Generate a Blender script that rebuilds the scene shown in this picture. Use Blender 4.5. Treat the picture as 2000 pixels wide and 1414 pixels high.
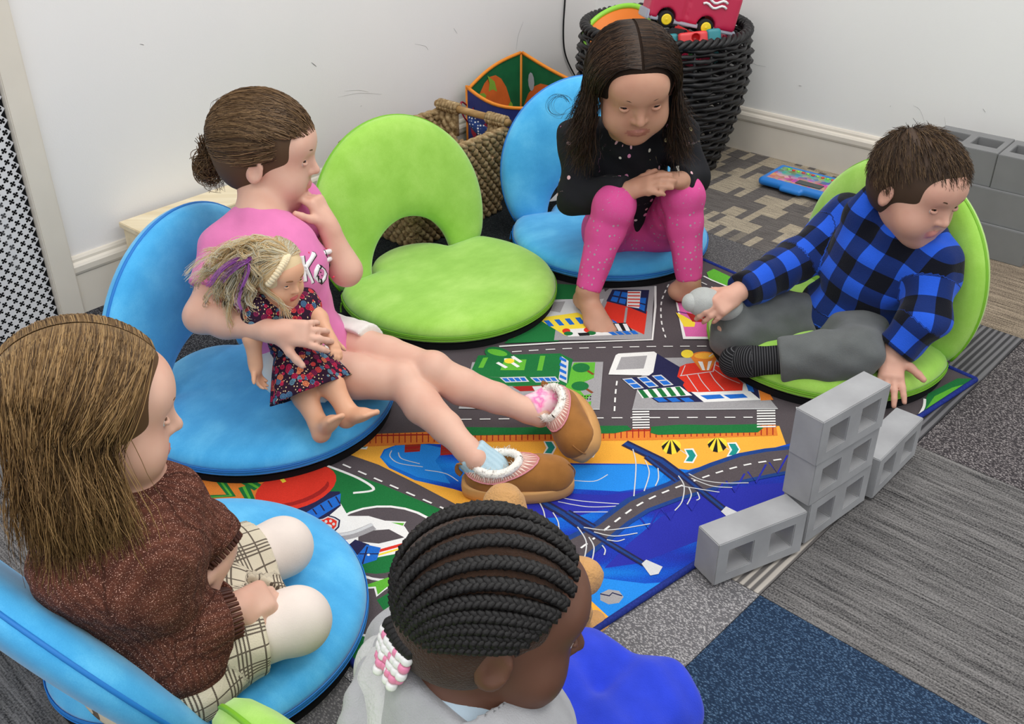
import bpy, bmesh, math, random
import numpy as np
from mathutils import Vector, Matrix

for o in list(bpy.data.objects):
    bpy.data.objects.remove(o, do_unlink=True)
scene = bpy.context.scene
COL = scene.collection
random.seed(7)
rng = np.random.default_rng(7)

# ------------------------------------------------------------------ camera
FPX, PITCH, CAMH = 2000.0, math.radians(31.3), 1.30
cam_d = bpy.data.cameras.new('camera')
cam_d.sensor_fit = 'HORIZONTAL'
cam_d.sensor_width = 36.0
cam_d.lens = FPX / 2000.0 * 36.0
cam_d.clip_start = 0.02
cam = bpy.data.objects.new('camera', cam_d)
COL.objects.link(cam)
cam.location = (0, 0, CAMH)
cam.rotation_euler = (math.radians(90) - PITCH, 0, 0)
scene.camera = cam

# ------------------------------------------------------------------ light
world = bpy.data.worlds.new('world')
scene.world = world
world.use_nodes = True
bg = world.node_tree.nodes['Background']
bg.inputs[0].default_value = (0.93, 0.96, 1.0, 1)
bg.inputs[1].default_value = 1.0
def ceiling_lamp(x, y, e, sx=1.2, sy=0.6, rz=0.0):
    d = bpy.data.lights.new('ceiling_lamp', 'AREA')
    d.shape = 'RECTANGLE'; d.size = sx; d.size_y = sy; d.energy = e
    d.color = (1.0, 0.975, 0.94)
    o = bpy.data.objects.new('ceiling_lamp', d)
    COL.objects.link(o)
    o.location = (x, y, 2.62); o.rotation_euler = (0, 0, rz)
for (lx, ly, le) in ((-0.9, 0.3, 12), (0.95, 0.75, 15), (0.35, 2.55, 17), (2.1, 2.2, 13), (-0.2, -1.2, 10)):
    ceiling_lamp(lx, ly, le, rz=math.radians(48))
vs = scene.view_settings
vs.view_transform = 'Standard'; vs.look = 'None'; vs.gamma = 1.0
vs.use_curve_mapping = False
vs.exposure = -0.04

# ------------------------------------------------------------------ survey helpers: a sight line met with a height or a distance
FW = np.array([0, math.cos(PITCH), -math.sin(PITCH)])
RT = np.array([1.0, 0, 0])
UP = np.cross(RT, FW)
EYE = np.array([0, 0, CAMH])
def J(px, py, z=None, y=None):
    d = FW * FPX + RT * (px - 1000) - UP * (py - 707)
    t = (z - CAMH) / d[2] if z is not None else y / d[1]
    return EYE + d * t
def P0(px, py, z=0.0):
    p = J(px, py, z); return (float(p[0]), float(p[1]))

# ------------------------------------------------------------------ materials
def srgb(r, g, b):
    f = lambda c: (c / 255 / 12.92) if c / 255 <= 0.04045 else ((c / 255 + 0.055) / 1.055) ** 2.4
    return (f(r), f(g), f(b), 1.0)
class NT:
    def __init__(s, name):
        s.m = bpy.data.materials.new(name); s.m.use_nodes = True
        s.t = s.m.node_tree; s.N = s.t.nodes; s.L = s.t.links
        s.b = s.N['Principled BSDF']
    def n(s, kind, **kw):
        x = s.N.new(kind)
        for k, v in kw.items():
            if k.startswith('i_'):
                key = k[2:]
                key = int(key) if key.isdigit() else key.replace('_', ' ')
                x.inputs[key].default_value = v
            else: setattr(x, k, v)
        return x
    def l(s, a, b): s.L.new(a, b)
    def coord(s, kind='Object', scale=None, rot=None):
        c = s.n('ShaderNodeTexCoord').outputs[kind]
        if scale is None and rot is None: return c
        mp = s.n('ShaderNodeMapping')
        if scale is not None: mp.inputs['Scale'].default_value = scale if hasattr(scale, '__len__') else (scale,) * 3
        if rot is not None: mp.inputs['Rotation'].default_value = rot
        s.l(c, mp.inputs['Vector']); return mp.outputs[0]
    def attr(s, name='uvw'):
        return s.n('ShaderNodeAttribute', attribute_name=name).outputs['Vector']
    def noise(s, vec, scale, detail=2.0, rough=0.5):
        x = s.n('ShaderNodeTexNoise'); x.inputs['Scale'].default_value = scale
        x.inputs['Detail'].default_value = detail; x.inputs['Roughness'].default_value = rough
        if vec is not None: s.l(vec, x.inputs['Vector'])
        return x.outputs[0]
    def vor(s, vec, scale, feature='F1', out=0, rand=1.0):
        x = s.n('ShaderNodeTexVoronoi', feature=feature); x.inputs['Scale'].default_value = scale
        x.inputs['Randomness'].default_value = rand
        if vec is not None: s.l(vec, x.inputs['Vector'])
        return x.outputs[out]
    def ramp(s, fac, stops, interp='LINEAR'):
        x = s.n('ShaderNodeValToRGB'); cr = x.color_ramp; cr.interpolation = interp
        while len(cr.elements) < len(stops): cr.elements.new(0.5)
        for e, (p, c) in zip(cr.elements, stops): e.position = p; e.color = c
        s.l(fac, x.inputs[0]); return x.outputs[0]
    def mix(s, fac, a, b, mode='MIX'):
        x = s.n('ShaderNodeMix', data_type='RGBA', blend_type=mode)
        for sock, v in ((x.inputs[0], fac), (x.inputs[6], a), (x.inputs[7], b)):
            if hasattr(v, 'is_linked'): s.l(v, sock)
            else: sock.default_value = v
        return x.outputs[2]
    def math(s, op, a, b=0.0, c=None):
        x = s.n('ShaderNodeMath', operation=op)
        for i, v in enumerate((a, b) if c is None else (a, b, c)):
            if hasattr(v, 'is_linked'): s.l(v, x.inputs[i])
            else: x.inputs[i].default_value = v
        return x.outputs[0]
    def xyz(s, vec):
        x = s.n('ShaderNodeSeparateXYZ'); s.l(vec, x.inputs[0]); return x.outputs
    def bump(s, h, strength=0.3, dist=0.002):
        x = s.n('ShaderNodeBump'); x.inputs['Strength'].default_value = strength
        x.inputs['Distance'].default_value = dist
        s.l(h, x.inputs['Height']); s.l(x.outputs[0], s.b.inputs['Normal'])
    def out(s, col, rough=0.8, spec=0.3, sheen=0.0, metal=0.0, sss=0.0):
        if hasattr(col, 'is_linked'): s.l(col, s.b.inputs['Base Color'])
        else: s.b.inputs['Base Color'].default_value = col
        s.b.inputs['Roughness'].default_value = rough
        s.b.inputs['Specular IOR Level'].default_value = spec
        s.b.inputs['Metallic'].default_value = metal
        if sheen: s.b.inputs['Sheen Weight'].default_value = sheen
        if sss:
            s.b.inputs['Subsurface Weight'].default_value = sss
            s.b.inputs['Subsurface Radius'].default_value = (0.012, 0.005, 0.003)
            s.b.inputs['Subsurface Scale'].default_value = 0.6
        return s.m
def plain(name, col, rough=0.7, spec=0.3, var=0.0, vscale=30.0, bs=0.0, bscale=400.0, sheen=0.0, metal=0.0, sss=0.0):
    n = NT(name); c = srgb(*col)
    v = n.coord()
    if var:
        f = n.noise(v, vscale, 3)
        lo = tuple(x * (1 - var) for x in c[:3]) + (1,); hi = tuple(min(1, x * (1 + var)) for x in c[:3]) + (1,)
        cc = n.ramp(f, [(0.3, lo), (0.7, hi)])
    else: cc = c
    if bs: n.bump(n.noise(v, bscale, 2), bs, 0.001)
    return n.out(cc, rough, spec, sheen, metal, sss)

# ------------------------------------------------------------------ object helpers
def link(name, me, mats=None, parent=None, smooth=False):
    o = bpy.data.objects.new(name, me)
    COL.objects.link(o)
    if mats is not None and not me.materials:
        for m in (mats if isinstance(mats, (list, tuple)) else [mats]): me.materials.append(m)
    if smooth and len(me.polygons): me.polygons.foreach_set('use_smooth', [True] * len(me.polygons))
    if parent is not None: o.parent = parent
    return o
def tag(o, label=None, cat=None, group=None, kind=None):
    if label: o['label'] = label
    if cat: o['category'] = cat
    if group: o['group'] = group
    if kind: o['kind'] = kind
    return o
def empty(name, loc=(0, 0, 0), rz=0.0, label=None, cat=None, group=None):
    o = bpy.data.objects.new(name, None); COL.objects.link(o)
    o.location = loc; o.rotation_euler = (0, 0, rz); o.empty_display_size = 0.05
    return tag(o, label, cat, group)
def pydata(name, v, f, mats=None, parent=None, smooth=False):
    me = bpy.data.meshes.new(name)
    me.from_pydata([tuple(map(float, p)) for p in v], [], [tuple(map(int, q)) for q in f]); me.update()
    return link(name, me, mats, parent, smooth)
def copy_obj(o, parent=None):
    c = o.copy(); COL.objects.link(c)
    if parent is not None: c.parent = parent
    return c
class MB:
    """collects boxes, tubes, prisms, lathes into one mesh"""
    def __init__(s): s.v = []; s.f = []; s.mi = []
    def add(s, v, f, mi=0):
        k = len(s.v); s.v += [tuple(map(float, p)) for p in v]
        s.f += [tuple(k + i for i in q) for q in f]; s.mi += [mi] * len(f); return s
    def box(s, c, size, R=None, mi=0, bev=0.0):
        hx, hy, hz = (q / 2 for q in size)
        if bev <= 0:
            vs_ = [(x, y, z) for z in (-hz, hz) for y in (-hy, hy) for x in (-hx, hx)]
            fs = [(0, 2, 3, 1), (4, 5, 7, 6), (0, 1, 5, 4), (2, 6, 7, 3), (0, 4, 6, 2), (1, 3, 7, 5)]
        else:
            bm = bmesh.new(); bmesh.ops.create_cube(bm, size=1)
            for q in bm.verts: q.co = Vector((q.co.x * size[0], q.co.y * size[1], q.co.z * size[2]))
            bmesh.ops.bevel(bm, geom=list(bm.edges), offset=bev, segments=2, affect='EDGES')
            bm.verts.index_update()
            vs_ = [tuple(q.co) for q in bm.verts]; fs = [tuple(q.index for q in g.verts) for g in bm.faces]; bm.free()
        R = Matrix.Identity(3) if R is None else R
        return s.add([tuple(R @ Vector(q) + Vector(c)) for q in vs_], fs, mi)
    def tube(s, pts, r, n=6, mi=0, caps=True, flat=1.0):
        pts = [Vector(p) for p in pts]; m = len(pts)
        rs = r if hasattr(r, '__len__') else [r] * m
        vs_, fs = [], []
        t0 = (pts[1] - pts[0]).normalized()
        a = t0.orthogonal().normalized()
        for i, p in enumerate(pts):
            t = (pts[min(i + 1, m - 1)] - pts[max(i - 1, 0)])
            if t.length < 1e-9: t = t0
            t = t.normalized()
            a = (a - t * a.dot(t))
            a = a.normalized() if a.length > 1e-6 else t.orthogonal().normalized()
            b = t.cross(a)
            for k in range(n):
                w = 2 * math.pi * k / n
                vs_.append(p + (a * math.cos(w) + b * math.sin(w) * flat) * rs[i])
        for i in range(m - 1):
            for k in range(n):
                k2 = (k + 1) % n
                fs.append((i * n + k, i * n + k2, (i + 1) * n + k2, (i + 1) * n + k))
        if caps:
            fs.append(tuple(range(n - 1, -1, -1))); fs.append(tuple((m - 1) * n + k for k in range(n)))
        return s.add(vs_, fs, mi)
    def lathe(s, prof, c=(0, 0, 0), n=24, R=None, mi=0):
        vs_, fs = [], []; m = len(prof); R = Matrix.Identity(3) if R is None else R
        for (r, z) in prof:
            for k in range(n):
                w = 2 * math.pi * k / n
                vs_.append(R @ Vector((r * math.cos(w), r * math.sin(w), z)) + Vector(c))
        for i in range(m - 1):
            for k in range(n):
                k2 = (k + 1) % n
                fs.append((i * n + k, i * n + k2, (i + 1) * n + k2, (i + 1) * n + k))
        fs.append(tuple(range(n - 1, -1, -1))); fs.append(tuple((m - 1) * n + k for k in range(n)))
        return s.add(vs_, fs, mi)
    def ell(s, c, r, R=None, n=10, m=7, mi=0):
        R = Matrix.Identity(3) if R is None else R
        vs_ = [R @ Vector((0, 0, -r[2])) + Vector(c)]; fs = []
        for i in range(1, m):
            a = -math.pi / 2 + math.pi * i / m
            for k in range(n):
                w = 2 * math.pi * k / n
                vs_.append(R @ Vector((r[0] * math.cos(a) * math.cos(w), r[1] * math.cos(a) * math.sin(w), r[2] * math.sin(a))) + Vector(c))
        vs_.append(R @ Vector((0, 0, r[2])) + Vector(c))
        for k in range(n): fs.append((0, 1 + (k + 1) % n, 1 + k))
        for i in range(m - 2):
            for k in range(n):
                k2 = (k + 1) % n
                fs.append((1 + i * n + k, 1 + i * n + k2, 1 + (i + 1) * n + k2, 1 + (i + 1) * n + k))
        for k in range(n): fs.append((1 + (m - 2) * n + k, 1 + (m - 2) * n + (k + 1) % n, len(vs_) - 1))
        return s.add(vs_, fs, mi)
    def prism(s, poly, z0, z1, R=None, c=(0, 0, 0), mi=0):
        n = len(poly); R = Matrix.Identity(3) if R is None else R
        ar = sum(poly[i][0] * poly[(i + 1) % n][1] - poly[(i + 1) % n][0] * poly[i][1] for i in range(n))
        if ar < 0: poly = poly[::-1]
        vs_ = [R @ Vector((p[0], p[1], z)) + Vector(c) for z in (z0, z1) for p in poly]
        fs = [tuple(range(n - 1, -1, -1)), tuple(range(n, 2 * n))] + [(i, (i + 1) % n, n + (i + 1) % n, n + i) for i in range(n)]
        return s.add(vs_, fs, mi)
    def build(s, name, mats, parent=None, smooth=False):
        o = pydata(name, s.v, s.f, mats, parent, smooth)
        if any(s.mi): o.data.polygons.foreach_set('material_index', s.mi)
        return o

# ------------------------------------------------------------------ soft shapes: blended solids turned into one skin (surface nets)
def rotm(x=0, y=0, z=0): return np.array((Matrix.Rotation(math.radians(z), 3, 'Z') @ Matrix.Rotation(math.radians(y), 3, 'Y') @ Matrix.Rotation(math.radians(x), 3, 'X')))
I3 = np.eye(3)
def cone(a, b, ra, rb=None, k=0.02, t=0): return dict(q='c', a=np.array(a, float), b=np.array(b, float), ra=ra, rb=ra if rb is None else rb, k=k, t=t)
def ell(c, r, R=I3, k=0.02, t=0): return dict(q='e', c=np.array(c, float), r=np.array(r, float) if hasattr(r, '__len__') else np.array([r] * 3, float), R=np.array(R), k=k, t=t)
def rbox(c, h, rad, R=I3, k=0.01, t=0): return dict(q='b', c=np.array(c, float), h=np.array(h, float), rad=rad, R=np.array(R), k=k, t=t)
def sub(p): p = dict(p); p['sub'] = True; return p
def cut(p, n, rad): return dict(q='p', c=np.array(p, float), nn=np.array(n, float) / np.linalg.norm(n), rad=rad, k=0.004, sub=True, t=0)
def pd(p, X):
    if p['q'] == 'c':
        a, b = p['a'], p['b']; ba = b - a; L = max(ba @ ba, 1e-12)
        w = X - a; t = np.clip((w @ ba) / L, 0, 1)
        return np.linalg.norm(w - t[..., None] * ba, axis=-1) - (p['ra'] + (p['rb'] - p['ra']) * t)
    if p['q'] == 'e':
        w = (X - p['c']) @ p['R']; r = p['r']
        k0 = np.linalg.norm(w / r, axis=-1); k1 = np.linalg.norm(w / (r * r), axis=-1)
        return k0 * (k0 - 1) / np.maximum(k1, 1e-9)
    if p['q'] == 'b':
        w = np.abs((X - p['c']) @ p['R']) - (p['h'] - p['rad'])
        return np.linalg.norm(np.maximum(w, 0), axis=-1) + np.minimum(w.max(-1), 0) - p['rad']
    w = X - p['c']
    return np.maximum(-(w @ p['nn']), np.linalg.norm(w, axis=-1) - p['rad'])
def pbb(p):
    if p['q'] == 'c':
        r = max(p['ra'], p['rb']); return np.minimum(p['a'], p['b']) - r, np.maximum(p['a'], p['b']) + r
    if p['q'] == 'e':
        e = np.sqrt(((p['R'] * p['r']) ** 2).sum(1)); return p['c'] - e, p['c'] + e
    if p['q'] == 'b':
        e = np.abs(p['R']) @ p['h']; return p['c'] - e, p['c'] + e
    return p['c'] - p['rad'], p['c'] + p['rad']
def skin(prims, h=0.004, warp=None, relax=1):
    solid = [p for p in prims if not p.get('sub')]
    bb = [pbb(p) for p in solid]
    lo = np.min([b[0] for b in bb], 0) - 4 * h - 0.012; hi = np.max([b[1] for b in bb], 0) + 4 * h + 0.012
    n = np.ceil((hi - lo) / h).astype(int) + 1
    D = np.full(n, 0.5, np.float32)
    for p in prims:
        b0, b1 = pbb(p); m = p['k'] + 3 * h + (0.01 if warp else 0)
        i0 = np.maximum(((b0 - m - lo) / h).astype(int), 0); i1 = np.minimum(((b1 + m - lo) / h).astype(int) + 2, n)
        if np.any(i1 <= i0): continue
        g = np.stack(np.meshgrid(*[lo[a] + h * np.arange(i0[a], i1[a]) for a in range(3)], indexing='ij'), -1)
        d = pd(p, g).astype(np.float32)
        if warp is not None and not p.get('sub'): d = d + warp(g).astype(np.float32)
        sl = tuple(slice(i0[a], i1[a]) for a in range(3)); A = D[sl]; k = p['k']
        if p.get('sub'):
            d = -d; hh = np.maximum(k - np.abs(A - d), 0) / k
            D[sl] = np.maximum(A, d) + hh * hh * k * 0.25
        else:
            hh = np.maximum(k - np.abs(A - d), 0) / k
            D[sl] = np.minimum(A, d) - hh * hh * k * 0.25
    S = D < 0
    c = np.zeros(n - 1, np.uint8)
    for dx in (0, 1):
        for dy in (0, 1):
            for dz in (0, 1):
                c += S[dx:n[0] - 1 + dx, dy:n[1] - 1 + dy, dz:n[2] - 1 + dz]
    ids = np.argwhere((c > 0) & (c < 8))
    idx = np.full(n - 1, -1, np.int32); idx[tuple(ids.T)] = np.arange(len(ids))
    acc = np.zeros((len(ids), 3)); cnt = np.zeros(len(ids))
    cor = [np.array(q) for q in ((0, 0, 0), (1, 0, 0), (0, 1, 0), (1, 1, 0), (0, 0, 1), (1, 0, 1), (0, 1, 1), (1, 1, 1))]
    val = [D[tuple((ids + q).T)] for q in cor]
    for i in range(8):
        for j in range(i + 1, 8):
            if np.abs(cor[i] - cor[j]).sum() != 1: continue
            a, b = val[i], val[j]; mk = (a < 0) != (b < 0)
            t = np.where(mk, a / np.where(mk, a - b, 1), 0)
            acc += np.where(mk[:, None], cor[i] + t[:, None] * (cor[j] - cor[i]), 0); cnt += mk
    V = lo + h * (ids + acc / np.maximum(cnt, 1)[:, None])
    F = []
    for ax in range(3):
        u, w = (ax + 1) % 3, (ax + 2) % 3
        s0 = [slice(0, n[a] - 1) for a in range(3)]; s1 = list(s0); s1[ax] = slice(1, n[ax])
        e = S[tuple(s0)] != S[tuple(s1)]
        q = np.argwhere(e); q = q[(q[:, u] > 0) & (q[:, w] > 0)]
        du = np.zeros(3, int); du[u] = 1; dw = np.zeros(3, int); dw[w] = 1
        A = [idx[tuple((q - o_).T)] for o_ in (du + dw, dw, np.zeros(3, int), du)]
        f = np.stack(A, 1); ins = S[tuple(q.T)]
        f[~ins] = f[~ins][:, ::-1]
        F.append(f)
    F = np.concatenate(F); F = F[(F >= 0).all(1)]
    for _ in range(relax):
        s_ = np.zeros_like(V); k_ = np.zeros(len(V))
        for a in range(4):
            b = (a + 1) % 4
            np.add.at(s_, F[:, a], V[F[:, b]]); np.add.at(k_, F[:, a], 1)
            np.add.at(s_, F[:, b], V[F[:, a]]); np.add.at(k_, F[:, b], 1)
        V = V * 0.4 + 0.6 * s_ / np.maximum(k_, 1)[:, None]
    return V, F
def soft(name, prims, mats, parent=None, h=0.004, warp=None, uv=True, relax=1):
    V, F = skin(prims, h, warp, relax)
    me = bpy.data.meshes.new(name)
    me.vertices.add(len(V)); me.vertices.foreach_set('co', V.astype(np.float32).ravel())
    me.loops.add(len(F) * 4); me.loops.foreach_set('vertex_index', F.astype(np.int32).ravel())
    me.polygons.add(len(F)); me.polygons.foreach_set('loop_start', np.arange(0, len(F) * 4, 4, dtype=np.int32))
    me.polygons.foreach_set('use_smooth', np.ones(len(F), bool))
    me.update(calc_edges=True)
    mats = mats if isinstance(mats, (list, tuple)) else [mats]
    for m in mats: me.materials.append(m)
    if uv:
        sol = [p for p in prims if not p.get('sub')]
        best = np.full(len(V), 9.0); UVW = np.zeros((len(V), 3)); T = np.zeros(len(V), np.int32)
        for p in sol:
            d = pd(p, V) + p.get('bias', 0.0); k = d < best
            if not k.any(): continue
            best[k] = d[k]; T[k] = p['t']; X = V[k]
            if 'uvf' in p:
                w = (X - p['uvf'][0]) @ p['uvf'][1]; UVW[k] = np.stack([w[:, 2], w[:, 0], w[:, 1]], 1)
            elif p['q'] == 'c':
                ba = p['b'] - p['a']; L = np.linalg.norm(ba); ax = ba / max(L, 1e-9)
                ref = np.array([0.31, -0.9, 0.2]) if abs(ax @ np.array([0.31, -0.9, 0.2])) < 0.85 else np.array([1.0, 0.2, 0])
                e1 = np.cross(ax, ref); e1 /= np.linalg.norm(e1); e2 = np.cross(ax, e1)
                w = X - p['a']
                UVW[k] = np.stack([w @ ax, np.arctan2(w @ e2, w @ e1) * (p['ra'] + p['rb']) / 2, np.zeros(len(X))], 1)
            else:
                RR = p.get('R', I3); w = (X - p.get('c', p.get('a'))) @ RR
                UVW[k] = np.stack([w[:, 2], w[:, 0], w[:, 1]], 1)
        at = me.attributes.new('uvw', 'FLOAT_VECTOR', 'POINT'); at.data.foreach_set('vector', UVW.astype(np.float32).ravel())
        if len(mats) > 1:
            me.polygons.foreach_set('material_index', np.minimum(T[F].max(1), len(mats) - 1).astype(np.int32))
    o = bpy.data.objects.new(name, me); COL.objects.link(o)
    if parent is not None: o.parent = parent
    return o
def smooth_path(pts, n=24):
    pts = [np.array(p, float) for p in pts]; out = []
    P_ = [pts[0]] + pts + [pts[-1]]; m = len(pts) - 1
    for i in range(m):
        a, b, c, d = P_[i:i + 4]; k = max(2, n // m)
        for j in range(k):
            t = j / k
            out.append(0.5 * (2 * b + (c - a) * t + (2 * a - 5 * b + 4 * c - d) * t * t + (3 * b - a - 3 * c + d) * t ** 3))
    out.append(pts[-1]); return out
WP = {}
def wthing(name, loc, label, cat, group=None):
    """a thing whose parts are modelled in room coordinates"""
    o = empty(name, loc, 0, label, cat, group); WP[o.name] = Matrix.Translation(Vector(loc)).inverted(); return o
_link0, _soft0 = link, soft
def _fix(o, parent):
    if parent is not None and parent.name in WP: o.matrix_parent_inverse = WP[parent.name]
    return o
def link(name, me, mats=None, parent=None, smooth=False): return _fix(_link0(name, me, mats, parent, smooth), parent)
def soft(name, prims, mats, parent=None, **kw): return _fix(_soft0(name, prims, mats, parent, **kw), parent)

# ================================================================== ROOM
AL = math.radians(49.5); AR = AL - math.pi / 2
DL = np.array([math.cos(AL), math.sin(AL)]); DR = np.array([math.cos(AR), math.sin(AR)])
PL = np.array([-1.11, 2.443]); PR = np.array([0.9, 3.63])
_t = np.linalg.solve(np.stack([DL, -DR], 1), PR - PL)
CORN = PL + DL * _t[0]
def wl(s, z, off=0.0):   # left wall: s metres from the corner, off metres out from the plaster
    p = CORN - DL * s + DR * off; return (p[0], p[1], z)
def wr(s, z, off=0.0):
    p = CORN + DR * s - DL * off; return (p[0], p[1], z)
RL = Matrix(((-DL[0], DR[0], 0), (-DL[1], DR[1], 0), (0, 0, 1)))   # local x along wall, y out of wall
RR_ = Matrix(((DR[0], -DL[0], 0), (DR[1], -DL[1], 0), (0, 0, 1)))

def wall_mat(name, c, z):
    n = NT(name); v = n.coord()
    f = n.noise(v, 2.2, 4); col = n.mix(n.ramp(f, [(0.35, (0, 0, 0, 1)), (0.7, (1, 1, 1, 1))]), srgb(*c), srgb(*z))
    n.bump(n.noise(v, 260, 2), 0.18, 0.001); return n.out(col, 0.62, 0.3)
m_wall_l = wall_mat('wall_paint_left', (239, 235, 232), (235, 232, 230))
m_wall_r = wall_mat('wall_paint_right', (241, 240, 236), (238, 237, 234))
m_trim = plain('cream_trim_paint', (226, 217, 203), 0.38, 0.4, 0.03, 8)
m_scuff = plain('scuff_grey', (150, 147, 146), 0.8)
m_scuff2 = plain('scuff_light', (180, 177, 176), 0.8)

def wall_box(name, f, R, s0, s1, z0, z1, th, mat):
    c = f((s0 + s1) / 2, (z0 + z1) / 2, -th / 2)
    return tag(MB().box(c, (s1 - s0, th, z1 - z0), R).build(name, mat), kind='structure')
GR = 2.02      # where the casing round the grille starts on the left wall
wl_o = wall_box('wall_left', wl, RL, -0.1, 5.0, 0, 2.7, 0.1, m_wall_l)
wr_o = wall_box('wall_right', wr, RR_, 0.0, 4.5, 0, 2.7, 0.1, m_wall_r)
tag(wl_o, 'pale grey painted wall behind the toy baskets', None); tag(wr_o, 'white painted wall on the right behind the stacked blocks', None)

BASEP = [(0, 0), (0.016, 0), (0.016, 0.108), (0.019, 0.112), (0.021, 0.118), (0.021, 0.132), (0.017, 0.138), (0.011, 0.142), (0.010, 0.149), (0.006, 0.155), (0, 0.156)]
def baseboard(name, f, s0, s1, label):
    v = []; n = len(BASEP)
    for s in (s0, s1):
        for (o_, z) in BASEP: v.append(f(s, z, o_))
    fs = [(i, (i + 1) % n, n + (i + 1) % n, n + i) for i in range(n)] + [tuple(range(n)), tuple(range(2 * n - 1, n - 1, -1))]
    return tag(pydata(name, v, fs, m_trim), label, kind='structure')

# scuffs: wear with its own shape, on the paint
def scuff(f, parent, pts, w, m):
    pts = smooth_path([f(s, z, 0.0004) for s, z in pts], 10)
    mb = MB(); mb.tube(pts, [w * (0.4 + 0.6 * math.sin(math.pi * i / (len(pts) - 1))) for i in range(len(pts))], 4, flat=0.3)
    mb.build('scuff_mark', m, parent)
def onwall(px, py, left=True):
    d = FW * FPX + RT * (px - 1000) - UP * (py - 707)
    nrm, D0 = (np.array([DR[0], DR[1], 0]), DL) if left else (np.array([-DL[0], -DL[1], 0]), DR)
    C3 = np.array([CORN[0], CORN[1], 0]); t = ((C3 - EYE) @ nrm) / (d @ nrm); p = EYE + d * t
    s = (p[:2] - CORN) @ (-DL if left else DR); return (float(s), float(p[2]))
for L_, pl, w, m in ((True, [(608, 122), (618, 130)], .0014, m_scuff), (True, [(273, 86), (281, 88)], .0016, m_scuff2), (True, [(660, 190), (700, 182), (745, 184)], .0007, m_scuff2),
        (True, [(672, 178), (700, 176), (720, 180)], .0006, m_scuff2), (True, [(1008, 98), (1012, 70), (1022, 42)], .0009, m_scuff2), (True, [(810, 86), (830, 90), (836, 98)], .0006, m_scuff2),
        (True, [(704, 208), (706, 206)], .0016, m_scuff), (True, [(886, 55), (893, 66)], .0008, m_scuff2),
        (False, [(1784, 206), (1797, 214), (1806, 238)], .0007, m_scuff2), (False, [(1920, 212), (1925, 219)], .0012, m_scuff), (False, [(1560, 166), (1566, 167)], .0018, m_scuff2),
        (False, [(1845, 228), (1848, 250)], .0006, m_scuff2), (False, [(1466, 120), (1478, 126), (1496, 130)], .0006, m_scuff2), (False, [(1740, 206), (1738, 209)], .001, m_scuff), (False, [(1470, 44), (1474, 52)], .0008, m_scuff2)):
    scuff(wl if L_ else wr, wl_o if L_ else wr_o, [onwall(x, y, L_) for x, y in pl], w, m)

# grille bay on the left wall
sT0, _ = onwall(157, 605); sT1, _ = onwall(121, 619)
sT1 = sT0 + 0.062
m_hole_shade = plain('shade_behind_grille', (24, 23, 24), 0.9)
tr = MB().box(wl((sT0 + sT1) / 2, 1.2, 0.013), (sT1 - sT0, 0.026, 2.4), RL, bev=0.003).build('trim_1', m_trim)
tag(tr, 'cream casing strip beside the perforated grille', kind='structure')
m_grille = plain('white_grille_metal', (228, 226, 226), 0.45, 0.4, 0.03, 20)
gr_loc = wl(sT1 + 0.3, 0, 0.006)
gr = wthing('radiator_grille', gr_loc, 'white perforated grille with clover holes beside the cream casing', 'grille')
PITCHG = 0.0195
def clover(cx, cz, r):
    out = []
    for q in range(4):
        a0 = math.pi / 4 + q * math.pi / 2
        lx, lz = cx + r * 0.55 * math.cos(a0), cz + r * 0.55 * math.sin(a0)
        out.append((cx + r * .34 * math.cos(a0 - math.pi / 4), cz + r * .34 * math.sin(a0 - math.pi / 4)))
        for k in range(4):
            w = a0 - 1.45 + 2.9 * k / 3
            out.append((lx + r * 0.45 * math.cos(w), lz + r * 0.45 * math.sin(w)))
    return out
def grille_panel():
    # 45 degree lattice of cells; each cell a diamond ring round its clover opening
    V, F = [], []; hgt = 1.05; wid = 0.27; d = PITCHG
    h2 = d * math.sqrt(0.5)
    rows = int(hgt / h2); cols = int(wid / (2 * h2))
    for i in range(rows):
        for j in range(cols):
            cx = (j + 0.5 * (i % 2)) * 2 * h2 + h2; cz = i * h2 + h2
            hole = clover(cx, cz, d * 0.42)
            n = 20; ring = []
            for (hx, hz) in hole:
                a = math.atan2(hz - cz, hx - cx); k = h2 / (abs(math.cos(a)) + abs(math.sin(a)))
                ring.append((cx + k * math.cos(a), cz + k * math.sin(a)))
            b = len(V)
            for (x, z) in ring: V.append(wl(sT1 + x, z, 0.008))
            for (x, z) in hole: V.append(wl(sT1 + x, z, 0.008))
            for (x, z) in hole: V.append(wl(sT1 + x, z, 0.006))
            for k in range(n):
                k2 = (k + 1) % n
                F.append((b + k, b + k2, b + n + k2, b + n + k)); F.append((b + n + k, b + n + k2, b + 2 * n + k2, b + 2 * n + k))
    return V, F
_v, _f = grille_panel()
pydata('perforated_panel', _v, _f, m_grille, gr)
MB().box(wl(sT1 + 0.145, 0.54, 0.001), (0.29, 0.002, 1.08), RL).build('back_panel', m_hole_shade, gr)  # near-black sheet: the shade behind the clover holes put in as colour
_gd = MB()
for k in range(3): _gd.box(wl(sT1 + 0.07 + 0.055 * k, 0.62, 0.0026), (0.022, 0.001, 0.9), RL)
_gd.build('fins', plain('grey_fins', (105, 104, 104), 0.6), gr)

baseboard('baseboard_left', wl, -0.0, sT0, 'cream moulded baseboard along the left wall')
baseboard('baseboard_right', wr, 0.02, 4.0, 'cream moulded baseboard along the right wall')

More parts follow.
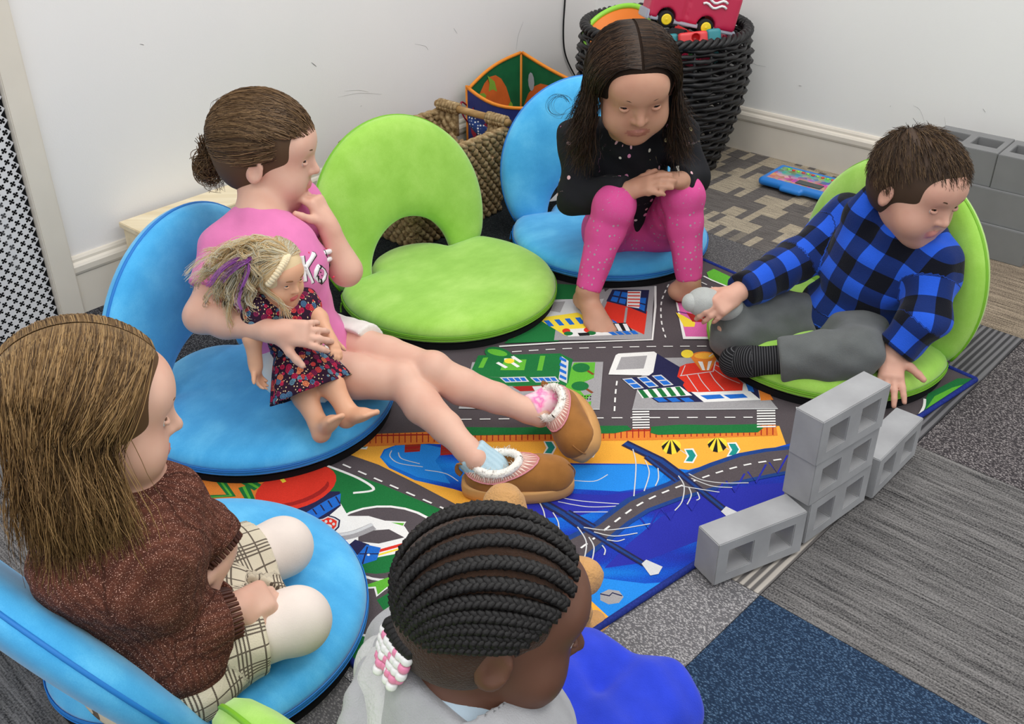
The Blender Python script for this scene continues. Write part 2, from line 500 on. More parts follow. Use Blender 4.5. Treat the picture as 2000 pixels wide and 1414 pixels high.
# ------------------------------------------------------------------ carpet tiles
TA = math.radians(-43.4); TB = TA + math.pi / 2
ta = np.array([math.cos(TA), math.sin(TA)]); tb = np.array([math.cos(TB), math.sin(TB)]); T0 = np.array([0.441, 1.341]); TS = 0.625
def carpet(name, dark, light, kind, mid=None):
    n = NT(name); v = n.coord()
    if kind == 'loop':
        f = n.vor(n.coord(scale=(1.0, 1.7, 1)), 210, out=0); g = n.noise(v, 160, 3)
        f = n.math('ADD', n.math('MULTIPLY', f, 0.9), n.math('MULTIPLY', g, 0.5))
        col = n.ramp(f, [(0.28, srgb(*light)), (0.5, srgb(*(mid or [(a + b) / 2 for a, b in zip(dark, light)]))), (0.78, srgb(*dark))])
        n.bump(f, 0.7, 0.003)
    elif kind == 'streak':      # fine lines along local x
        a = n.noise(n.coord(scale=(7, 240, 1)), 1.0, 4, 0.7); b = n.noise(n.coord(scale=(5, 60, 1)), 1.0, 3); g = n.noise(v, 300, 2)
        f = n.math('ADD', n.math('ADD', n.math('MULTIPLY', a, 0.5), n.math('MULTIPLY', b, 0.25)), n.math('MULTIPLY', g, 0.4))
        col = n.ramp(f, [(0.46, srgb(*dark)), (0.68, srgb(*light))]); n.bump(f, 0.5, 0.002)
    elif kind == 'stripe':      # bold lines along local y
        x = n.xyz(v); s_ = n.math('SINE', n.math('MULTIPLY', x[0], 420.0)); a = n.noise(n.coord(scale=(60, 3, 1)), 1.0, 3)
        f = n.math('ADD', n.math('MULTIPLY', s_, 0.25), a)
        col = n.ramp(f, [(0.38, srgb(*dark)), (0.62, srgb(*light))]); n.bump(f, 0.5, 0.002)
    else:                        # 'block': broken bands of fine ribs
        sn = n.n('ShaderNodeVectorMath', operation='SNAP'); n.l(v, sn.inputs[0]); sn.inputs[1].default_value = (.026, .078, 1); wn = n.n('ShaderNodeTexWhiteNoise', noise_dimensions='2D'); n.l(sn.outputs[0], wn.inputs['Vector']); a = wn.outputs['Value']; r_ = n.noise(n.coord(scale=(14, 330, 1)), 1.0, 2)
        g = n.noise(v, 240, 2)
        blk = n.ramp(a, [(0.47, (0, 0, 0, 1)), (0.53, (1, 1, 1, 1))])
        rib = n.math('ADD', n.math('MULTIPLY', r_, 0.7), n.math('MULTIPLY', g, 0.4))
        ct = n.ramp(rib, [(0.42, srgb(*(mid or dark))), (0.62, srgb(*light))]); cd = n.ramp(rib, [(0.4, srgb(*[q * 0.8 for q in dark])), (0.68, srgb(*[min(255, q * 1.25) for q in dark]))])
        col = n.mix(blk, cd, ct); n.bump(rib, 0.6, 0.002)
    return n.out(col, 0.95, 0.1)
C_BLUE = carpet('carpet_blue_loop', (34, 50, 72), (108, 132, 156), 'loop', (62, 86, 114))
C_DARK = carpet('carpet_charcoal_streak', (46, 45, 46), (132, 129, 127), 'streak')
C_LITE = carpet('carpet_light_grey_loop', (104, 102, 104), (206, 202, 200), 'loop', (164, 161, 161))
C_SPK = carpet('carpet_speckled_grey_loop', (62, 58, 60), (192, 185, 182), 'loop', (128, 121, 121))
C_STRP = carpet('carpet_striped_grey', (62, 61, 63), (112, 110, 112), 'stripe')
C_BRN = carpet('carpet_brown_streak', (66, 56, 50), (168, 152, 132), 'streak')
C_TAN = carpet('carpet_tan_block', (92, 87, 84), (176, 163, 141), 'block', (120, 111, 99))
C_GREY = carpet('carpet_grey_loop', (84, 82, 83), (150, 146, 144), 'loop', (114, 111, 111))
C_BLK = carpet('carpet_black_green', (30, 34, 36), (70, 76, 78), 'loop')
C_NIT = carpet('carpet_dark_speckle', (44, 44, 48), (150, 150, 152), 'loop', (86, 86, 90))
C_LIN = carpet('carpet_light_striped', (104, 100, 98), (188, 180, 170), 'stripe')
sub_floor = tag(MB().box((0.3, 2.0, -0.016), (8, 8, 0.02)).build('floor', plain('floor_screed', (70, 68, 68), 0.9)), 'patchwork floor of mixed carpet tiles', kind='structure')
def tile_mat(i, j):
    d = {(0, 0): C_DARK, (0, -1): C_BLUE, (-1, -1): C_LITE, (-1, 0): C_LIN, (0, 1): C_SPK, (-1, 1): C_STRP, (-1, 2): C_BRN, (0, 2): C_BRN,
         (-2, 2): C_TAN, (-3, 2): C_TAN, (-2, 3): C_TAN, (-1, 3): C_TAN, (-3, 3): C_TAN, (-2, 1): C_GREY, (-3, 1): C_BLK, (-4, 1): C_BLK, (-4, 2): C_BLK, (-3, 0): C_BLK, (-4, 0): C_NIT, (-3, -1): C_NIT, (-4, -1): C_NIT,
         (-2, -2): C_DARK, (-3, -2): C_DARK, (-2, -1): C_GREY, (1, -1): C_DARK, (1, 0): C_GREY, (0, -2): C_SPK, (-1, -2): C_GREY, (-2, 0): C_GREY}
    return d.get((i, j), [C_DARK, C_GREY, C_NIT][(i * 2 + j) % 3])
_tm = MB().box((0, 0, -0.003), (TS - 0.0016, TS - 0.0016, 0.006)).build('carpet_tile', C_DARK, sub_floor)
tile_me = {}
first = True
for i in range(-6, 3):
    for j in range(-3, 6):
        c = T0 + ta * TS * (i + 0.5) + tb * TS * (j + 0.5)
        if (c - CORN) @ DR < -0.3 or (c - CORN) @ (-DL) < -0.3 or c[1] < 0.5 or abs(c[0]) > 0.55 * c[1] + 0.75: continue
        mt = tile_mat(i, j)
        if mt.name not in tile_me:
            me = _tm.data.copy(); me.materials.clear(); me.materials.append(mt); tile_me[mt.name] = me
        if first: o = _tm; o.data = tile_me[mt.name]; first = False
        else: o = link('carpet_tile', tile_me[mt.name], None, sub_floor)
        o.location = (c[0], c[1], 0); o.rotation_euler = (0, 0, TA)
# ================================================================== PLAY RUG
RUGZ = 0.007
RA = math.radians(39.8)
rc = np.array([1.098, 2.049]); r1 = -np.array([math.cos(RA), math.sin(RA)]); r2 = np.array([-math.sin(RA), math.cos(RA)]); RLn, RWd = 1.60, 1.06
rug = wthing('play_rug', (float(rc[0] + r1[0] * .8), float(rc[1] + r1[1] * .8), 0), 'colourful printed town and beach play rug under the floor chairs', 'rug')
def rug_xy(a, b): p = rc + r1 * a + r2 * b; return (float(p[0]), float(p[1]))
def rug_mat(name, col, var=0.10):
    n = NT(name); c = srgb(*col); v = n.coord()
    f = n.noise(v, 420, 2, 0.6); g = n.noise(v, 9, 2)
    ff = n.math('ADD', n.math('MULTIPLY', f, 0.7), n.math('MULTIPLY', g, 0.3))
    cc = n.ramp(ff, [(0.3, tuple(x * (1 - 1.6 * var) for x in c[:3]) + (1,)), (0.7, tuple(min(1, x * (1 + 1.6 * var) + .004) for x in c[:3]) + (1,))])
    n.bump(f, 0.5, 0.0015); return n.out(cc, 0.9, 0.15)
m_road = rug_mat('rug_road_grey', (84, 76, 79))
_rb = MB().prism([rug_xy(0.004, 0.004), rug_xy(RLn - .004, 0.004), rug_xy(RLn - .004, RWd - .004), rug_xy(0.004, RWd - .004)], 0.001, RUGZ)
_rb.build('rug_body', m_road, rug)
_bp = []
for (a, b, c, d) in ((0, 0, RLn, 0), (RLn, 0, RLn, RWd), (RLn, RWd, 0, RWd), (0, RWd, 0, 0)):
    for k in range(40): _bp.append((*rug_xy(a + (c - a) * k / 40, b + (d - b) * k / 40), 0.0055))
_bp.append(_bp[0])
MB().tube(_bp, 0.0062, 8).build('binding', plain('rug_navy_binding', (38, 52, 128), 0.9, 0.1, 0.25, 260), rug, True)

def sea_mat():
    n = NT('rug_sea_blue'); v = n.coord(rot=(0, 0, -RA), scale=(1.6, 5.0, 1))
    f = n.noise(v, 2.0, 2.5); p = n.noise(n.coord(), 420, 2, .6)
    c = n.ramp(f, [(0.30, srgb(24, 128, 214)), (0.43, srgb(20, 92, 196)), (0.53, srgb(26, 60, 172)), (0.66, srgb(40, 40, 150))])
    c = n.mix(0.28, c, n.ramp(p, [(0.3, (0, 0, 0, 1)), (0.7, (1, 1, 1, 1))]), 'OVERLAY')
    n.bump(p, 0.5, 0.0015); return n.out(c, 0.9, 0.15)
RC = dict(road=m_road, sand=rug_mat('rug_sand', (240, 172, 62), .08), sea=sea_mat(), white=rug_mat('rug_white', (232, 230, 226), .05), pave=rug_mat('rug_pavement', (158, 155, 156)),
          green=rug_mat('rug_green', (28, 112, 56)), lime=rug_mat('rug_light_green', (96, 176, 54)), red=rug_mat('rug_red', (216, 52, 36), .07), navy=rug_mat('rug_navy', (36, 36, 72)),
          blue=rug_mat('rug_blue', (32, 104, 196)), yel=rug_mat('rug_yellow', (240, 212, 62), .06), pink=rug_mat('rug_pink', (214, 102, 164)), org=rug_mat('rug_orange', (222, 126, 48)),
          brn=rug_mat('rug_brown', (132, 68, 36)), teal=rug_mat('rug_teal', (28, 140, 132)), blk=rug_mat('rug_black', (28, 27, 30)), steel=rug_mat('rug_bridge_blue', (28, 62, 128)), azure=rug_mat('rug_azure', (34, 134, 222)), indigo=rug_mat('rug_indigo', (40, 46, 158)),
          dkred=rug_mat('rug_dark_red', (160, 34, 30)), pale=rug_mat('rug_pale_grey', (204, 204, 204), .04), purp=rug_mat('rug_purple', (110, 52, 122)))
class Print:
    """flat printed motif: polygons traced on the rug, later ones over earlier ones"""
    LAYER = [0]
    def __init__(s): s.mb = MB(); s.keys = []
    def poly(s, key, pts, z=None):
        if key not in s.keys: s.keys.append(key)
        Print.LAYER[0] += 1
        z = RUGZ + 0.00025 + 0.0000075 * Print.LAYER[0]
        w = [P0(x, y, RUGZ) for x, y in pts]
        w = [clip_rug(p) for p in w]
        ar = sum(w[i][0] * w[(i + 1) % len(w)][1] - w[(i + 1) % len(w)][0] * w[i][1] for i in range(len(w)))
        if ar < 0: w = w[::-1]
        s.mb.add([(p[0], p[1], z) for p in w], [tuple(range(len(w)))], s.keys.index(key)); return s
    def line(s, key, pts, w, curve=False):
        if curve: pts = [tuple(q) for q in smooth_path([(x, y, 0) for x, y in pts], 20)]; pts = [q[:2] for q in pts]
        W = [np.array(P0(x, y, RUGZ)) for x, y in pts]; l, r = [], []
        for i, p in enumerate(W):
            t = W[min(i + 1, len(W) - 1)] - W[max(i - 1, 0)]; t = t / max(np.linalg.norm(t), 1e-9); nn = np.array([-t[1], t[0]]) * w / 2
            l.append(clip_rug(tuple(p + nn))); r.append(clip_rug(tuple(p - nn)))
        if key not in s.keys: s.keys.append(key)
        Print.LAYER[0] += 1; z = RUGZ + 0.00025 + 0.0000075 * Print.LAYER[0]; n = len(l)
        s.mb.add([(*q, z) for q in r + l], [(i, i + 1, n + i + 1, n + i) for i in range(n - 1)], s.keys.index(key)); return s
    def dash(s, key, pts, w, on=0.02, off=0.02):
        q = smooth_path([(*P0(x, y, RUGZ), 0) for x, y in pts], 60) if len(pts) > 2 else [np.array((*P0(x, y, RUGZ), 0)) for x, y in pts]
        seg = []; acc = 0.0; cur = None; L = [0]
        for a, b in zip(q, q[1:]): L.append(L[-1] + np.linalg.norm(b - a))
        def at(d):
            for i in range(len(q) - 1):
                if d <= L[i + 1]: return q[i] + (q[i + 1] - q[i]) * (d - L[i]) / max(L[i + 1] - L[i], 1e-9)
            return q[-1]
        d = 0.0
        if key not in s.keys: s.keys.append(key)
        Print.LAYER[0] += 1; z = RUGZ + 0.00025 + 0.0000075 * Print.LAYER[0]
        while d < L[-1]:
            a, b = at(d), at(min(d + on, L[-1])); t = (b - a); t = t / max(np.linalg.norm(t), 1e-9); nn = np.array([-t[1], t[0], 0]) * w / 2
            s.mb.add([(*p[:2], z) for p in (a - nn, b - nn, b + nn, a + nn)], [(0, 1, 2, 3)], s.keys.index(key)); d += on + off
        return s
    def oval(s, key, cx, cy, rx, ry, n=20, rot=0):
        c, q = math.cos(rot), math.sin(rot)
        return s.poly(key, [(cx + rx * math.cos(2 * math.pi * k / n) * c - ry * math.sin(2 * math.pi * k / n) * q, cy + rx * math.cos(2 * math.pi * k / n) * q + ry * math.sin(2 * math.pi * k / n) * c) for k in range(n)])
    def quadgrid(s, key, q, nu, nv, fu=0.7, fv=0.7):
        q = [np.array(p, float) for p in q]
        at = lambda u, v: tuple((q[0] * (1 - u) + q[1] * u) * (1 - v) + (q[3] * (1 - u) + q[2] * u) * v)
        for i in range(nu):
            for j in range(nv):
                u0, u1 = (i + .5 - fu / 2) / nu, (i + .5 + fu / 2) / nu; v0, v1 = (j + .5 - fv / 2) / nv, (j + .5 + fv / 2) / nv
                s.poly(key, [at(u0, v0), at(u1, v0), at(u1, v1), at(u0, v1)])
        return s
    def build(s, name): return tag(s.mb.build(name, [RC[k] for k in s.keys], rug), kind='stuff')
def clip_rug(p):
    w = np.array(p) - rc; a = min(max(w @ r1, 0.003), RLn - .003); b = min(max(w @ r2, 0.003), RWd - .003)
    return rug_xy(a, b)

# ---- beach and sea
p = Print()
p.poly('sand', [(660, 880), (720, 848), (900, 842), (1270, 842), (1522, 832), (1537, 874), (1470, 905), (1330, 950), (1000, 1030), (900, 990), (820, 948), (740, 908)])
p.poly('sea', [(742, 893), (750, 878), (775, 869), (820, 866), (870, 868), (905, 884), (1000, 893), (1120, 905), (1250, 906), (1345, 918), (1560, 862), (1640, 930), (1500, 1060), (1170, 1245), (1040, 1240), (1010, 1020), (950, 975), (885, 955), (810, 938), (760, 914)])
p.poly('azure', [(745, 893), (752, 880), (775, 870), (830, 868), (870, 876), (850, 900), (880, 945), (815, 932), (765, 910)])
p.poly('azure', [(1110, 908), (1250, 908), (1300, 922), (1280, 950), (1210, 960), (1120, 955)])
p.poly('indigo', [(980, 985), (1060, 960), (1180, 968), (1270, 955), (1220, 985), (1120, 1010), (1060, 1012), (1010, 1005)])
p.poly('indigo', [(1290, 1010), (1400, 955), (1560, 940), (1500, 1000), (1380, 1050), (1250, 1100), (1180, 1110), (1230, 1060)])
p.poly('azure', [(1100, 1150), (1180, 1130), (1260, 1140), (1300, 1140), (1190, 1210), (1130, 1190)])
p.poly('sand', [(1080, 1190), (1140, 1160), (1192, 1208), (1168, 1240), (1060, 1240)])
for q in ([(765, 880), (762, 892), (780, 905), (826, 912)], [(778, 884), (785, 896), (820, 906)], [(830, 918), (870, 925), (895, 940)], [(1115, 938), (1160, 940), (1187, 927)], [(1070, 966), (1130, 978), (1220, 985)], [(1090, 980), (1150, 990), (1215, 988)], [(1120, 1000), (1190, 1000)]):
    p.line('pale', q, .0022, True)
p.oval('pave', 1194, 1166, 24, 15, 7); p.line('navy', [(1172, 1160), (1190, 1164), (1196, 1158), (1215, 1164)], .003)
for (x, y, s_) in ((800, 862, 1.0), (868, 872, .8)):
    p.poly('dkred', [(x - 8 * s_, y - 10), (x + 24 * s_, y - 12), (x + 20 * s_, y + 20 * s_), (x - 10 * s_, y + 22 * s_)])
    for k in range(4): p.line('brn', [(x - 9 * s_, y - 4 + 7 * k * s_), (x + 22 * s_, y - 6 + 7 * k * s_)], .002)
for (x, y) in ((1320, 875), (1410, 871)):
    p.line('pale', [(x + 5, y + 2), (x + 36, y + 22)], .002)
    rim_ = [(x - 28, y - 3), (x - 25, y + 5), (x - 18, y + 11), (x - 8, y + 13), (x + 2, y + 10), (x + 9, y + 3), (x + 10, y - 5)]; dome = [(x - 27, y - 8), (x - 20, y - 13), (x - 10, y - 16), (x, y - 15), (x + 8, y - 11)]
    p.poly('yel', rim_ + dome[::-1])
    for k in (0, 2, 4): p.poly('blk', [(x - 12 + k, y - 16), rim_[k], rim_[k + 1]])
    pass
for (x, y) in ((1350, 889), (1434, 877), (712, 862), (1155, 878), (1075, 873)):
    p.poly('white', [(x - 14, y - 12), (x + 4, y - 13), (x + 12, y + 1), (x + 4, y + 16), (x - 15, y + 15), (x - 8, y + 2)])
    p.poly('teal', [(x - 11, y - 10), (x + 2, y - 10), (x + 9, y + 1), (x + 2, y + 13), (x - 11, y + 12), (x - 4, y + 2)])
p.poly('pale', [(1010, 848), (1030, 845), (1042, 856), (1018, 862)])
p.build('printed_beach')

# ---- boardwalk, hedge
p = Print()
p.poly('org', [(690, 850), (900, 841), (1270, 839), (1515, 830), (1519, 851), (1270, 860), (900, 864), (690, 874)])
p.line('dkred', [(690, 852), (1270, 841), (1516, 833)], .005); p.line('org', [(690, 860), (1270, 848), (1516, 840)], .004)
for k in range(72):
    x = 700 + k * 11.4; y = 852 - (x - 700) * .021
    p.line('dkred', [(x, y - 4), (x, y + 15)], .0022)
p.poly('green', [(830, 842), (840, 834), (1000, 836), (1120, 833), (1225, 832), (1234, 840), (1200, 847), (1000, 850), (850, 852)])
p.poly('green', [(1270, 846), (1272, 834), (1330, 830), (1400, 831), (1480, 829), (1491, 836), (1480, 845), (1350, 848), (1285, 850)])
p.build('printed_boardwalk')

# ---- bridge
p = Print()
TOPB = [(1060, 1085), (1110, 1052), (1165, 1024), (1228, 977), (1306, 946), (1343, 927), (1445, 889), (1545, 875), (1640, 870)]
BOTB = [(1640, 905), (1545, 922), (1464, 938), (1384, 958), (1267, 997), (1196, 1048), (1137, 1095), (1090, 1130)]
p.poly('road', TOPB + BOTB)
p.line('steel', TOPB, .012, True); p.line('steel', BOTB, .010, True)
p.dash('white', [(1085, 1105), (1150, 1060), (1250, 985), (1350, 942), (1450, 910), (1560, 893)], .004, .018, .016)
for tri in range(7):
    x = 1250 + 42 * tri; y = 1012 - 20 * tri * .9
    p.line('indigo', [(x, y), (x + 16, y + 22), (x + 36, y - 14)], .004)
for pts, w in (([(1220, 866), (1290, 900), (1330, 930)], .020), ([(1330, 928), (1420, 1000)], .012), ([(1262, 893), (1322, 940)], .010), ([(1047, 974), (1100, 1004), (1145, 1036)], .016), ([(1140, 1032), (1259, 1103)], .010), ([(1108, 1000), (1160, 1030)], .010)):
    p.line('navy', pts, w + .004); p.line('steel', pts, w * .55)
for q in ([(1236, 878), (1242, 910), (1238, 970)], [(1260, 900), (1268, 925), (1258, 960)], [(1285, 915), (1286, 935), (1280, 950)], [(1325, 930), (1336, 950), (1332, 980), (1318, 998)], [(1345, 952), (1350, 968), (1342, 986)], [(1362, 962), (1366, 974), (1360, 978)],
          [(1345, 926), (1370, 938), (1410, 944), (1462, 944)], [(1350, 935), (1390, 950), (1430, 953)], [(1330, 950), (1390, 960), (1405, 962)], [(1050, 976), (1062, 1000), (1066, 1030)], [(1080, 1002), (1090, 1020), (1092, 1040)],
          [(1128, 1030), (1145, 1060), (1140, 1098)], [(1150, 1050), (1160, 1070), (1156, 1098)], [(1176, 1066), (1182, 1075), (1180, 1085)], [(1140, 1031), (1190, 1036), (1270, 1024)], [(1160, 1040), (1200, 1048), (1245, 1042)], [(1185, 1055), (1205, 1058), (1220, 1054)]):
    p.line('pale', q, .0024, True)
for q in ([(1253, 1102), (1262, 1094), (1294, 1108), (1286, 1122), (1270, 1125)], [(1408, 1000), (1418, 990), (1446, 1004), (1424, 1014)]): p.poly('pale', q)
p.build('printed_bridge')

# ---- roads
p = Print()
W_ = 'white'
p.dash(W_, [(1000, 688), (1100, 682), (1250, 678), (1380, 677)], .0038, .024, .018); p.dash(W_, [(900, 820), (1200, 817), (1470, 816)], .0038, .024, .018)
p.dash(W_, [(1205, 745), (1202, 770), (1200, 805)], .0038, .02, .016); p.dash(W_, [(1306, 556), (1292, 590), (1292, 630), (1300, 660)], .0038, .02, .016)
p.dash(W_, [(1556, 796), (1558, 830)], .0038, .02, .016); p.dash(W_, [(1370, 552), (1400, 566)], .0038, .02, .016)
p.dash(W_, [(640, 895), (720, 930), (800, 965), (880, 1000)], .0042, .022, .02)
for x0, x1, y0 in ((1235, 1268, 804), (1478, 1514, 802)):
    for k in range(7): p.poly(W_, [(x0 + 0.1 * k, y0 + 5.2 * k), (x1 + .1 * k, y0 + 5.2 * k - .5), (x1 + .2 * k, y0 + 5.2 * k + 2.2), (x0, y0 + 5.2 * k + 2.7)])
p.poly('lime', [(1380, 533), (1394, 526), (1434, 545), (1420, 560), (1386, 548)]); p.line(W_, [(1374, 540), (1390, 548), (1424, 562)], .006)
p.poly('green', [(1796, 812), (1812, 770), (1870, 740), (1905, 742), (1860, 775)]); p.poly('lime', [(1808, 800), (1825, 775), (1860, 758), (1890, 752), (1850, 778)]); p.line(W_, [(1794, 814), (1804, 796), (1806, 780)], .006, True)
p.build('printed_roads')

# ---- city block with the navy and the red building
z8 = lambda l: [(860 + x * .39, 520 + y * .39) for x, y in l]
p = Print()
p.poly('pave', z8([(960, 722), (1000, 560), (1090, 462), (1400, 458), (1560, 560), (1690, 716)])); p.line('pale', z8([(960, 720), (1320, 720), (1690, 716)]), .003)
p.poly('navy', z8([(1040, 552), (1085, 440), (1262, 545), (1220, 600), (1335, 682), (1090, 686), (905, 565)]))
p.poly('white', z8([(842, 545), (850, 520), (878, 448), (892, 440), (1070, 430), (1084, 440), (1066, 534), (1045, 550)])); p.poly('pave', z8([(880, 522), (906, 458), (1036, 450), (1018, 515)]))
for k in range(3):
    x = 910 + 74 * k; y = 567 - 8 * k
    p.poly('pale', z8([(x, y), (x + 48, y - 5), (x + 110, y + 46), (x + 60, y + 52)])); p.quadgrid('blue', z8([(x + 3, y + 2), (x + 46, y - 2), (x + 104, y + 45), (x + 60, y + 49)]), 1, 2, .86, .8)
p.poly('white', z8([(985, 625), (1200, 604), (1262, 650), (1012, 664)]))
for k in range(5): p.poly('green', z8([(990 + 46 * k, 624 - 4 * k), (1014 + 46 * k, 622 - 4 * k), (1046 + 46 * k, 661 - 3 * k), (1020 + 46 * k, 664 - 3 * k)]))
for k in range(3): p.poly('blue', z8([(1066 + 66 * k, 664), (1112 + 66 * k, 661), (1140 + 66 * k, 680), (1096 + 66 * k, 683)]))
p.poly('white', z8([(1255, 632), (1530, 590), (1610, 672), (1320, 684)]))
for k in range(2): p.poly('blue', z8([(1300 + 116 * k, 650 - 3 * k), (1400 + 116 * k, 645 - 3 * k), (1424 + 116 * k, 664 - 3 * k), (1336 + 116 * k, 670 - 3 * k)]))
p.poly('navy', z8([(1515, 560), (1590, 620), (1600, 670), (1540, 620)])); p.poly('blue', z8([(1530, 592), (1560, 600), (1572, 634), (1542, 628)])); p.poly('org', z8([(1594, 622), (1640, 628), (1668, 672), (1604, 676)]))
p.poly('red', z8([(1186, 556), (1200, 506), (1232, 492), (1370, 474), (1420, 500), (1516, 590), (1512, 626), (1300, 634), (1240, 632), (1214, 600), (1222, 584)]))
p.line('pale', z8([(1200, 552), (1366, 530), (1378, 478)]), .003); p.line('pale', z8([(1205, 550), (1226, 500)]), .002)
for q in ([(1235, 550), (1262, 590), (1290, 630)], [(1290, 543), (1310, 580), (1350, 628)], [(1350, 535), (1375, 575), (1420, 624)], [(1370, 520), (1430, 560), (1500, 590)], [(1374, 495), (1440, 530), (1490, 560)]): p.line('pale', z8(q), .0022, True)
p.poly('org', z8([(1254, 462), (1390, 455), (1350, 526), (1306, 526)])); p.poly('white', z8([(1290, 480), (1312, 478), (1326, 524), (1312, 524)])); p.poly('white', z8([(1342, 476), (1362, 474), (1344, 524), (1334, 524)])); p.oval('org', *z8([(1320, 456)])[0], 26, 10); p.oval('yel', *z8([(1236, 442)])[0], 12, 8); p.oval('sand', *z8([(1322, 452)])[0], 20, 6); p.line('pale', z8([(1345, 456), (1376, 432)]), .003)
p.build('printed_juice_bar')

# ---- city block with the green building
p = Print()
p.poly('pave', z8([(92, 714), (130, 600), (160, 484), (816, 482), (798, 720)])); p.line('pale', z8([(92, 714), (440, 718), (798, 720)]), .003)
p.poly('lime', z8([(640, 540), (670, 486), (776, 484), (762, 640), (700, 700), (620, 640)])); p.poly('pave', z8([(680, 600), (776, 560), (770, 640), (720, 650)]))
p.poly('green', z8([(158, 520), (190, 450), (600, 440), (664, 470), (640, 590), (300, 560), (215, 556)])); p.poly('green', z8([(215, 556), (640, 580), (620, 620), (300, 600)]))
for q in ([(190, 512), (215, 462), (240, 460), (215, 512)], [(484, 526), (500, 452), (526, 452), (510, 526)], [(300, 524), (320, 474), (432, 470), (420, 524)]): p.poly('lime', z8(q))
p.poly('pale', z8([(592, 570), (608, 454), (642, 478), (634, 590)]))
for k in range(4): p.poly('blue', z8([(596, 560 - 30 * k), (630, 575 - 30 * k), (632, 562 - 30 * k), (600, 545 - 30 * k)]))
for x in (296, 448): p.poly('pale', z8([(x, 560), (x + 128, 556), (x + 150, 582), (x + 30, 586)])); p.quadgrid('blue', z8([(x + 6, 562), (x + 126, 559), (x + 142, 580), (x + 32, 584)]), 4, 1, .8, .8)
p.poly('dkred', z8([(360, 606), (520, 600), (540, 626), (400, 630)])); p.poly('pale', z8([(460, 606), (560, 600), (580, 630), (480, 640)]))
p.oval('green', *z8([(292, 444)])[0], 28, 13, 18, .25); p.oval('lime', *z8([(286, 436)])[0], 20, 6, 14, .2)
for q in ([(285, 486), (332, 512)], [(346, 478), (392, 508)], [(360, 455), (404, 484)], [(320, 470), (370, 470)]): p.line('white', z8(q), .009)
p.oval('yel', *z8([(345, 478)])[0], 10, 5)
for (x, y) in ((705, 512), (700, 604)): p.line('brn', z8([(x + 10, y), (x + 62, y + 34)]), .007); p.oval('green', *z8([(x, y)])[0], 17, 9)
p.quadgrid('blk', z8([(690, 648), (760, 650), (756, 676), (690, 672)]), 5, 2, .5, .5); p.poly('lime', z8([(720, 690), (756, 680), (752, 706)]))
p.build('printed_green_building')

# ---- far block with yellow and red buildings
p = Print()
p.poly('green', [(985, 672), (1020, 640), (1062, 600), (1075, 555), (1160, 560), (1180, 600), (1090, 668)])
p.poly('pave', [(1082, 666), (1085, 645), (1190, 565), (1280, 560), (1275, 600), (1272, 664)]); p.line(W_, [(975, 678), (1090, 671), (1274, 665), (1280, 600), (1280, 560)], .006)
for q in ([(1000, 660), (1040, 635), (1062, 600), (1078, 545)], [(985, 664), (1024, 630), (1050, 590)]): p.line('brn', q, .012, True); p.line('org', q, .006, True)
p.poly('pale', [(1050, 605), (1070, 587), (1180, 584), (1160, 625), (1130, 640), (1050, 622)]); p.poly('pave', [(1060, 606), (1075, 592), (1104, 590), (1094, 612)]); p.poly('pave', [(1140, 576), (1180, 566), (1185, 584), (1140, 590)])
p.poly('yel', [(1048, 623), (1128, 612), (1180, 640), (1190, 655), (1104, 657)])
p.quadgrid('blue', [(1054, 626), (1136, 618), (1150, 636), (1070, 642)], 4, 1, .5, .7)
p.poly(W_, [(1100, 645), (1186, 640), (1196, 656), (1110, 659)]); p.oval('red', 1106, 648, 8, 5); p.oval('red', 1148, 646, 8, 5); p.oval('green', 1110, 653, 9, 4); p.oval('green', 1155, 652, 9, 4); p.poly('blk', [(1128, 652), (1150, 651), (1152, 657), (1132, 658)])
p.poly('red', [(1178, 610), (1192, 575), (1224, 590), (1264, 610), (1258, 655), (1226, 640), (1176, 622)])
p.line('pave', [(1224, 602), (1220, 632)], .006)
p.poly('navy', [(1184, 590), (1196, 567), (1268, 568), (1262, 615), (1224, 600)]); p.quadgrid('blue', [(1190, 590), (1200, 568), (1228, 572), (1222, 598)], 2, 2, .75, .8); p.quadgrid('blue', [(1248, 582), (1264, 582), (1260, 612), (1244, 604)], 1, 2, .8, .8)
p.poly(W_, [(1226, 570), (1252, 570), (1248, 604), (1224, 600)])
for k in range(5): p.line('red', [(1226, 573 + 6.4 * k), (1250, 573 + 6.6 * k)], .007)
p.quadgrid('blue', [(1182, 618), (1204, 630), (1214, 642), (1186, 634)], 2, 2, .8, .8)
p.poly('blk', [(1160, 634), (1222, 632), (1236, 648), (1172, 648)])
for k in range(4): p.poly(W_, [(1168 + 16 * k, 634), (1176 + 16 * k, 634), (1186 + 15 * k, 648), (1178 + 15 * k, 648)])
p.quadgrid('blue', [(1184, 650), (1240, 646), (1250, 655), (1196, 657)], 4, 1, .75, .8)
p.build('printed_corner_shops')

# ---- pink block
p = Print()
p.poly(W_, [(1318, 582), (1350, 570), (1420, 600), (1440, 664), (1334, 664)]); p.poly('pink', [(1322, 588), (1352, 576), (1416, 606), (1432, 660), (1339, 659)])
p.oval('red', 1326, 588, 8, 5); p.oval(W_, 1324, 587, 3, 2.4); p.line('purp', [(1322, 610), (1345, 615), (1375, 622)], .006); p.poly('yel', [(1320, 612), (1334, 618), (1358, 632), (1356, 640), (1336, 640)]); p.poly('dkred', [(1340, 612), (1376, 620), (1384, 632), (1352, 630)])
p.build('printed_pink_block')

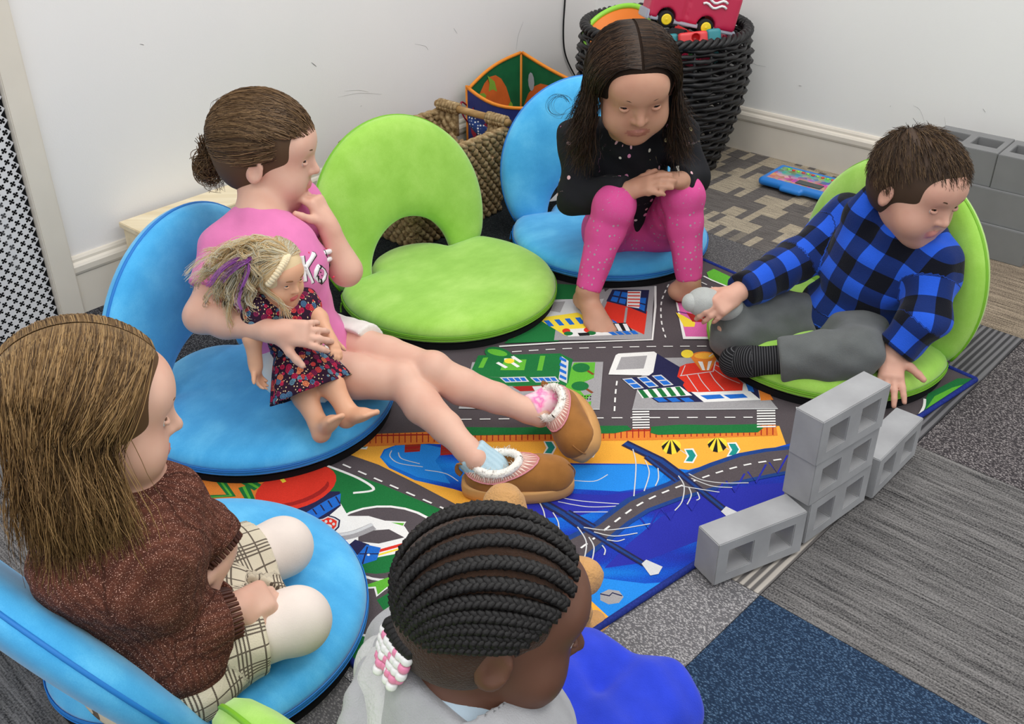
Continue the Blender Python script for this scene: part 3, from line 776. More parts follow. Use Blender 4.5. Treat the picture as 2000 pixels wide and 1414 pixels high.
# ---- garden, tower and roundabout at the near left
p = Print()
p.poly('org', [(330, 915), (430, 915), (600, 930), (560, 985), (470, 1000), (380, 990)])
for q in ([(362, 932), (400, 975), (452, 970), (430, 940), (470, 936), (505, 955)], [(400, 920), (440, 925)], [(455, 985), (490, 980), (476, 952)]): p.line('green', q, .022); p.line('lime', q, .006)
p.poly('green', [(610, 925), (650, 915), (745, 948), (868, 1000), (920, 1040), (700, 1030), (640, 990)])
p.line(W_, [(640, 912), (700, 936), (730, 958), (690, 965)], .006, True)
p.oval('road', 750, 1085, 130, 92, 30)
for rx, ry in ((132, 94), (74, 50)):
    p.line(W_, [(750 + rx * math.cos(a * math.pi / 15), 1085 + ry * math.sin(a * math.pi / 15)) for a in range(31)], .006)
p.oval('green', 735, 1085, 60, 38, 20)
p.poly('green', [(640, 1230), (760, 1160), (800, 1200), (760, 1300), (690, 1330), (640, 1330)]); p.poly('road', [(620, 1110), (720, 1150), (760, 1210), (700, 1250), (620, 1200)]); p.line(W_, [(690, 1236), (720, 1244), (770, 1236)], .005, True)
for q in ([(754, 1022), (790, 1024), (784, 1034), (786, 1046), (752, 1046), (756, 1034)], [(700, 1150), (735, 1138), (764, 1128), (768, 1140), (752, 1152), (738, 1164), (734, 1148)]): p.poly(W_, [(x + (x - 760) * .12, y + (y - 1080) * .05) for x, y in q]); p.poly('lime', q)
p.poly(W_, [(600, 990), (658, 972), (680, 1010), (720, 1010), (790, 1030), (820, 1075), (690, 1100), (668, 1070), (640, 1030)])
p.poly('road', [(700, 1040), (760, 1036), (790, 1052), (740, 1064), (700, 1060)])
p.line('pave', [(655, 1052), (690, 1046), (730, 1030)], .022, True); p.line('pale', [(655, 1048), (690, 1042), (728, 1026)], .008, True)
p.line('red', [(688, 1120), (706, 1088), (800, 1062)], .008); p.line('yel', [(692, 1124), (712, 1094), (802, 1068)], .005)
p.poly('navy', [(670, 1076), (694, 1056), (722, 1066), (712, 1090), (690, 1084)]); p.poly('blue', [(694, 1092), (716, 1066), (744, 1072), (736, 1096), (704, 1106)]); p.line('navy', [(718, 1070), (708, 1104)], .003); p.line('navy', [(702, 1084), (740, 1084)], .003); p.oval(W_, 720, 1086, 3, 2)
p.poly('navy', [(560, 1000), (640, 962), (664, 962), (666, 990), (640, 1012), (600, 1020)]); p.poly('blue', [(590, 1008), (640, 978), (666, 966), (664, 988), (622, 1014)])
for k in range(5): p.line('navy', [(596 + 15 * k, 1004 - 8 * k), (604 + 15 * k, 1014 - 7 * k)], .003)
p.oval('red', 578, 955, 82, 40, 26, -.30); p.oval('dkred', 580, 965, 66, 22, 22, -.3); p.oval('red', 574, 955, 70, 26, 22, -.3); p.line('yel', [(546, 932), (556, 944)], .008)
# shield with a paw mark
sh = lambda cx, cy, k: [(cx - 24 * k, cy - 10 * k), (cx - 12 * k, cy - 12 * k), (cx, cy - 18 * k), (cx + 14 * k, cy - 14 * k), (cx + 24 * k, cy - 8 * k), (cx + 22 * k, cy + 6 * k), (cx + 12 * k, cy + 16 * k), (cx + 2 * k, cy + 19 * k), (cx - 14 * k, cy + 14 * k), (cx - 22 * k, cy + 4 * k)]
p.poly('navy', sh(641, 1026, 1.0)); p.poly('pale', sh(641, 1026, .86)); p.poly('red', sh(641, 1026, .72))
p.oval('pale', 642, 1031, 7, 5, 10)
for (x, y) in ((631, 1027), (637, 1021), (646, 1020), (652, 1026)): p.oval('pale', x, y, 3, 3, 8)
p.poly('navy', [(720, 1290), (740, 1250), (790, 1222), (820, 1250), (790, 1300)]); p.poly('pale', [(728, 1288), (746, 1254), (790, 1232), (800, 1250), (780, 1290)]); p.poly('navy', [(738, 1284), (752, 1262), (790, 1244), (790, 1280)]); p.poly('red', [(744, 1278), (758, 1264), (790, 1252), (790, 1276)])
p.build('printed_lookout_tower')
# ================================================================== FLOOR CHAIRS
CR, CC = 0.288, 0.150
CHW = math.sqrt(CR * CR - CC * CC)
def suede(name, c, lo, hi):
    n = NT(name); v = n.coord()
    f = n.noise(n.coord(scale=(1, 1.6, 1)), 9, 4, 0.6); g = n.noise(v, 520, 2)
    ff = n.math('ADD', n.math('MULTIPLY', f, 0.8), n.math('MULTIPLY', g, 0.2))
    col = n.ramp(ff, [(0.34, srgb(*lo)), (0.5, srgb(*c)), (0.66, srgb(*hi))])
    n.bump(g, 0.25, 0.001); return n.out(col, 0.85, 0.15, sheen=0.35)
m_blue = suede('sky_blue_suede', (78, 178, 234), (66, 164, 223), (100, 196, 245))
m_lime = suede('lime_green_suede', (160, 211, 86), (147, 200, 73), (176, 222, 104))
m_blue_zip = plain('blue_zip_tape', (36, 126, 206), 0.5, 0.4); m_lime_zip = plain('lime_zip_tape', (122, 184, 40), 0.5, 0.4)
m_base = plain('black_base_cloth', (20, 20, 22), 0.9, 0.2)
def seat_outline(n=112):
    out = []
    for k in range(n):
        a = 2 * math.pi * k / n; dx, dy = math.cos(a), math.sin(a); best = 0
        # big disc cut at the hinge line
        t = CR
        if dy < 0: t = min(t, -CC / dy + 0.012)
        # rear lobe that fills the arch of the backrest
        lob = 0
        if dy < 0:
            A, B, y0 = 0.128, 0.105, -CC
            aa = dx * dx / A ** 2 + dy * dy / B ** 2; bb = -2 * dy * y0 / B ** 2; cc = y0 * y0 / B ** 2 - 1
            D_ = bb * bb - 4 * aa * cc
            if D_ > 0: lob = (-bb + math.sqrt(D_)) / (2 * aa)
        out.append((a, max(t, lob)))
    r = [q[1] for q in out]
    for _ in range(1): r = [(r[i - 1] + 2 * r[i] + r[(i + 1) % n]) / 4 for i in range(n)]
    return [(out[i][0], r[i]) for i in range(n)]
SO = seat_outline()
def seat_mesh():
    prof = [(0.05, 0.016), (0.012, 0.017), (0.002, 0.024), (0.0, 0.031), (0.006, 0.0345), (0.001, 0.038), (0.002, 0.046), (0.008, 0.057), (0.020, 0.066), (0.045, 0.072), (0.09, 0.0745), (0.15, 0.075)]
    n = len(SO); V, F = [], []
    for ins, z in prof:
        for a, r in SO: q = max(r - ins, 0.02); V.append((q * math.cos(a), q * math.sin(a), z))
    for i in range(len(prof) - 1):
        for k in range(n): F.append((i * n + k, i * n + (k + 1) % n, (i + 1) * n + (k + 1) % n, (i + 1) * n + k))
    V.append((0, 0, 0.0745)); c = len(V) - 1
    for k in range(n): F.append(((len(prof) - 1) * n + k, (len(prof) - 1) * n + (k + 1) % n, c))
    F.append(tuple(range(n - 1, -1, -1)))
    return V, F
def ring(z, off, r, closed=True):
    pts = [((q + off) * math.cos(a), (q + off) * math.sin(a), z) for a, q in SO]; pts.append(pts[0])
    return MB().tube(pts, r, 5, caps=False)
BR = 0.276; BH = 0.132; BFOOT = math.asin(max(-1, -BH / BR))
def arch_pts(t):   # t 0..1 from one foot to the other: outer and inner point in the plane of the backrest
    a = BFOOT + (math.pi - 2 * BFOOT) * t
    o_ = (BR * math.cos(a), BH + BR * math.sin(a))
    b = math.pi * t; i_ = (0.140 * math.cos(b), 0.0 + 0.132 * math.sin(b))
    return o_, i_
def back_mesh():
    m, n = 56, 20; V, F = [], []
    for s in range(m + 1):
        t = s / m; (ox, oz), (ix, iz) = arch_pts(t)
        cx, cz = (ox + ix) / 2, (oz + iz) / 2; hx, hz = (ox - ix) / 2, (oz - iz) / 2
        end = min(1.0, (min(t, 1 - t) / 0.035)) ** 0.5
        th = (0.028 + 0.014 * math.sin(math.pi * t)) * (0.72 + 0.28 * end); e2 = 0.94 + 0.06 * end
        for k in range(n):
            w = 2 * math.pi * k / n; c, q = math.cos(w), math.sin(w)
            c = math.copysign(abs(c) ** 0.72, c); q = math.copysign(abs(q) ** 0.72, q)
            V.append((cx + hx * c * e2, th * q, cz + hz * c * e2))
    for s in range(m):
        for k in range(n): F.append((s * n + k, s * n + (k + 1) % n, (s + 1) * n + (k + 1) % n, (s + 1) * n + k))
    F.append(tuple(range(n - 1, -1, -1))); F.append(tuple(m * n + k for k in range(n)))
    return V, F
def chair_meshes(cm, zm, nm):
    d = {}
    o = pydata('seat_cushion', *seat_mesh(), cm, None, True); d['seat'] = o.data; bpy.data.objects.remove(o)
    o = pydata('backrest', *back_mesh(), cm, None, True); d['back'] = o.data; bpy.data.objects.remove(o)
    mb = ring(0.0345, -0.001, 0.0034); k = ring(0.0395, 0.0012, 0.0012); mb.add(k.v, k.f); k = ring(0.0285, 0.0012, 0.0012); mb.add(k.v, k.f)
    o = mb.build('zip', zm, None, True); d['zip'] = o.data; bpy.data.objects.remove(o)
    mb = MB()
    for off, r in ((0.0, 0.0042), (0.0105, 0.0016), (-0.0105, 0.0016)):
        pts = []
        for s in range(61):
            (ox, oz), (ix, iz) = arch_pts(s / 60); L = math.hypot(ox - ix, oz - iz); th = 0.028 + 0.014 * math.sin(math.pi * s / 60)
            sh_ = 0.0005 if off == 0 else -0.006
            pts.append((ox + (ox - ix) / L * (sh_ - .002), off, oz + (oz - iz) / L * (sh_ - .002)))
        mb.tube(pts, r, 5)
    o = mb.build('back_zip', zm, None, True); d['bzip'] = o.data; bpy.data.objects.remove(o)
    pts = [((q - 0.006) * math.cos(a), (q - 0.006) * math.sin(a)) for a, q in SO]
    o = MB().prism(pts, 0.0, 0.017).build('base', m_base); d['base'] = o.data; bpy.data.objects.remove(o)
    mb = MB(); mb.box((0, 0, 0), (0.006, 0.004, 0.009), bev=.001); mb.tube([(0, -.003, -.003), (0, -.006, -.016), (0.002, -.007, -.028)], [.0022, .002, .003], 6)
    o = mb.build('zip_pull', zm); d['pull'] = o.data; bpy.data.objects.remove(o)
    return d
CM_B = chair_meshes(m_blue, m_blue_zip, 'blue'); CM_G = chair_meshes(m_lime, m_lime_zip, 'lime')
def floor_chair(cx, cy, face, recline, D, label, group, z=0.0075):
    root = empty('floor_chair', (cx, cy, z), math.radians(face - 90), label, 'floor chair', group)
    link('base', D['base'], None, root)
    s_ = link('seat_cushion', D['seat'], None, root); link('zip', D['zip'], None, s_)
    pu = link('zip_pull', D['pull'], None, s_)
    a = math.radians(-24); pu.location = (CR * math.cos(a) * 1.005, CR * math.sin(a) * 1.005, 0.034); pu.rotation_euler = (0, 0, a + math.pi / 2)
    b = link('backrest', D['back'], None, root); b.location = (0, -CC - 0.012, 0.042); b.rotation_euler = (math.radians(recline), 0, 0)
    link('back_zip', D['bzip'], None, b)
    return root
gC = 'round fold-up floor chairs in a ring on the play rug'
CH = dict(
    blueL=floor_chair(-0.555, 1.930, -23, 1, CM_B, 'sky blue round floor chair under the girl with the doll', gC),
    greenC=floor_chair(-0.169, 2.464, -47.6, 15, CM_G, 'empty lime green round floor chair between the two blue ones', gC),
    blue2=floor_chair(0.290, 2.800, -72, 14, CM_B, 'sky blue floor chair by the black basket under the girl in pink leggings', gC),
    greenR=floor_chair(0.775, 2.195, 209, 6, CM_G, 'lime green floor chair under the boy in the checked hoodie', gC),
    nearB=floor_chair(-0.535, 1.262, 53, 27, CM_B, 'sky blue floor chair at the lower left under the girl in brown', gC, z=0.0),
    nearG=floor_chair(-0.010, 0.862, 48, 18, CM_G, 'lime green floor chair at the bottom edge under the child with cornrows', gC, z=0.0))

# ================================================================== FOAM BLOCKS
def foam_mat():
    n = NT('grey_foam'); v = n.coord(); f = n.noise(v, 14, 4); g = n.noise(v, 420, 2)
    n.bump(g, 0.12, 0.001); return n.out(n.ramp(f, [(0.3, srgb(150, 150, 151)), (0.7, srgb(166, 166, 167))]), 0.7, 0.25)
m_foam = foam_mat(); m_foam_d = plain('dark_grey_foam', (128, 128, 128), 0.75, 0.2, 0.05, 12, 0.1, 400)
BL, BT, BHt = 0.200, 0.060, 0.095
def hollow_block(L, T, H, hw, hh, bev=0.0016):
    """long block with two straight holes through its thickness (y)"""
    cx = L * 0.235; bm = bmesh.new()
    outer = [(-L / 2, 0), (L / 2, 0), (L / 2, H), (-L / 2, H)]
    xs = [-L / 2, -cx - hw, -cx + hw, cx - hw, cx + hw, L / 2]; zs = [0, H / 2 - hh, H / 2 + hh, H]
    vd = {}
    for y in (-T / 2, T / 2):
        for i, x in enumerate(xs):
            for j, z in enumerate(zs): vd[(y, i, j)] = bm.verts.new((x, y, z))
    hole = {(1, 1), (3, 1)}
    for y, fl in ((-T / 2, False), (T / 2, True)):
        for i in range(5):
            for j in range(3):
                if (i, j) in hole: continue
                q = [vd[(y, i, j)], vd[(y, i + 1, j)], vd[(y, i + 1, j + 1)], vd[(y, i, j + 1)]]
                bm.faces.new(q[::-1] if fl else q)
    f_, b_ = -T / 2, T / 2
    for i in range(5):
        bm.faces.new([vd[(b_, i, 0)], vd[(b_, i + 1, 0)], vd[(f_, i + 1, 0)], vd[(f_, i, 0)]]); bm.faces.new([vd[(f_, i, 3)], vd[(f_, i + 1, 3)], vd[(b_, i + 1, 3)], vd[(b_, i, 3)]])
    for j in range(3):
        bm.faces.new([vd[(f_, 0, j)], vd[(f_, 0, j + 1)], vd[(b_, 0, j + 1)], vd[(b_, 0, j)]]); bm.faces.new([vd[(b_, 5, j)], vd[(b_, 5, j + 1)], vd[(f_, 5, j + 1)], vd[(f_, 5, j)]])
    for (i, j) in hole:
        a = [(i, j), (i + 1, j), (i + 1, j + 1), (i, j + 1)]
        for k in range(4):
            p_, q_ = a[k], a[(k + 1) % 4]
            bm.faces.new([vd[(f_, *p_)], vd[(b_, *p_)], vd[(b_, *q_)], vd[(f_, *q_)]])
    bmesh.ops.recalc_face_normals(bm, faces=list(bm.faces))
    ed = [e for e in bm.edges if len(e.link_faces) == 2 and e.calc_face_angle(0) > 1.0]
    bmesh.ops.bevel(bm, geom=ed, offset=bev, segments=2, affect='EDGES')
    me = bpy.data.meshes.new('foam_block'); bm.to_mesh(me); bm.free(); return me
blk_me = hollow_block(BL, BT, BHt, BL * .135, BHt * .27); blk_me.materials.append(m_foam)
def foam_block(p, ang, z, label, along=0.0, tilt=0.0):
    """p: near bottom left corner of the holed face, ang: run of that face"""
    a = math.radians(ang); d = np.array([math.cos(a), math.sin(a)]); nn = np.array([-d[1], d[0]])
    c = np.array(p) + d * (BL / 2 + along) + nn * BT / 2
    o = link('foam_block', blk_me); o.location = (c[0], c[1], z); o.rotation_euler = (tilt, 0, a)
    return tag(o, label, 'foam block', 'grey foam cinder blocks in the small wall on the rug edge')
Z0 = 0.0075
foam_block((0.360, 1.355), 27.5, Z0, 'grey foam cinder block lying at the near left end of the low wall')
foam_block((0.548, 1.466), 40.5, Z0, 'bottom grey foam block of the three block tower')
foam_block((0.541, 1.460), 39.5, Z0 + BHt, 'middle grey foam block of the three block tower')
foam_block((0.538, 1.455), 38.5, Z0 + 2 * BHt, 'top grey foam block of the three block tower beside the boy')
foam_block((0.716, 1.600), 47.5, Z0, 'grey foam block on the floor at the far end of the low wall')
big_me = hollow_block(0.205, 0.16, 0.1, 0.036, 0.032); big_me.materials.append(m_foam_d)
def stack_block(s, off, z, label, turn=0.0):
    # holes face up: the block is laid on its holed face
    me = flat_me; o = link('foam_block', me); c = wr(s, z, off)
    o.location = c; o.rotation_euler = (0, 0, AR + turn)
    return tag(o, label, 'foam block', 'dark grey foam blocks stacked by the right wall')
flat_me = hollow_block(0.205, 0.1, 0.16, 0.036, 0.036)
flat_me.transform(Matrix.Rotation(math.radians(90), 4, 'X') @ Matrix.Translation((0, 0, -0.08))); flat_me.transform(Matrix.Translation((0, 0, 0.05))); flat_me.materials.append(m_foam_d)
_s = ((np.array([1.467, 2.66]) - CORN) @ DR)
_o = (np.array([1.467, 2.66]) - CORN) @ (-DL)
for lay in range(3):
    for k in range(2):
        nm = ['bottom', 'middle', 'top'][lay]; sd = ['nearer the right edge', 'just behind the boy'][k]
        stack_block(_s - 0.104 - 0.207 * k + (0.06 if lay == 2 else 0) - (0.0 if lay else .0), _o - 0.08 - 0.012 * lay, 0.1 * lay, 'dark grey hollow foam block in the %s layer of the stack, %s' % (nm, sd), 0.01 * lay)
# ================================================================== BASKETS AND TOYS BY THE WALL
m_wood = None
def wood_mat(name, a, b, sc=(3, 40, 40)):
    n = NT(name); f = n.noise(n.coord(scale=sc), 1.0, 4); n.bump(f, .1, .001); return n.out(n.ramp(f, [(.35, srgb(*a)), (.65, srgb(*b))]), 0.55, 0.3)
m_pine = wood_mat('pale_pine', (222, 204, 168), (236, 222, 192))
# pine step against the left wall
s_st, z_st = onwall(232, 444)
st = wthing('wooden_step', wl(s_st - .2, 0, .06), 'pale pine wooden step against the wall behind the blue chair', 'step')
zt = 0.215
MB().box(wl(s_st - 0.17, zt - 0.008, 0.088), (0.36, 0.13, 0.016), RL, bev=.002).build('top_board', m_pine, st)
MB().box(wl(s_st - 0.006, (zt - .016) / 2, 0.086), (0.016, 0.118, zt - .016), RL, bev=.0015).build('side_board', m_pine, st)
MB().box(wl(s_st - 0.334, (zt - .016) / 2, 0.086), (0.016, 0.118, zt - .016), RL, bev=.0015).build('side_board', m_pine, st)
MB().box(wl(s_st - 0.17, (zt - .016) / 2, 0.14), (0.312, 0.012, zt - .016), RL, bev=.0015).build('front_board', m_pine, st)

# black cable
m_cable = plain('black_rubber', (22, 22, 24), 0.5)
cp = [onwall(x, y) for x, y in ((1106, -160), (1104, -60), (1101, 0), (1098, 50), (1099, 90), (1106, 118), (1122, 150), (1146, 190))]
cb = MB().tube(smooth_path([wl(s, z, .006) for s, z in cp], 40), 0.0032, 6).build('cable', m_cable, None, True); tag(cb, 'black cable hanging down the wall near the corner', 'cable')

# ---- black wicker hamper
m_bw = plain('black_wicker', (24, 23, 24), 0.45, 0.4, 0.3, 60)
m_bw2 = plain('charcoal_wicker', (34, 33, 34), 0.48, 0.4, 0.3, 60)
BC = (0.520, 3.545); BHH = 0.475
hp = wthing('wicker_hamper', (*BC, 0), 'tall black wicker hamper full of toys in the corner', 'basket')
def hr(z): t = z / BHH; return 0.205 + 0.085 * math.sin(min(t, 1) * 1.9) - (0.012 * max(0, t - .75) * 4)
NS = 30
def hz(a, z): return z + 0.0   # level
for r_ in range(27):
    z = 0.012 + r_ * (BHH - 0.03) / 26; pts = []
    for k in range(NS * 4 + 1):
        a = 2 * math.pi * k / (NS * 4)
        w = 0.0075 * math.cos(a * NS / 2 + (math.pi if r_ % 2 else 0)) + rng.normal(0, .0012)
        r = hr(z) + w; pts.append((BC[0] + r * math.cos(a), BC[1] + r * math.sin(a), z + 0.003 * math.sin(a * 3 + r_) + rng.normal(0, .0009)))
    MB().tube(pts, 0.0074 + .0012 * random.random(), 5, caps=False).build('weaver', m_bw if r_ % 3 else m_bw2, hp, True)
for k in range(NS):
    a = 2 * math.pi * (k + .5) / NS
    MB().tube([(BC[0] + hr(z) * math.cos(a), BC[1] + hr(z) * math.sin(a), z) for z in np.linspace(0.0, BHH, 9)], 0.005, 5).build('stake', m_bw, hp, True)
for q in range(3):
    pts = []
    for k in range(181):
        a = 2 * math.pi * k / 180; ph = a * 22 + q * 2 * math.pi / 3
        r = hr(BHH) + 0.011 * math.cos(ph); pts.append((BC[0] + r * math.cos(a), BC[1] + r * math.sin(a), BHH + 0.010 * math.sin(ph)))
    MB().tube(pts, 0.0085, 6, caps=False).build('rim_strand', m_bw2 if q == 1 else m_bw, hp, True)
MB().lathe([(0.01, .004), (0.2, .004), (0.2, .012), (0.01, .012)], (*BC, 0), 24).build('bottom', m_bw, hp)
lp = [J(x, y, y=3.50) for x, y in ((1446, 150), (1456, 128), (1458, 118), (1460, 140), (1452, 165))]
MB().tube(smooth_path(lp, 16), .004, 5).build('loose_strand', m_bw, hp, True)
# filling
def filler(name, label, cat, prims, mats, loc, h=.005):
    o = wthing(name, loc, label, cat, 'toys heaped in the black hamper'); soft(name + '_body', prims, mats, o, h=h, uv=len(mats) > 1 if isinstance(mats, list) else False); return o
m_tl = plain('toy_lime', (150, 222, 66), .4, .5); m_to = plain('toy_orange', (240, 128, 30), .4, .5); m_tr = plain('toy_red', (222, 60, 62), .35, .5); m_tt = plain('toy_teal', (40, 132, 140), .4, .5)
m_tb = plain('toy_blue', (70, 120, 214), .4, .5); m_tg = plain('toy_green', (44, 104, 56), .5, .4); m_tm = plain('toy_maroon', (168, 32, 66), .4, .5); m_dk = plain('toy_dark', (40, 36, 40), .6, .3)
c0 = J(1205, 60, y=3.52)
bw = wthing('toy_bowl', tuple(c0), 'lime rimmed orange toy bowl at the left inside the black hamper', 'toy', 'toys heaped in the black hamper')
RB = Matrix.Rotation(math.radians(-24), 3, 'Y') @ Matrix.Rotation(math.radians(20), 3, 'X')
MB().lathe([(.01, -.05), (.06, -.05), (.10, -.01), (.108, .008), (.10, .006), (.055, -.035), (.01, -.037)], c0, 28, RB).build('bowl', m_to, bw, True)
MB().tube([tuple(Vector(c0) + RB @ Vector((.112 * math.cos(w), .112 * math.sin(w), .010))) for w in np.linspace(0, 6.2832, 41)], .0095, 8, caps=False).build('rim', m_tl, bw, True)
fl_c = (BC[0], BC[1], BHH - .09)
hf = wthing('toy_heap_blocks', fl_c, 'dark mixed toy bricks filling the black hamper', 'toys', 'toys heaped in the black hamper')
hf.name = 'toy_brick_heap'
for k in range(34):
    a = random.random() * 6.28; r = .2 * math.sqrt(random.random()); m = random.choice([m_tb, m_tg, m_tm, m_dk, m_tr, m_tt, m_to])
    MB().box((BC[0] + r * math.cos(a), BC[1] + r * math.sin(a), BHH - .10 + random.random() * .06), (.06 + .05 * random.random(), .05, .04), rotm_ if False else Matrix.Rotation(random.random() * 3, 3, 'Z') @ Matrix.Rotation(random.random() * .8, 3, 'X'), bev=.006).build('toy_brick', m, hf)
WP[hf.name] = Matrix.Translation(Vector(fl_c)).inverted()
for ch in hf.children: ch.matrix_parent_inverse = WP[hf.name]
# red and teal toy by the near rim
c1 = J(1352, 78, y=3.36); R1 = Matrix.Rotation(math.radians(-6), 3, 'Y') @ Matrix.Rotation(math.radians(-18), 3, 'X')
tt = wthing('toy_hammer_block', tuple(c1), 'red and teal plastic toy with a round hole on the near rim', 'toy', 'toys heaped in the black hamper')
bm_ = [rbox(c1, (.047, .03, .024), .010, np.array(R1), .004, 0), sub(cone(c1 + np.array(R1) @ np.array([0.008, -.05, .004]), c1 + np.array(R1) @ np.array([0.008, -.01, .004]), .013, .013, .003))]
soft('red_body', bm_, m_tr, tt, h=.0025, uv=False)
soft('teal_end', [rbox(c1 + np.array(R1) @ np.array([.068, .01, .004]), (.024, .026, .024), .010, np.array(R1), .004)], m_tt, tt, h=.003, uv=False)
soft('teal_grip', [rbox(c1 + np.array(R1) @ np.array([-.075, .01, .006]), (.03, .022, .02), .010, np.array(R1), .004)], m_tt, tt, h=.003, uv=False)
# ---- fire engine
m_eng = plain('fire_engine_red', (190, 36, 74), .32, .5); m_bum = plain('engine_grey', (170, 172, 184), .4, .5); m_tyre = plain('tyre_black', (24, 24, 26), .7); m_hub = plain('hub_yellow', (244, 212, 40), .35, .5); m_hose = plain('hose_white', (238, 236, 236), .5)
tc = J(1348, 12, y=3.44); RT_ = Matrix.Rotation(math.radians(13), 3, 'Y') @ Matrix.Rotation(math.radians(8), 3, 'Z') @ Matrix.Rotation(math.radians(-6), 3, 'X'); RTn = np.array(RT_)
W3 = lambda x, y, z: tc + RTn @ np.array([x, y, z])
fe = wthing('toy_fire_engine', tuple(W3(0, 0, -.08)), 'red toy fire engine with yellow wheels on top of the hamper', 'toy vehicle')
soft('body', [rbox(W3(-.085, 0, .012), (.060, .05, .068), .014, RTn, .004), rbox(W3(.062, 0, .006), (.092, .05, .060), .014, RTn, .006), rbox(W3(.125, 0, .03), (.028, .046, .075), .016, RTn, .01),
              sub(cone(W3(-.085, -.07, -.046), W3(-.085, .07, -.046), .031, .031, .003)), sub(cone(W3(.052, -.07, -.046), W3(.052, .07, -.046), .031, .031, .003)), sub(rbox(W3(-.0215, -.052, .02), (.004, .006, .08), .002, RTn, .002))], m_eng, fe, h=.004, uv=False)
MB().box(W3(0.01, 0, -.052), (.298, .094, .014), RT_, bev=.003).build('chassis', m_bum, fe)
MB().box(W3(-.146, 0, -.046), (.012, .09, .03), RT_, bev=.003).build('front_bumper', m_bum, fe)
MB().box(W3(-.148, 0, .024), (.010, .06, .014), RT_, bev=.003).build('front_light', m_hub, fe)
MB().box(W3(-.09, -.0495, .05), (.055, .004, .03), RT_, bev=.001).build('cab_window', m_hub, fe)
for wx in (-.085, .052):
    for sy in (-1, 1):
        R_ = RT_ @ Matrix.Rotation(math.radians(-90 * sy), 3, 'X'); c = W3(wx, sy * .042, -.050)
        w_ = MB().lathe([(.012, -.012), (.022, -.012), (.027, -.008), (.027, .008), (.022, .012), (.012, .010)], c, 24, R_).build('wheel', m_tyre, fe, True)
        MB().lathe([(.002, .004), (.015, .006), (.0175, .0125), (.014, .014), (.006, .011), (.002, .014)], c, 18, R_.copy()).build('hub', m_hub, w_, True)
hs = MB()
for k in range(4):
    pts = [W3(.022 + .018 * i * .5, -.0525, .018 + .016 * k + .006 * math.sin(i * 1.0 + .4)) for i in range(10)]
    hs.tube(pts, .0042, 5)
hs.build('hose', m_hose, fe, True)

# ---- seagrass basket
def grass_mat():
    n = NT('seagrass'); v = n.coord(); f = n.noise(v, 70, 4, .6); g = n.noise(v, 420, 2)
    n.bump(g, .5, .002); return n.out(n.ramp(f, [(.3, srgb(122, 98, 66)), (.5, srgb(160, 134, 96)), (.68, srgb(194, 170, 130))]), .8, .2)
m_sg = grass_mat()
WA = np.array([-0.020, 3.085]); wu = -DL; wv = -DR; WLn, WWd, WH = 0.42, 0.285, 0.262
def wk(a, b, z):   # a along wu, b along wv (0..1), slightly tapered
    k = 0.90 + 0.10 * z / WH; p = WA + wu * WLn * (0.5 + (a - .5) * k) + wv * WWd * (0.5 + (b - .5) * k); return np.array([p[0], p[1], z])
sg = wthing('seagrass_basket', tuple(wk(.5, .5, 0)), 'tan woven seagrass basket with a rod handle behind the empty lime chair', 'basket')
def per(t):   # perimeter parameter 0..4
    t = t % 4; i = int(t); f = t - i
    return [(f, 0), (1, f), (1 - f, 1), (0, 1 - f)][i]
rows = 15
def pernorm(t):
    i = int(t % 4); return [-wv, wu, wv, -wu][i]
for r_ in range(rows):
    z = .010 + r_ * (WH - .02) / (rows - 1); 
    for sd in range(4):
        n_ = [26, 18, 26, 18][sd]; pts = []; rad = []
        if sd == 3 and r_ >= rows - 4: segs = [(0, .26), (.74, 1)]      # hand hole under the rod on the end by the fabric bin
        else: segs = [(0, 1)]
        for (s0, s1) in segs:
            pts = []; rad = []; m_ = int(n_ * 4 * (s1 - s0)) + 1
            for k in range(m_):
                f = s0 + (s1 - s0) * k / (m_ - 1); a, b = per(sd + min(f, .9999)); w = .0055 * math.cos(f * n_ * math.pi + (math.pi if r_ % 2 else 0)); nn = pernorm(sd)
                p_ = wk(a, b, z); p_[:2] += nn * w; p_[2] += .006 * math.sin(f * n_ * math.pi + (math.pi if r_ % 2 else 0)); pts.append(p_); rad.append(.0088 + .003 * abs(math.cos(f * n_ * math.pi)))
            MB().tube(pts, rad, 5).build('woven_strand', m_sg, sg, True)
for sd in range(4):
    if sd == 3: continue
    for q in range(2):
        pts = []
        for k in range(61):
            f = k / 60; a, b = per(sd + min(f, .9999)); p_ = wk(a, b, WH + .004); ph = f * 40 + q * math.pi; p_[2] += .006 * math.sin(ph); p_[:2] += pernorm(sd) * .006 * math.cos(ph); pts.append(p_)
        MB().tube(pts, .0085, 6).build('rim_strand', m_sg, sg, True)
rod_m = wood_mat('bamboo_rod', (150, 116, 70), (184, 148, 98))
e0, e1 = wk(0, 0, WH + .028), wk(0, 1, WH + .028)
ex = (e1 - e0) / np.linalg.norm(e1 - e0)
MB().tube([e0 - ex * .012, e0 + (e1 - e0) * .5, e1 + ex * .012], .0115, 10).build('rod_handle', rod_m, sg, True)
for (f0, f1) in ((0.0, .27), (.70, 1.0)):
    n_ = 7
    for k in range(n_):
        c = e0 + (e1 - e0) * (f0 + (f1 - f0) * (k + .5) / n_)
        pts = [c + (np.array([wu[0], wu[1], 0]) * math.cos(w) + np.array([0, 0, 1]) * math.sin(w)) * .0145 for w in np.linspace(0, 2 * math.pi, 13)]
        MB().tube(pts, .0065, 5).build('rod_wrap', m_sg, sg, True)
    for k in range(3):
        c = e0 + (e1 - e0) * (f0 + (f1 - f0) * (k + .5) / 3)
        MB().tube([c + np.array([0, 0, -.006]), c + np.array([0, 0, -.045]), c + np.array([0, 0, -.09])], .011, 6).build('handle_post', m_sg, sg, True)
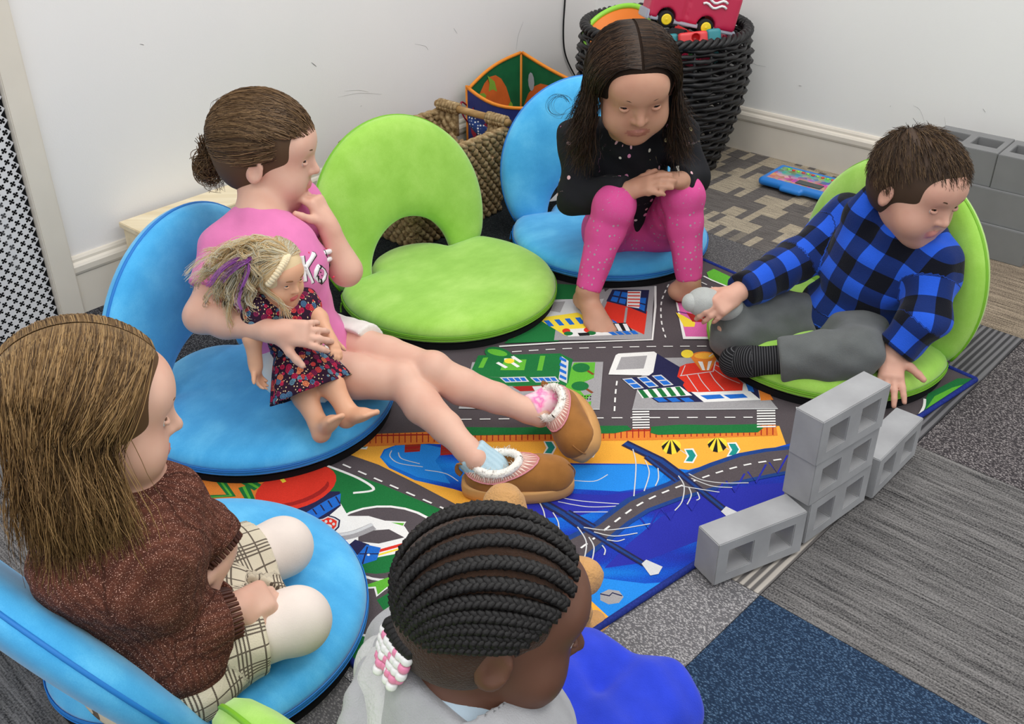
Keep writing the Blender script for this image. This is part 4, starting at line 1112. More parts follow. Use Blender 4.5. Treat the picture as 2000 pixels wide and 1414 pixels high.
MB().box(wk(.5, .5, .006), (WLn * .88, WWd * .88, .008), RL).build('bottom', m_sg, sg)
# wooden track pieces and a patterned cloth in it
m_trk = wood_mat('track_wood', (190, 150, 110), (212, 176, 138))
for k, (px, py, rz, zz) in enumerate(((920, 300, 12, .20), (905, 308, 20, .188))):
    c = J(px, py, zz)
    w_ = wthing('wooden_track_piece', tuple(c), ['upper', 'lower'][k] + ' wooden toy track piece lying in the seagrass basket', 'toy', 'wooden track in the seagrass basket')
    Rk = Matrix.Rotation(math.radians(-25 + rz), 3, 'Z') @ Matrix.Rotation(math.radians(10), 3, 'Y')
    prof = [(-.02, 0), (.02, 0), (.02, .012), (.014, .012), (.014, .008), (.009, .008), (.009, .012), (-.009, .012), (-.009, .008), (-.014, .008), (-.014, .012), (-.02, .012)]
    Rp = Rk @ Matrix(((0, 0, 1), (1, 0, 0), (0, 1, 0)))
    MB().prism(prof, -.075, .075, Rp, c).build('track_rail', m_trk, w_)
def dotcloth():
    n = NT('blue_dot_cloth'); d = n.vor(n.coord(), 110, rand=.25); return n.out(n.ramp(d, [(.30, srgb(236, 240, 246)), (.36, srgb(40, 66, 130))]), .8)
m_dc = dotcloth()
cc_ = [J(918, 222, y=3.20), J(922, 236, y=3.18), J(934, 250, y=3.165), J(948, 262, y=3.16), J(955, 280, y=3.16)]
cl = MB().tube(smooth_path(cc_, 12), [.012, .014, .016, .017, .018, .019, .02, .021, .022, .022, .022, .02, .016][:len(smooth_path(cc_, 12))], 8, flat=.5).build('patterned_cloth', m_dc, None, True)
tag(cl, 'blue and white patterned cloth hanging over the seagrass basket rod', 'cloth')

# ---- fabric bin
m_fo = plain('bin_orange_piping', (232, 140, 44), .6, .3); m_fi = plain('bin_inside_orange', (214, 104, 44), .7, .2, .1, 20); m_fb = plain('bin_navy_outside', (38, 50, 118), .6, .3, .12, 12); m_fg = plain('bin_green', (30, 104, 62), .7, .2, .12, 20); m_fr = plain('bin_dark_red', (158, 32, 56), .6); m_fl = plain('bin_leaf_green', (136, 178, 60), .6); m_fpur = plain('bin_purple_red', (150, 40, 84), .6)
FA = J(912, 170, .285)[:2]; fu, fv = DL, DR; FL_, FW_, FH = 0.225, 0.345, 0.285
fb = wthing('fabric_toy_bin', (float(FA[0] + fu[0] * .13 + fv[0] * .17), float(FA[1] + fu[1] * .13 + fv[1] * .17), 0), 'folding fabric toy bin with orange piping and printed panels against the wall', 'toy bin')
def fp(a, b, z): q = FA + fu * a + fv * b; return np.array([q[0], q[1], z])
def sag(f, base): return base
def panel(name, A, B, h0, h1, hm, m, mid_off, th=.004):
    """standing cloth panel from A to B; the top edge runs h0..hm..h1"""
    n = 12; V = []; F = []
    d = (B - A); d[2] = 0; nn = np.array([d[1], -d[0], 0]); nn /= np.linalg.norm(nn)
    for k in range(n + 1):
        f = k / n; p = A + (B - A) * f + nn * mid_off * math.sin(math.pi * f)
        ht = (h0 * (1 - f) + h1 * f) + (hm - (h0 + h1) / 2) * math.sin(math.pi * f)
        for zz in (0.004, ht):
            for s in (-1, 1): V.append(p + nn * s * th / 2 + np.array([0, 0, zz - p[2]]))
    for k in range(n):
        b = 4 * k; F += [(b, b + 4, b + 6, b + 2), (b + 1, b + 3, b + 7, b + 5), (b + 2, b + 6, b + 7, b + 3), (b, b + 1, b + 5, b + 4)]
    F += [(0, 2, 3, 1), (4 * n, 4 * n + 1, 4 * n + 3, 4 * n + 2)]
    pydata(name, V, F, m, fb)
    top = [V[4 * k + 2] * .5 + V[4 * k + 3] * .5 for k in range(n + 1)]
    MB().tube(top, .0062, 6).build('piping', m_fo, fb, True)
    return lambda f, zf, off: (lambda p, ht: p + nn * off + np.array([0, 0, ht * zf - p[2]]))(A + (B - A) * f + nn * mid_off * math.sin(math.pi * f), (h0 * (1 - f) + h1 * f) + (hm - (h0 + h1) / 2) * math.sin(math.pi * f))
hL, hB, hF, hRr = .285, .315, .285, .30
_half = (fp(0, 0, 0) + fp(FL_, 0, 0)) / 2
bk1 = panel('back_panel', fp(0, 0.012, 0), fp(FL_ + .06, 0.0, 0), hL, .345, .325, m_fg, -.012)
rt = panel('side_panel', fp(FL_ + .065, 0.004, 0), fp(FL_, FW_, 0), .345, hRr, .315, m_fg, .0)
fr = panel('front_panel', fp(0, FW_, 0), fp(FL_, FW_, 0), hF, hRr, .27, m_fb, .02)
lf = panel('side_panel', fp(0, 0, 0), fp(0, FW_, 0), hL, hF, .262, m_fb, .03)
for q in (fp(0, 0, 0), fp(0, FW_, 0), fp(FL_ + .06, 0, 0)):
    hh = {0: hL}.get(0, hL)
    MB().tube([q + np.array([0, 0, .01]), q + np.array([0, 0, .29 if q[1] < 3.65 else .345])], .006, 6).build('corner_piping', m_fo, fb, True)
# printed panels on the inside faces
def decal(fn, name, pts, m, off):
    V = [fn(a, b, off) for a, b in pts]; pydata(name, V, [tuple(range(len(V)))], m, fb)
def arcpts(cx, cz, rx, rz, a0, a1, n=12): return [(cx + rx * math.cos(a0 + (a1 - a0) * k / n), cz + rz * math.sin(a0 + (a1 - a0) * k / n)) for k in range(n + 1)]
sgn = 1
decal(bk1, 'printed_arch', arcpts(.42, .2, .44, .72, 0, math.pi), m_fi, .0035)
decal(bk1, 'printed_bush', arcpts(.50, .4, .24, .34, -.2, math.pi + .1), m_fg, .0045)
decal(bk1, 'printed_fruit', arcpts(.34, .52, .22, .2, 0, 2 * math.pi), m_fpur, .0055); decal(bk1, 'printed_fruit', arcpts(.5, .42, .12, .2, 0, 2 * math.pi), m_fr, .006)
for q in ([(.30, .68), (.20, .78), (.12, .86), (.28, .80), (.36, .72)], [(.36, .68), (.40, .86), (.36, .96), (.50, .84), (.56, .68), (.46, .72)]): decal(bk1, 'printed_leaf', q, m_fl, .0065)
decal(bk1, 'printed_cactus', arcpts(.80, .42, .05, .12, 0, 2 * math.pi, 8), m_fl, .0055)
decal(rt, 'printed_arch', arcpts(.42, .1, .44, .72, 0, math.pi), m_fi, .0035); decal(rt, 'printed_moon', arcpts(.16, .76, .05, .1, 0, 2 * math.pi, 10), plain('bin_silver', (176, 180, 184), .4), .0045)
for k in range(3): decal(lf, 'printed_flame', arcpts(.12 + .2 * k, .62 - .1 * k, .06, .2, 0, 2 * math.pi, 8), m_fr, .004)
MB().tube(smooth_path([fp(0, 0, .22) + np.array([-.0, -.0, 0]), fp(-.03, .0, .24), fp(-.035, .01, .20), fp(0, .005, .16)], 14), .003, 5).build('strap_loop', m_fr, fb, True)
MB().box(fp(FL_ / 2, FW_ / 2, .01), (FL_ * .96, FW_ * .96, .01), RL).build('bottom', m_fb, fb)
rd = J(1022, 245, y=3.17)
o = wthing('red_plush_toy', tuple(rd), 'red plush toy squeezed between the bin and the blue chair', 'toy')
soft('plush_body', [ell(rd + np.array([0.01, .02, -.02]), (.035, .03, .05)), ell(rd + np.array([.02, .01, -.10]), (.04, .035, .07)), cone(rd + np.array([-.02, .02, -.05]), rd + np.array([-.035, .03, -.14]), .02, .016), ell(rd + np.array([.0, .0, -.17]), (.045, .04, .05))], plain('red_plush', (222, 40, 52), .9, .1, .1, 60, .5, 500), o, h=.005, uv=False)

# ---- blue learning tablet
m_tab = plain('tablet_blue', (34, 122, 206), .35, .5)
tq = [np.array(P0(1493, 345, .03)), np.array(P0(1524, 317, .03))]
tdir = AR; td = np.array([math.cos(tdir), math.sin(tdir)]); tn = np.array([-td[1], td[0]])
tc0 = tq[0] + td * .115 + tn * .055
tb_ = empty('learning_tablet', (tc0[0], tc0[1], 0), tdir, 'blue plastic learning tablet on the carpet by the right baseboard', 'toy')
soft('case', [rbox((0, 0, .022), (.125, .085, .014), .013, I3, .006), rbox((0, -.085, .018), (.04, .012, .009), .008, I3, .008), sub(rbox((0, .005, .0385), (.108, .066, .0065), .004, I3, .002))], m_tab, tb_, h=.003, uv=False)
def tabprint():
    n = NT('tablet_print'); v = n.coord(); f = n.vor(v, 60, out=1); x = n.xyz(v)
    c = n.ramp(n.math('ADD', n.math('MULTIPLY', x[1], 6), .5), [(.0, srgb(196, 48, 80)), (.45, srgb(204, 60, 92)), (.55, srgb(60, 84, 170)), (.72, srgb(52, 130, 84)), (1, srgb(70, 150, 90))])
    return n.out(n.mix(.35, c, f), .4, .4)
MB().prism([(-.106, -.062), (.106, -.062), (.106, .07), (-.106, .07)], .0325, .0335).build('picture_panel', tabprint(), tb_)
MB().box((.04, -.034, .0345), (.09, .034, .003), bev=.001).build('screen', plain('tablet_screen', (58, 70, 72), .3, .5), tb_)
for k in range(10): MB().lathe([(.001, 0), (.006, 0), (.005, .003), (.001, .0035)], (-.08 + .018 * k, .052, .0335), 10).build('button', m_tr if k % 2 else m_tl, tb_, True)
for sx in (-1, 1): MB().box((sx * .08, 0, .004), (.03, .10, .008), bev=.002).build('foot', m_dk, tb_)
# white paper scrap seen through the arch of the far blue chair
pp = [J(x, y, .02) for x, y in ((1072, 384), (1088, 368), (1110, 366), (1112, 378))]
po = MB().prism([(q[0], q[1]) for q in pp], .001, .003).build('paper_sheet', plain('white_paper', (236, 236, 232), .8)); tag(po, 'white paper sheet on the floor behind the far blue chair', 'paper')
# ================================================================== PEOPLE: shared modelling
def unit(v): v = np.array(v, float); return v / np.linalg.norm(v)
def az(deg, tilt=0.0): a, t = math.radians(deg), math.radians(tilt); return np.array([math.cos(a) * math.cos(t), math.sin(a) * math.cos(t), math.sin(t)])
class Head:
    def __init__(s, C, fwd, up=(0, 0, 1), k=1.0, roll=0.0):
        s.C = np.array(C, float); s.F = unit(fwd); u = np.array(up, float); u = unit(u - s.F * (u @ s.F)); S = np.cross(s.F, u)
        r = math.radians(roll); s.U = math.cos(r) * u + math.sin(r) * S; s.S = np.cross(s.F, s.U); s.k = k
        s.R = np.stack([s.S, s.F, s.U], 1)
    def __call__(s, x, y, z): return s.C + s.k * (s.S * x + s.F * y + s.U * z)
    def on(s, u, lift=0.0):     # point over the skull in direction u (head frame)
        u = np.asarray(u, float); u = u / np.linalg.norm(u, axis=-1, keepdims=True)
        q = u * (np.array(SK_R) + lift) + np.array(SK_C); return s.C + s.k * (q @ s.R.T)
SK_C = (0, -0.012, 0.022); SK_R = (0.074, 0.091, 0.080)
def head_prims(H, neck, t=0, lip=1):
    k = H.k; R = H.R; E = lambda c, r, kk=.018, tt=t: ell(H(*c), np.array(r) * k, R, kk * k, tt)
    pr = [cone(neck, H(0, -.022, -.055), .037 * k, .036 * k, .02, t), E(SK_C, SK_R), E((0, .020, -.034), (.058, .060, .070), .03), E((0, .050, -.086), (.024, .020, .018), .03),
          E((.034, .047, -.046), (.026, .026, .026), .03), E((-.034, .047, -.046), (.026, .026, .026), .03), E((0, .062, .028), (.048, .024, .030), .03)]
    pr += [sub(E((sx * .029, .094, -.002), (.018, .014, .011), .012)) for sx in (-1, 1)]
    pr += [cone(H(0, .078, .0), H(0, .092, -.026), .0055 * k, .0085 * k, .010 * k, t), E((.009, .084, -.029), (.006, .006, .005), .006), E((-.009, .084, -.029), (.006, .006, .005), .006)]
    pr += [E((0, .0800, -.0548), (.0135, .0062, .0030), .004, lip), E((0, .0790, -.0612), (.0115, .0062, .0036), .004, lip)]
    for sx in (-1, 1):
        pr += [ell(H(sx * .073, -.006, -.016), np.array([.008, .018, .027]) * k, R @ rotm(-12, 0, sx * -20), .006 * k, t), sub(ell(H(sx * .081, -.003, -.014), np.array([.005, .010, .016]) * k, R @ rotm(-12, 0, sx * -20), .005 * k, t))]
    for p_ in pr:
        if p_['t'] == lip and lip: p_['bias'] = .0016
    return pr
m_ew = plain('eye_white', (216, 204, 196), .15, .5); m_pup = plain('eye_pupil', (14, 12, 12), .1, .5)
def eyes(H, parent, iris, skin_m, brow_m):
    k = H.k
    for sx in (-1, 1):
        g = MB(); c = H(sx * .029, .0655, -.002); r = .0130 * k; V = []; F = []; mi = []
        d = unit(H.F + H.S * sx * .05 + H.U * .18); a = unit(np.cross(d, H.U)); b = np.cross(a, d); N = 20
        rings = [0, .30, .64, .70, .95, 1.3, 1.8]
        V.append(c + d * r)
        for th in rings[1:]:
            for q in range(N): w = 2 * math.pi * q / N; V.append(c + r * (d * math.cos(th) + (a * math.cos(w) + b * math.sin(w)) * math.sin(th)))
        for q in range(N): F.append((0, 1 + (q + 1) % N, 1 + q)); mi.append(2)
        for j in range(len(rings) - 2):
            for q in range(N):
                q2 = (q + 1) % N; F.append((1 + j * N + q, 1 + j * N + q2, 1 + (j + 1) * N + q2, 1 + (j + 1) * N + q)); mi.append(1 if j < 1 else (2 if j == 1 else 0))
        g.add(V, F); g.mi = mi; g.build('eye', [m_ew, iris, m_pup], parent, True)
        # lids and brow
        ax = unit(H.U * math.sin(1.15) + H.F * math.cos(1.15)); p1 = unit(np.cross(ax, H.S)); p2 = H.S; V = [c + ax * r * 1.07]; F = []
        for th in (.3, .6, .84):
            for q in range(N): w = 2 * math.pi * q / N; V.append(c + r * 1.07 * (ax * math.cos(th) + (p1 * math.cos(w) + p2 * math.sin(w) * 1.12) * math.sin(th)))
        for q in range(N): F.append((0, 1 + q, 1 + (q + 1) % N))
        for j in range(2):
            for q in range(N): q2 = (q + 1) % N; F.append((1 + j * N + q, 1 + (j + 1) * N + q, 1 + (j + 1) * N + q2, 1 + j * N + q2))
        MB().add(V, F).build('eyelid', skin_m, parent, True)
        for s_, nm in ((-1, 'lower_lid'),):
            pts = [c + r * 1.04 * unit(d * math.cos(.5 * math.cos(w * .5)) + a * math.sin(w) * .85 + b * (s_ * (.40 if s_ > 0 else .46) * math.cos(w) + .02)) for w in np.linspace(-1.25, 1.25, 9)]
            MB().tube(pts, [q * k * (1.35 if s_ > 0 else 1.0) for q in (.0014, .0024, .0032, .0036, .0038, .0036, .0032, .0024, .0014)], 6).build(nm, skin_m, parent, True)
        pts = [H(sx * x, y, z) for x, y, z in ((.014, .0870, .0175), (.024, .0860, .0215), (.034, .0815, .0220), (.044, .0735, .0185))]
        MB().tube(smooth_path(pts, 9), [.0012, .0020, .0023, .0023, .0022, .002, .0018, .0015, .0012, .0008][:len(smooth_path(pts, 9))], 5).build('eyebrow', brow_m, parent, True)
def hand(wrist, d, n, side, curl=(20, 25, 20), s=1.0, spread=4, thumb=(.55, .75, .25), t=0, curls=None):
    """wrist, pointing direction, palm normal, side=+1/-1 puts the thumb; curls per finger"""
    w = np.array(wrist, float); d = unit(d); n = unit(np.array(n) - d * (np.array(n) @ d)); tt = np.cross(d, n) * side
    R = np.stack([d, tt, n], 1)
    pr = [cone(w - d * .01 * s, w + d * .018 * s, .0185 * s, .018 * s, .012, t), rbox(w + d * .034 * s, np.array([.029, .0245, .0105]) * s, .010 * s, R, .010, t), ell(w + d * .022 * s + tt * .014 * s + n * .005 * s, np.array([.020, .012, .011]) * s, R, .008, t)]
    off = [.0185, .0062, -.0062, -.0180]; bd = [.055, .058, .0555, .050]; lf = [.95, 1.06, 1.0, .80]; rr = [.0071, .0073, .0070, .0062]
    for i in range(4):
        c = curls[i] if curls else curl
        p = w + d * bd[i] * s + tt * off[i] * s; ang = 0.0; sp = math.radians(spread * (1.5 - i)); dd = unit(d * math.cos(sp) + tt * math.sin(sp))
        p = p - dd * .008 * s
        for j, L in enumerate((.029, .016, .013)):
            ang += math.radians(c[j]); q = p + (dd * math.cos(ang) + n * math.sin(ang)) * L * lf[i] * s
            pr.append(cone(p, q, rr[i] * s * (1 - .08 * j), rr[i] * s * (.93 - .09 * j), .003, t)); p = q
    p = w + d * .014 * s + tt * .016 * s; dirs = unit(d * thumb[0] + tt * thumb[1] + n * thumb[2]); a2 = unit(dirs * .8 + d * .5 + n * .1)
    for j, L in enumerate((.024, .019, .014)):
        dd = [dirs, unit(dirs + a2 * .5), unit(dirs + a2)][j]; q = p + dd * L * s; pr.append(cone(p, q, .0092 * s * (1 - .1 * j), .0085 * s * (1 - .12 * j), .005, t)); p = q
    return pr
def bare_foot(ankle, toe, up, s=1.0, t=0, side=1):
    a = np.array(ankle, float); f = unit(toe); u = unit(np.array(up) - f * (np.array(up) @ f)); x = np.cross(f, u) * side; R = np.stack([x, f, u], 1)
    g = lambda X, Y, Z: a + s * (x * X + f * Y + u * Z)
    pr = [cone(g(0, 0, 0), g(0, -.012, -.030), .026 * s, .024 * s, .015, t), ell(g(0, .030, -.030), np.array([.026, .050, .022]) * s, R, .02, t), ell(g(.002, .070, -.040), np.array([.033, .034, .014]) * s, R, .02, t), ell(g(0, -.018, -.036), np.array([.023, .022, .018]) * s, R, .015, t)]
    for k, (X, Y, r) in enumerate(((-.021, .108, .0105), (-.006, .110, .0080), (.007, .106, .0076), (.018, .100, .0072), (.027, .092, .0068))):
        pr.append(cone(g(X * .95, Y - .028, -.041), g(X, Y, -.044), r * s * .95, r * s, .005, t))
    return pr
def sock_foot(ankle, toe, up, s=1.0, t=0):
    a = np.array(ankle, float); f = unit(toe); u = unit(np.array(up) - f * (np.array(up) @ f)); x = np.cross(f, u); R = np.stack([x, f, u], 1); g = lambda X, Y, Z: a + s * (x * X + f * Y + u * Z)
    return [ell(g(0, -.008, -.026), np.array([.027, .028, .026]) * s, R, .02, t), cone(g(0, .01, -.022), g(0, .075, -.030), .028 * s, .024 * s, .02, t), ell(g(0, .088, -.032), np.array([.031, .028, .020]) * s, R, .02, t)]
# ---- skin, cloth
def skin_mat(name, c, blush):
    n = NT(name); v = n.coord(); f = n.noise(v, 14, 3); g = n.noise(v, 600, 2)
    n.bump(g, .08, .0005); return n.out(n.mix(n.ramp(f, [(.40, (0, 0, 0, 1)), (.75, (1, 1, 1, 1))]), srgb(*c), srgb(*blush)), .5, .35, sss=.12)
m_skinA = skin_mat('skin_fair', (222, 178, 156), (214, 162, 140)); m_lipA = plain('lip_rose', (206, 136, 124), .4, .4)
m_skinB = skin_mat('skin_tan', (196, 148, 122), (186, 134, 110)); m_lipB = plain('lip_tan', (172, 112, 96), .4, .4)
m_skinC = skin_mat('skin_deep_brown', (104, 70, 54), (92, 60, 46)); m_lipC = plain('lip_brown', (116, 66, 62), .4, .4)
m_skinD = skin_mat('skin_peach', (214, 166, 144), (204, 150, 130))
m_irisB = plain('iris_brown', (84, 56, 36), .15, .5); m_irisG = plain('iris_grey_blue', (96, 120, 140), .15, .5)
def knit(name, c, hi, lo, scale=90, bump=.5, spark=False, rib=True):
    n = NT(name); u = n.attr(); x = n.xyz(u)
    w = n.math('SINE', n.math('MULTIPLY', x[1], 2 * math.pi / .0115)); g = n.noise(u, 420, 3); f = n.noise(n.coord(), 20, 3)
    hgt = n.math('ADD', n.math('MULTIPLY', w, .16 if rib else .0), n.math('MULTIPLY', g, .8))
    col = n.ramp(n.math('ADD', n.math('MULTIPLY', hgt, .5), n.math('MULTIPLY', f, .35)), [(.2, srgb(*lo)), (.5, srgb(*c)), (.85, srgb(*hi))])
    if spark:
        s_ = n.vor(n.coord(scale=(1, 1, 1.4)), 430, out=0); s2 = n.noise(n.coord(), 900, 1)
        k = n.math('MULTIPLY', n.math('LESS_THAN', s_, .30), n.math('GREATER_THAN', s2, .53)); col = n.mix(k, col, srgb(236, 186, 166))
    n.bump(hgt, bump, .003); return n.out(col, .85, .2, sheen=.0)
def fleece(name, c, dv=.08, sc=500, st=.6):
    n = NT(name); v = n.coord(); f = n.noise(v, 26, 4); g = n.noise(v, sc, 3); cc = srgb(*c)
    n.bump(g, st, .0025); return n.out(n.ramp(f, [(.3, tuple(q * (1 - dv) for q in cc[:3]) + (1,)), (.7, tuple(min(1, q * (1 + dv)) for q in cc[:3]) + (1,))]), .95, .1, sheen=.15)
def hair_mat(name, dark, mid, light, tl=.42):
    n = NT(name); a = n.n('ShaderNodeAttribute', attribute_name='tone').outputs['Fac']
    c = n.ramp(a, [(.05, srgb(*dark)), (.5, srgb(*mid)), (.95, srgb(*light))]); n.out(c, .42, .45)
    tr = n.n('ShaderNodeBsdfTranslucent'); n.l(c, tr.inputs[0]); mx = n.n('ShaderNodeMixShader'); mx.inputs[0].default_value = tl
    n.l(n.b.outputs[0], mx.inputs[1]); n.l(tr.outputs[0], mx.inputs[2]); n.l(mx.outputs[0], n.N['Material Output'].inputs[0]); return n.m
def strands(name, paths, r, mat, parent, sides=3, taper=.35, tone=None):
    Pn = np.array(paths, float); N, K, _ = Pn.shape
    T = np.empty_like(Pn); T[:, 1:-1] = Pn[:, 2:] - Pn[:, :-2]; T[:, 0] = Pn[:, 1] - Pn[:, 0]; T[:, -1] = Pn[:, -1] - Pn[:, -2]
    T /= np.maximum(np.linalg.norm(T, axis=-1, keepdims=True), 1e-9)
    ref = np.where(np.abs(T[..., 2:3]) < .9, np.array([0, 0, 1.0]), np.array([1.0, 0, 0])); A = np.cross(T, ref); A /= np.maximum(np.linalg.norm(A, axis=-1, keepdims=True), 1e-9); B = np.cross(T, A)
    rr = (np.asarray(r, float).reshape(-1, 1) if hasattr(r, '__len__') else np.full((N, 1), r)) * (1 - (1 - taper) * np.linspace(0, 1, K) ** 2)[None]
    w = 2 * math.pi * np.arange(sides) / sides
    V = Pn[:, :, None] + rr[:, :, None, None] * (A[:, :, None] * np.cos(w)[None, None, :, None] + B[:, :, None] * np.sin(w)[None, None, :, None])
    V = V.reshape(-1, 3); base = (np.arange(N)[:, None, None] * K + np.arange(K - 1)[None, :, None]) * sides; k = np.arange(sides)[None, None]; k2 = (k + 1) % sides
    F = np.stack([base + k, base + k2, base + sides + k2, base + sides + k], -1).reshape(-1, 4)
    me = bpy.data.meshes.new(name); me.vertices.add(len(V)); me.vertices.foreach_set('co', V.astype(np.float32).ravel()); me.loops.add(len(F) * 4); me.loops.foreach_set('vertex_index', F.astype(np.int32).ravel())
    me.polygons.add(len(F)); me.polygons.foreach_set('loop_start', np.arange(0, len(F) * 4, 4, dtype=np.int32)); me.polygons.foreach_set('use_smooth', np.ones(len(F), bool)); me.update(calc_edges=True)
    tn = np.repeat(rng.random(N) if tone is None else np.asarray(tone), K * sides); at = me.attributes.new('tone', 'FLOAT', 'POINT'); at.data.foreach_set('value', tn.astype(np.float32))
    me.materials.append(mat); o = bpy.data.objects.new(name, me); COL.objects.link(o)
    if parent is not None: o.parent = parent; _fix(o, parent)
    return o
def slerp_path(H, u0, u1, K, lift0, lift1, via=None):
    u0 = unit(u0); u1 = unit(u1)
    t = np.linspace(0, 1, K)[:, None]
    if via is None: U = u0 * (1 - t) + u1 * t
    else: U = u0 * (1 - t) ** 2 + 2 * unit(via) * t * (1 - t) + u1 * t ** 2
    U /= np.linalg.norm(U, axis=1, keepdims=True); return H.on(U, lift0 * (1 - t) + lift1 * t)
def resample(path, K):
    path = np.array(path); d = np.r_[0, np.cumsum(np.linalg.norm(np.diff(path, axis=0), axis=1))]; t = np.linspace(0, d[-1], K)
    return np.stack([np.interp(t, d, path[:, a]) for a in range(3)], 1)
def hair_cap(H, mat, parent, face=(0, .085, -.045), fr=(.066, .075, .082), lift=.005, name='hair_cap', extra=()):
    k = H.k; pr = [ell(H(*SK_C), (np.array(SK_R) + lift) * k, H.R, .01), ell(H(0, -.035, -.02), np.array([.066, .062, .066]) * k, H.R, .03)] + list(extra)
    pr += [sub(ell(H(*face), np.array(fr) * k, H.R, .006)), cut(H(0, -.05, -.075), -H.U, .2)]
    return soft(name, pr, mat, parent, h=.004, uv=False)
def wavy(amp, f):
    ph = rng.random((6, 3)) * 6.28; dr = rng.normal(size=(6, 3)); dr /= np.linalg.norm(dr, axis=1, keepdims=True)
    def w(X): return amp * sum(np.sin((X @ dr[i]) * f * (1 + .35 * i) + ph[i, 0]) for i in range(4)) / 2.2
    return w
def hit(prims, px, py, t=0.7):
    """first point of a body part met by a sight line"""
    d = FW * FPX + RT * (px - 1000) - UP * (py - 707); d = d / np.linalg.norm(d); sol = [p for p in prims if not p.get('sub')]
    for _ in range(80):
        X = (EYE + d * t)[None]; ds = min(float(pd(p, X)[0]) for p in sol)
        if ds < .001 or t > 3: break
        t += max(ds * .8, .0005)
    return EYE + d * t
def person(name, loc, label): return wthing('person', loc, label, 'person')
# ================================================================== GIRL WITH THE DOLL (pink shirt, slippers)
fb1 = az(-22); rt1 = np.array([fb1[1], -fb1[0], 0])     # body forward, her right (towards the camera)
G1 = person('person', (-0.62, 1.95, 0.08), 'child in a pink shirt and tan slippers holding a blonde doll')
pel = J(596, 688, .155); ch_ = J(532, 525, .365); nk = J(508, 425, .465)
H1 = Head(J(522, 292, .580), az(-2, -8), k=1.10)
shR = J(447, 482, .415); elR = J(392, 618, y=1.80); wrR = J(536, 648, y=1.715)
shL = shR - rt1 * .205 + np.array([.03, 0, .015]); elL = J(676, 528, .325); wrL = J(640, 440, .425)
hpR = pel + rt1 * .066; hpL = pel - rt1 * .060
knR = J(790, 748, .150); anR = J(912, 878, .098); knL = J(846, 726, .165); anL = J(1030, 802, .085)
torso1 = [cone(pel, ch_, .083, .080, .04), cone(ch_, nk - np.array([0, 0, .02]), .078, .05, .04), cone(shR, shL, .043, .043, .04), ell(pel, (.098, .09, .075), rotm(0, 0, -22), .04), ell(ch_ + fb1 * .015, (.078, .096, .09), rotm(0, 0, -22), .04)]
armsR = [cone(shR, elR, .038, .031, .02), cone(elR, elR + (wrR - elR) * .35, .032, .031, .02), cone(elR + (wrR - elR) * .35, wrR, .031, .0205, .02)]
armsL = [cone(shL, elL, .038, .031, .02), cone(elL, wrL, .032, .021, .02)]
legs = []
for hp_, kn_, an_ in ((hpR, knR, anR), (hpL, knL, anL)):
    c1_, c2_ = kn_ + (an_ - kn_) * .30 + np.array([0, 0, -.008]), kn_ + (an_ - kn_) * .68
    legs += [cone(hp_, hp_ + (kn_ - hp_) * .6, .057, .048, .008), cone(hp_ + (kn_ - hp_) * .6, kn_, .048, .038, .008), cone(kn_, c1_, .038, .0395, .008), cone(c1_, c2_, .0395, .031, .008), cone(c2_, an_, .031, .025, .012), cone(an_, an_ + unit(an_ - kn_) * .03, .025, .025, .012), ell(kn_ + np.array([0, 0, .010]), .036, I3, .012)]
dR = unit(J(612, 652, y=1.715) - wrR)
handR = hand(wrR, dR, unit(np.array([.10, .75, -.55])), -1, curls=[(12, 22, 18), (16, 26, 20), (20, 28, 22), (24, 30, 24)], s=1.08, spread=9, thumb=(.55, .7, .1))
handL = hand(wrL, unit(H1(0.01, .085, -.065) - wrL), unit(-fb1 + np.array([0, 0, .2])), 1, (35, 50, 35), s=1.05)
body1 = soft('body', head_prims(H1, nk) + torso1 + armsR + armsL + legs + handR + handL, [m_skinA, m_lipA], G1, h=.0038)
m_pinkT = fleece('pink_jersey', (222, 124, 176), .05, 300, .15)
hemS = elR + (shR - elR) * .36
infl = lambda prs, d: [dict(p, **({'ra': p['ra'] + d, 'rb': p['rb'] + d} if p['q'] == 'c' else {'r': p['r'] + d})) for p in prs if p['q'] in 'ce']
shirt = infl(torso1, .011) + [cone(shR, elR + (shR - elR) * .25, .046, .050, .03), cone(shL, elL + (shL - elL) * .3, .046, .046, .03), cut(hemS, elR - shR, .065), cut(elL + (shL - elL) * .42, elL - shL, .06), cut(nk + (H1.C - nk) * .12, (H1.C - nk), .05), cut(pel - fb1 * .02 + np.array([0, 0, -.045]), np.array([.15, -.1, -1]), .16)]
soft('shirt', shirt, m_pinkT, G1, h=.0046, warp=wavy(.0022, 60))
m_short = fleece('white_shorts', (232, 228, 220), .05, 300, .2)
soft('shorts', [ell(pel - np.array([0, 0, .02]) - fb1 * .02, (.098, .096, .072), rotm(0, 0, -22), .03), cone(hpR, hpR + (knR - hpR) * .46, .068, .064, .012), cone(hpL, hpL + (knL - hpL) * .52, .068, .064, .012), cut(hpR + (knR - hpR) * .36, knR - hpR, .10), cut(hpL + (knL - hpL) * .44, knL - hpL, .10)], m_short, G1, h=.0046, warp=wavy(.0015, 90))
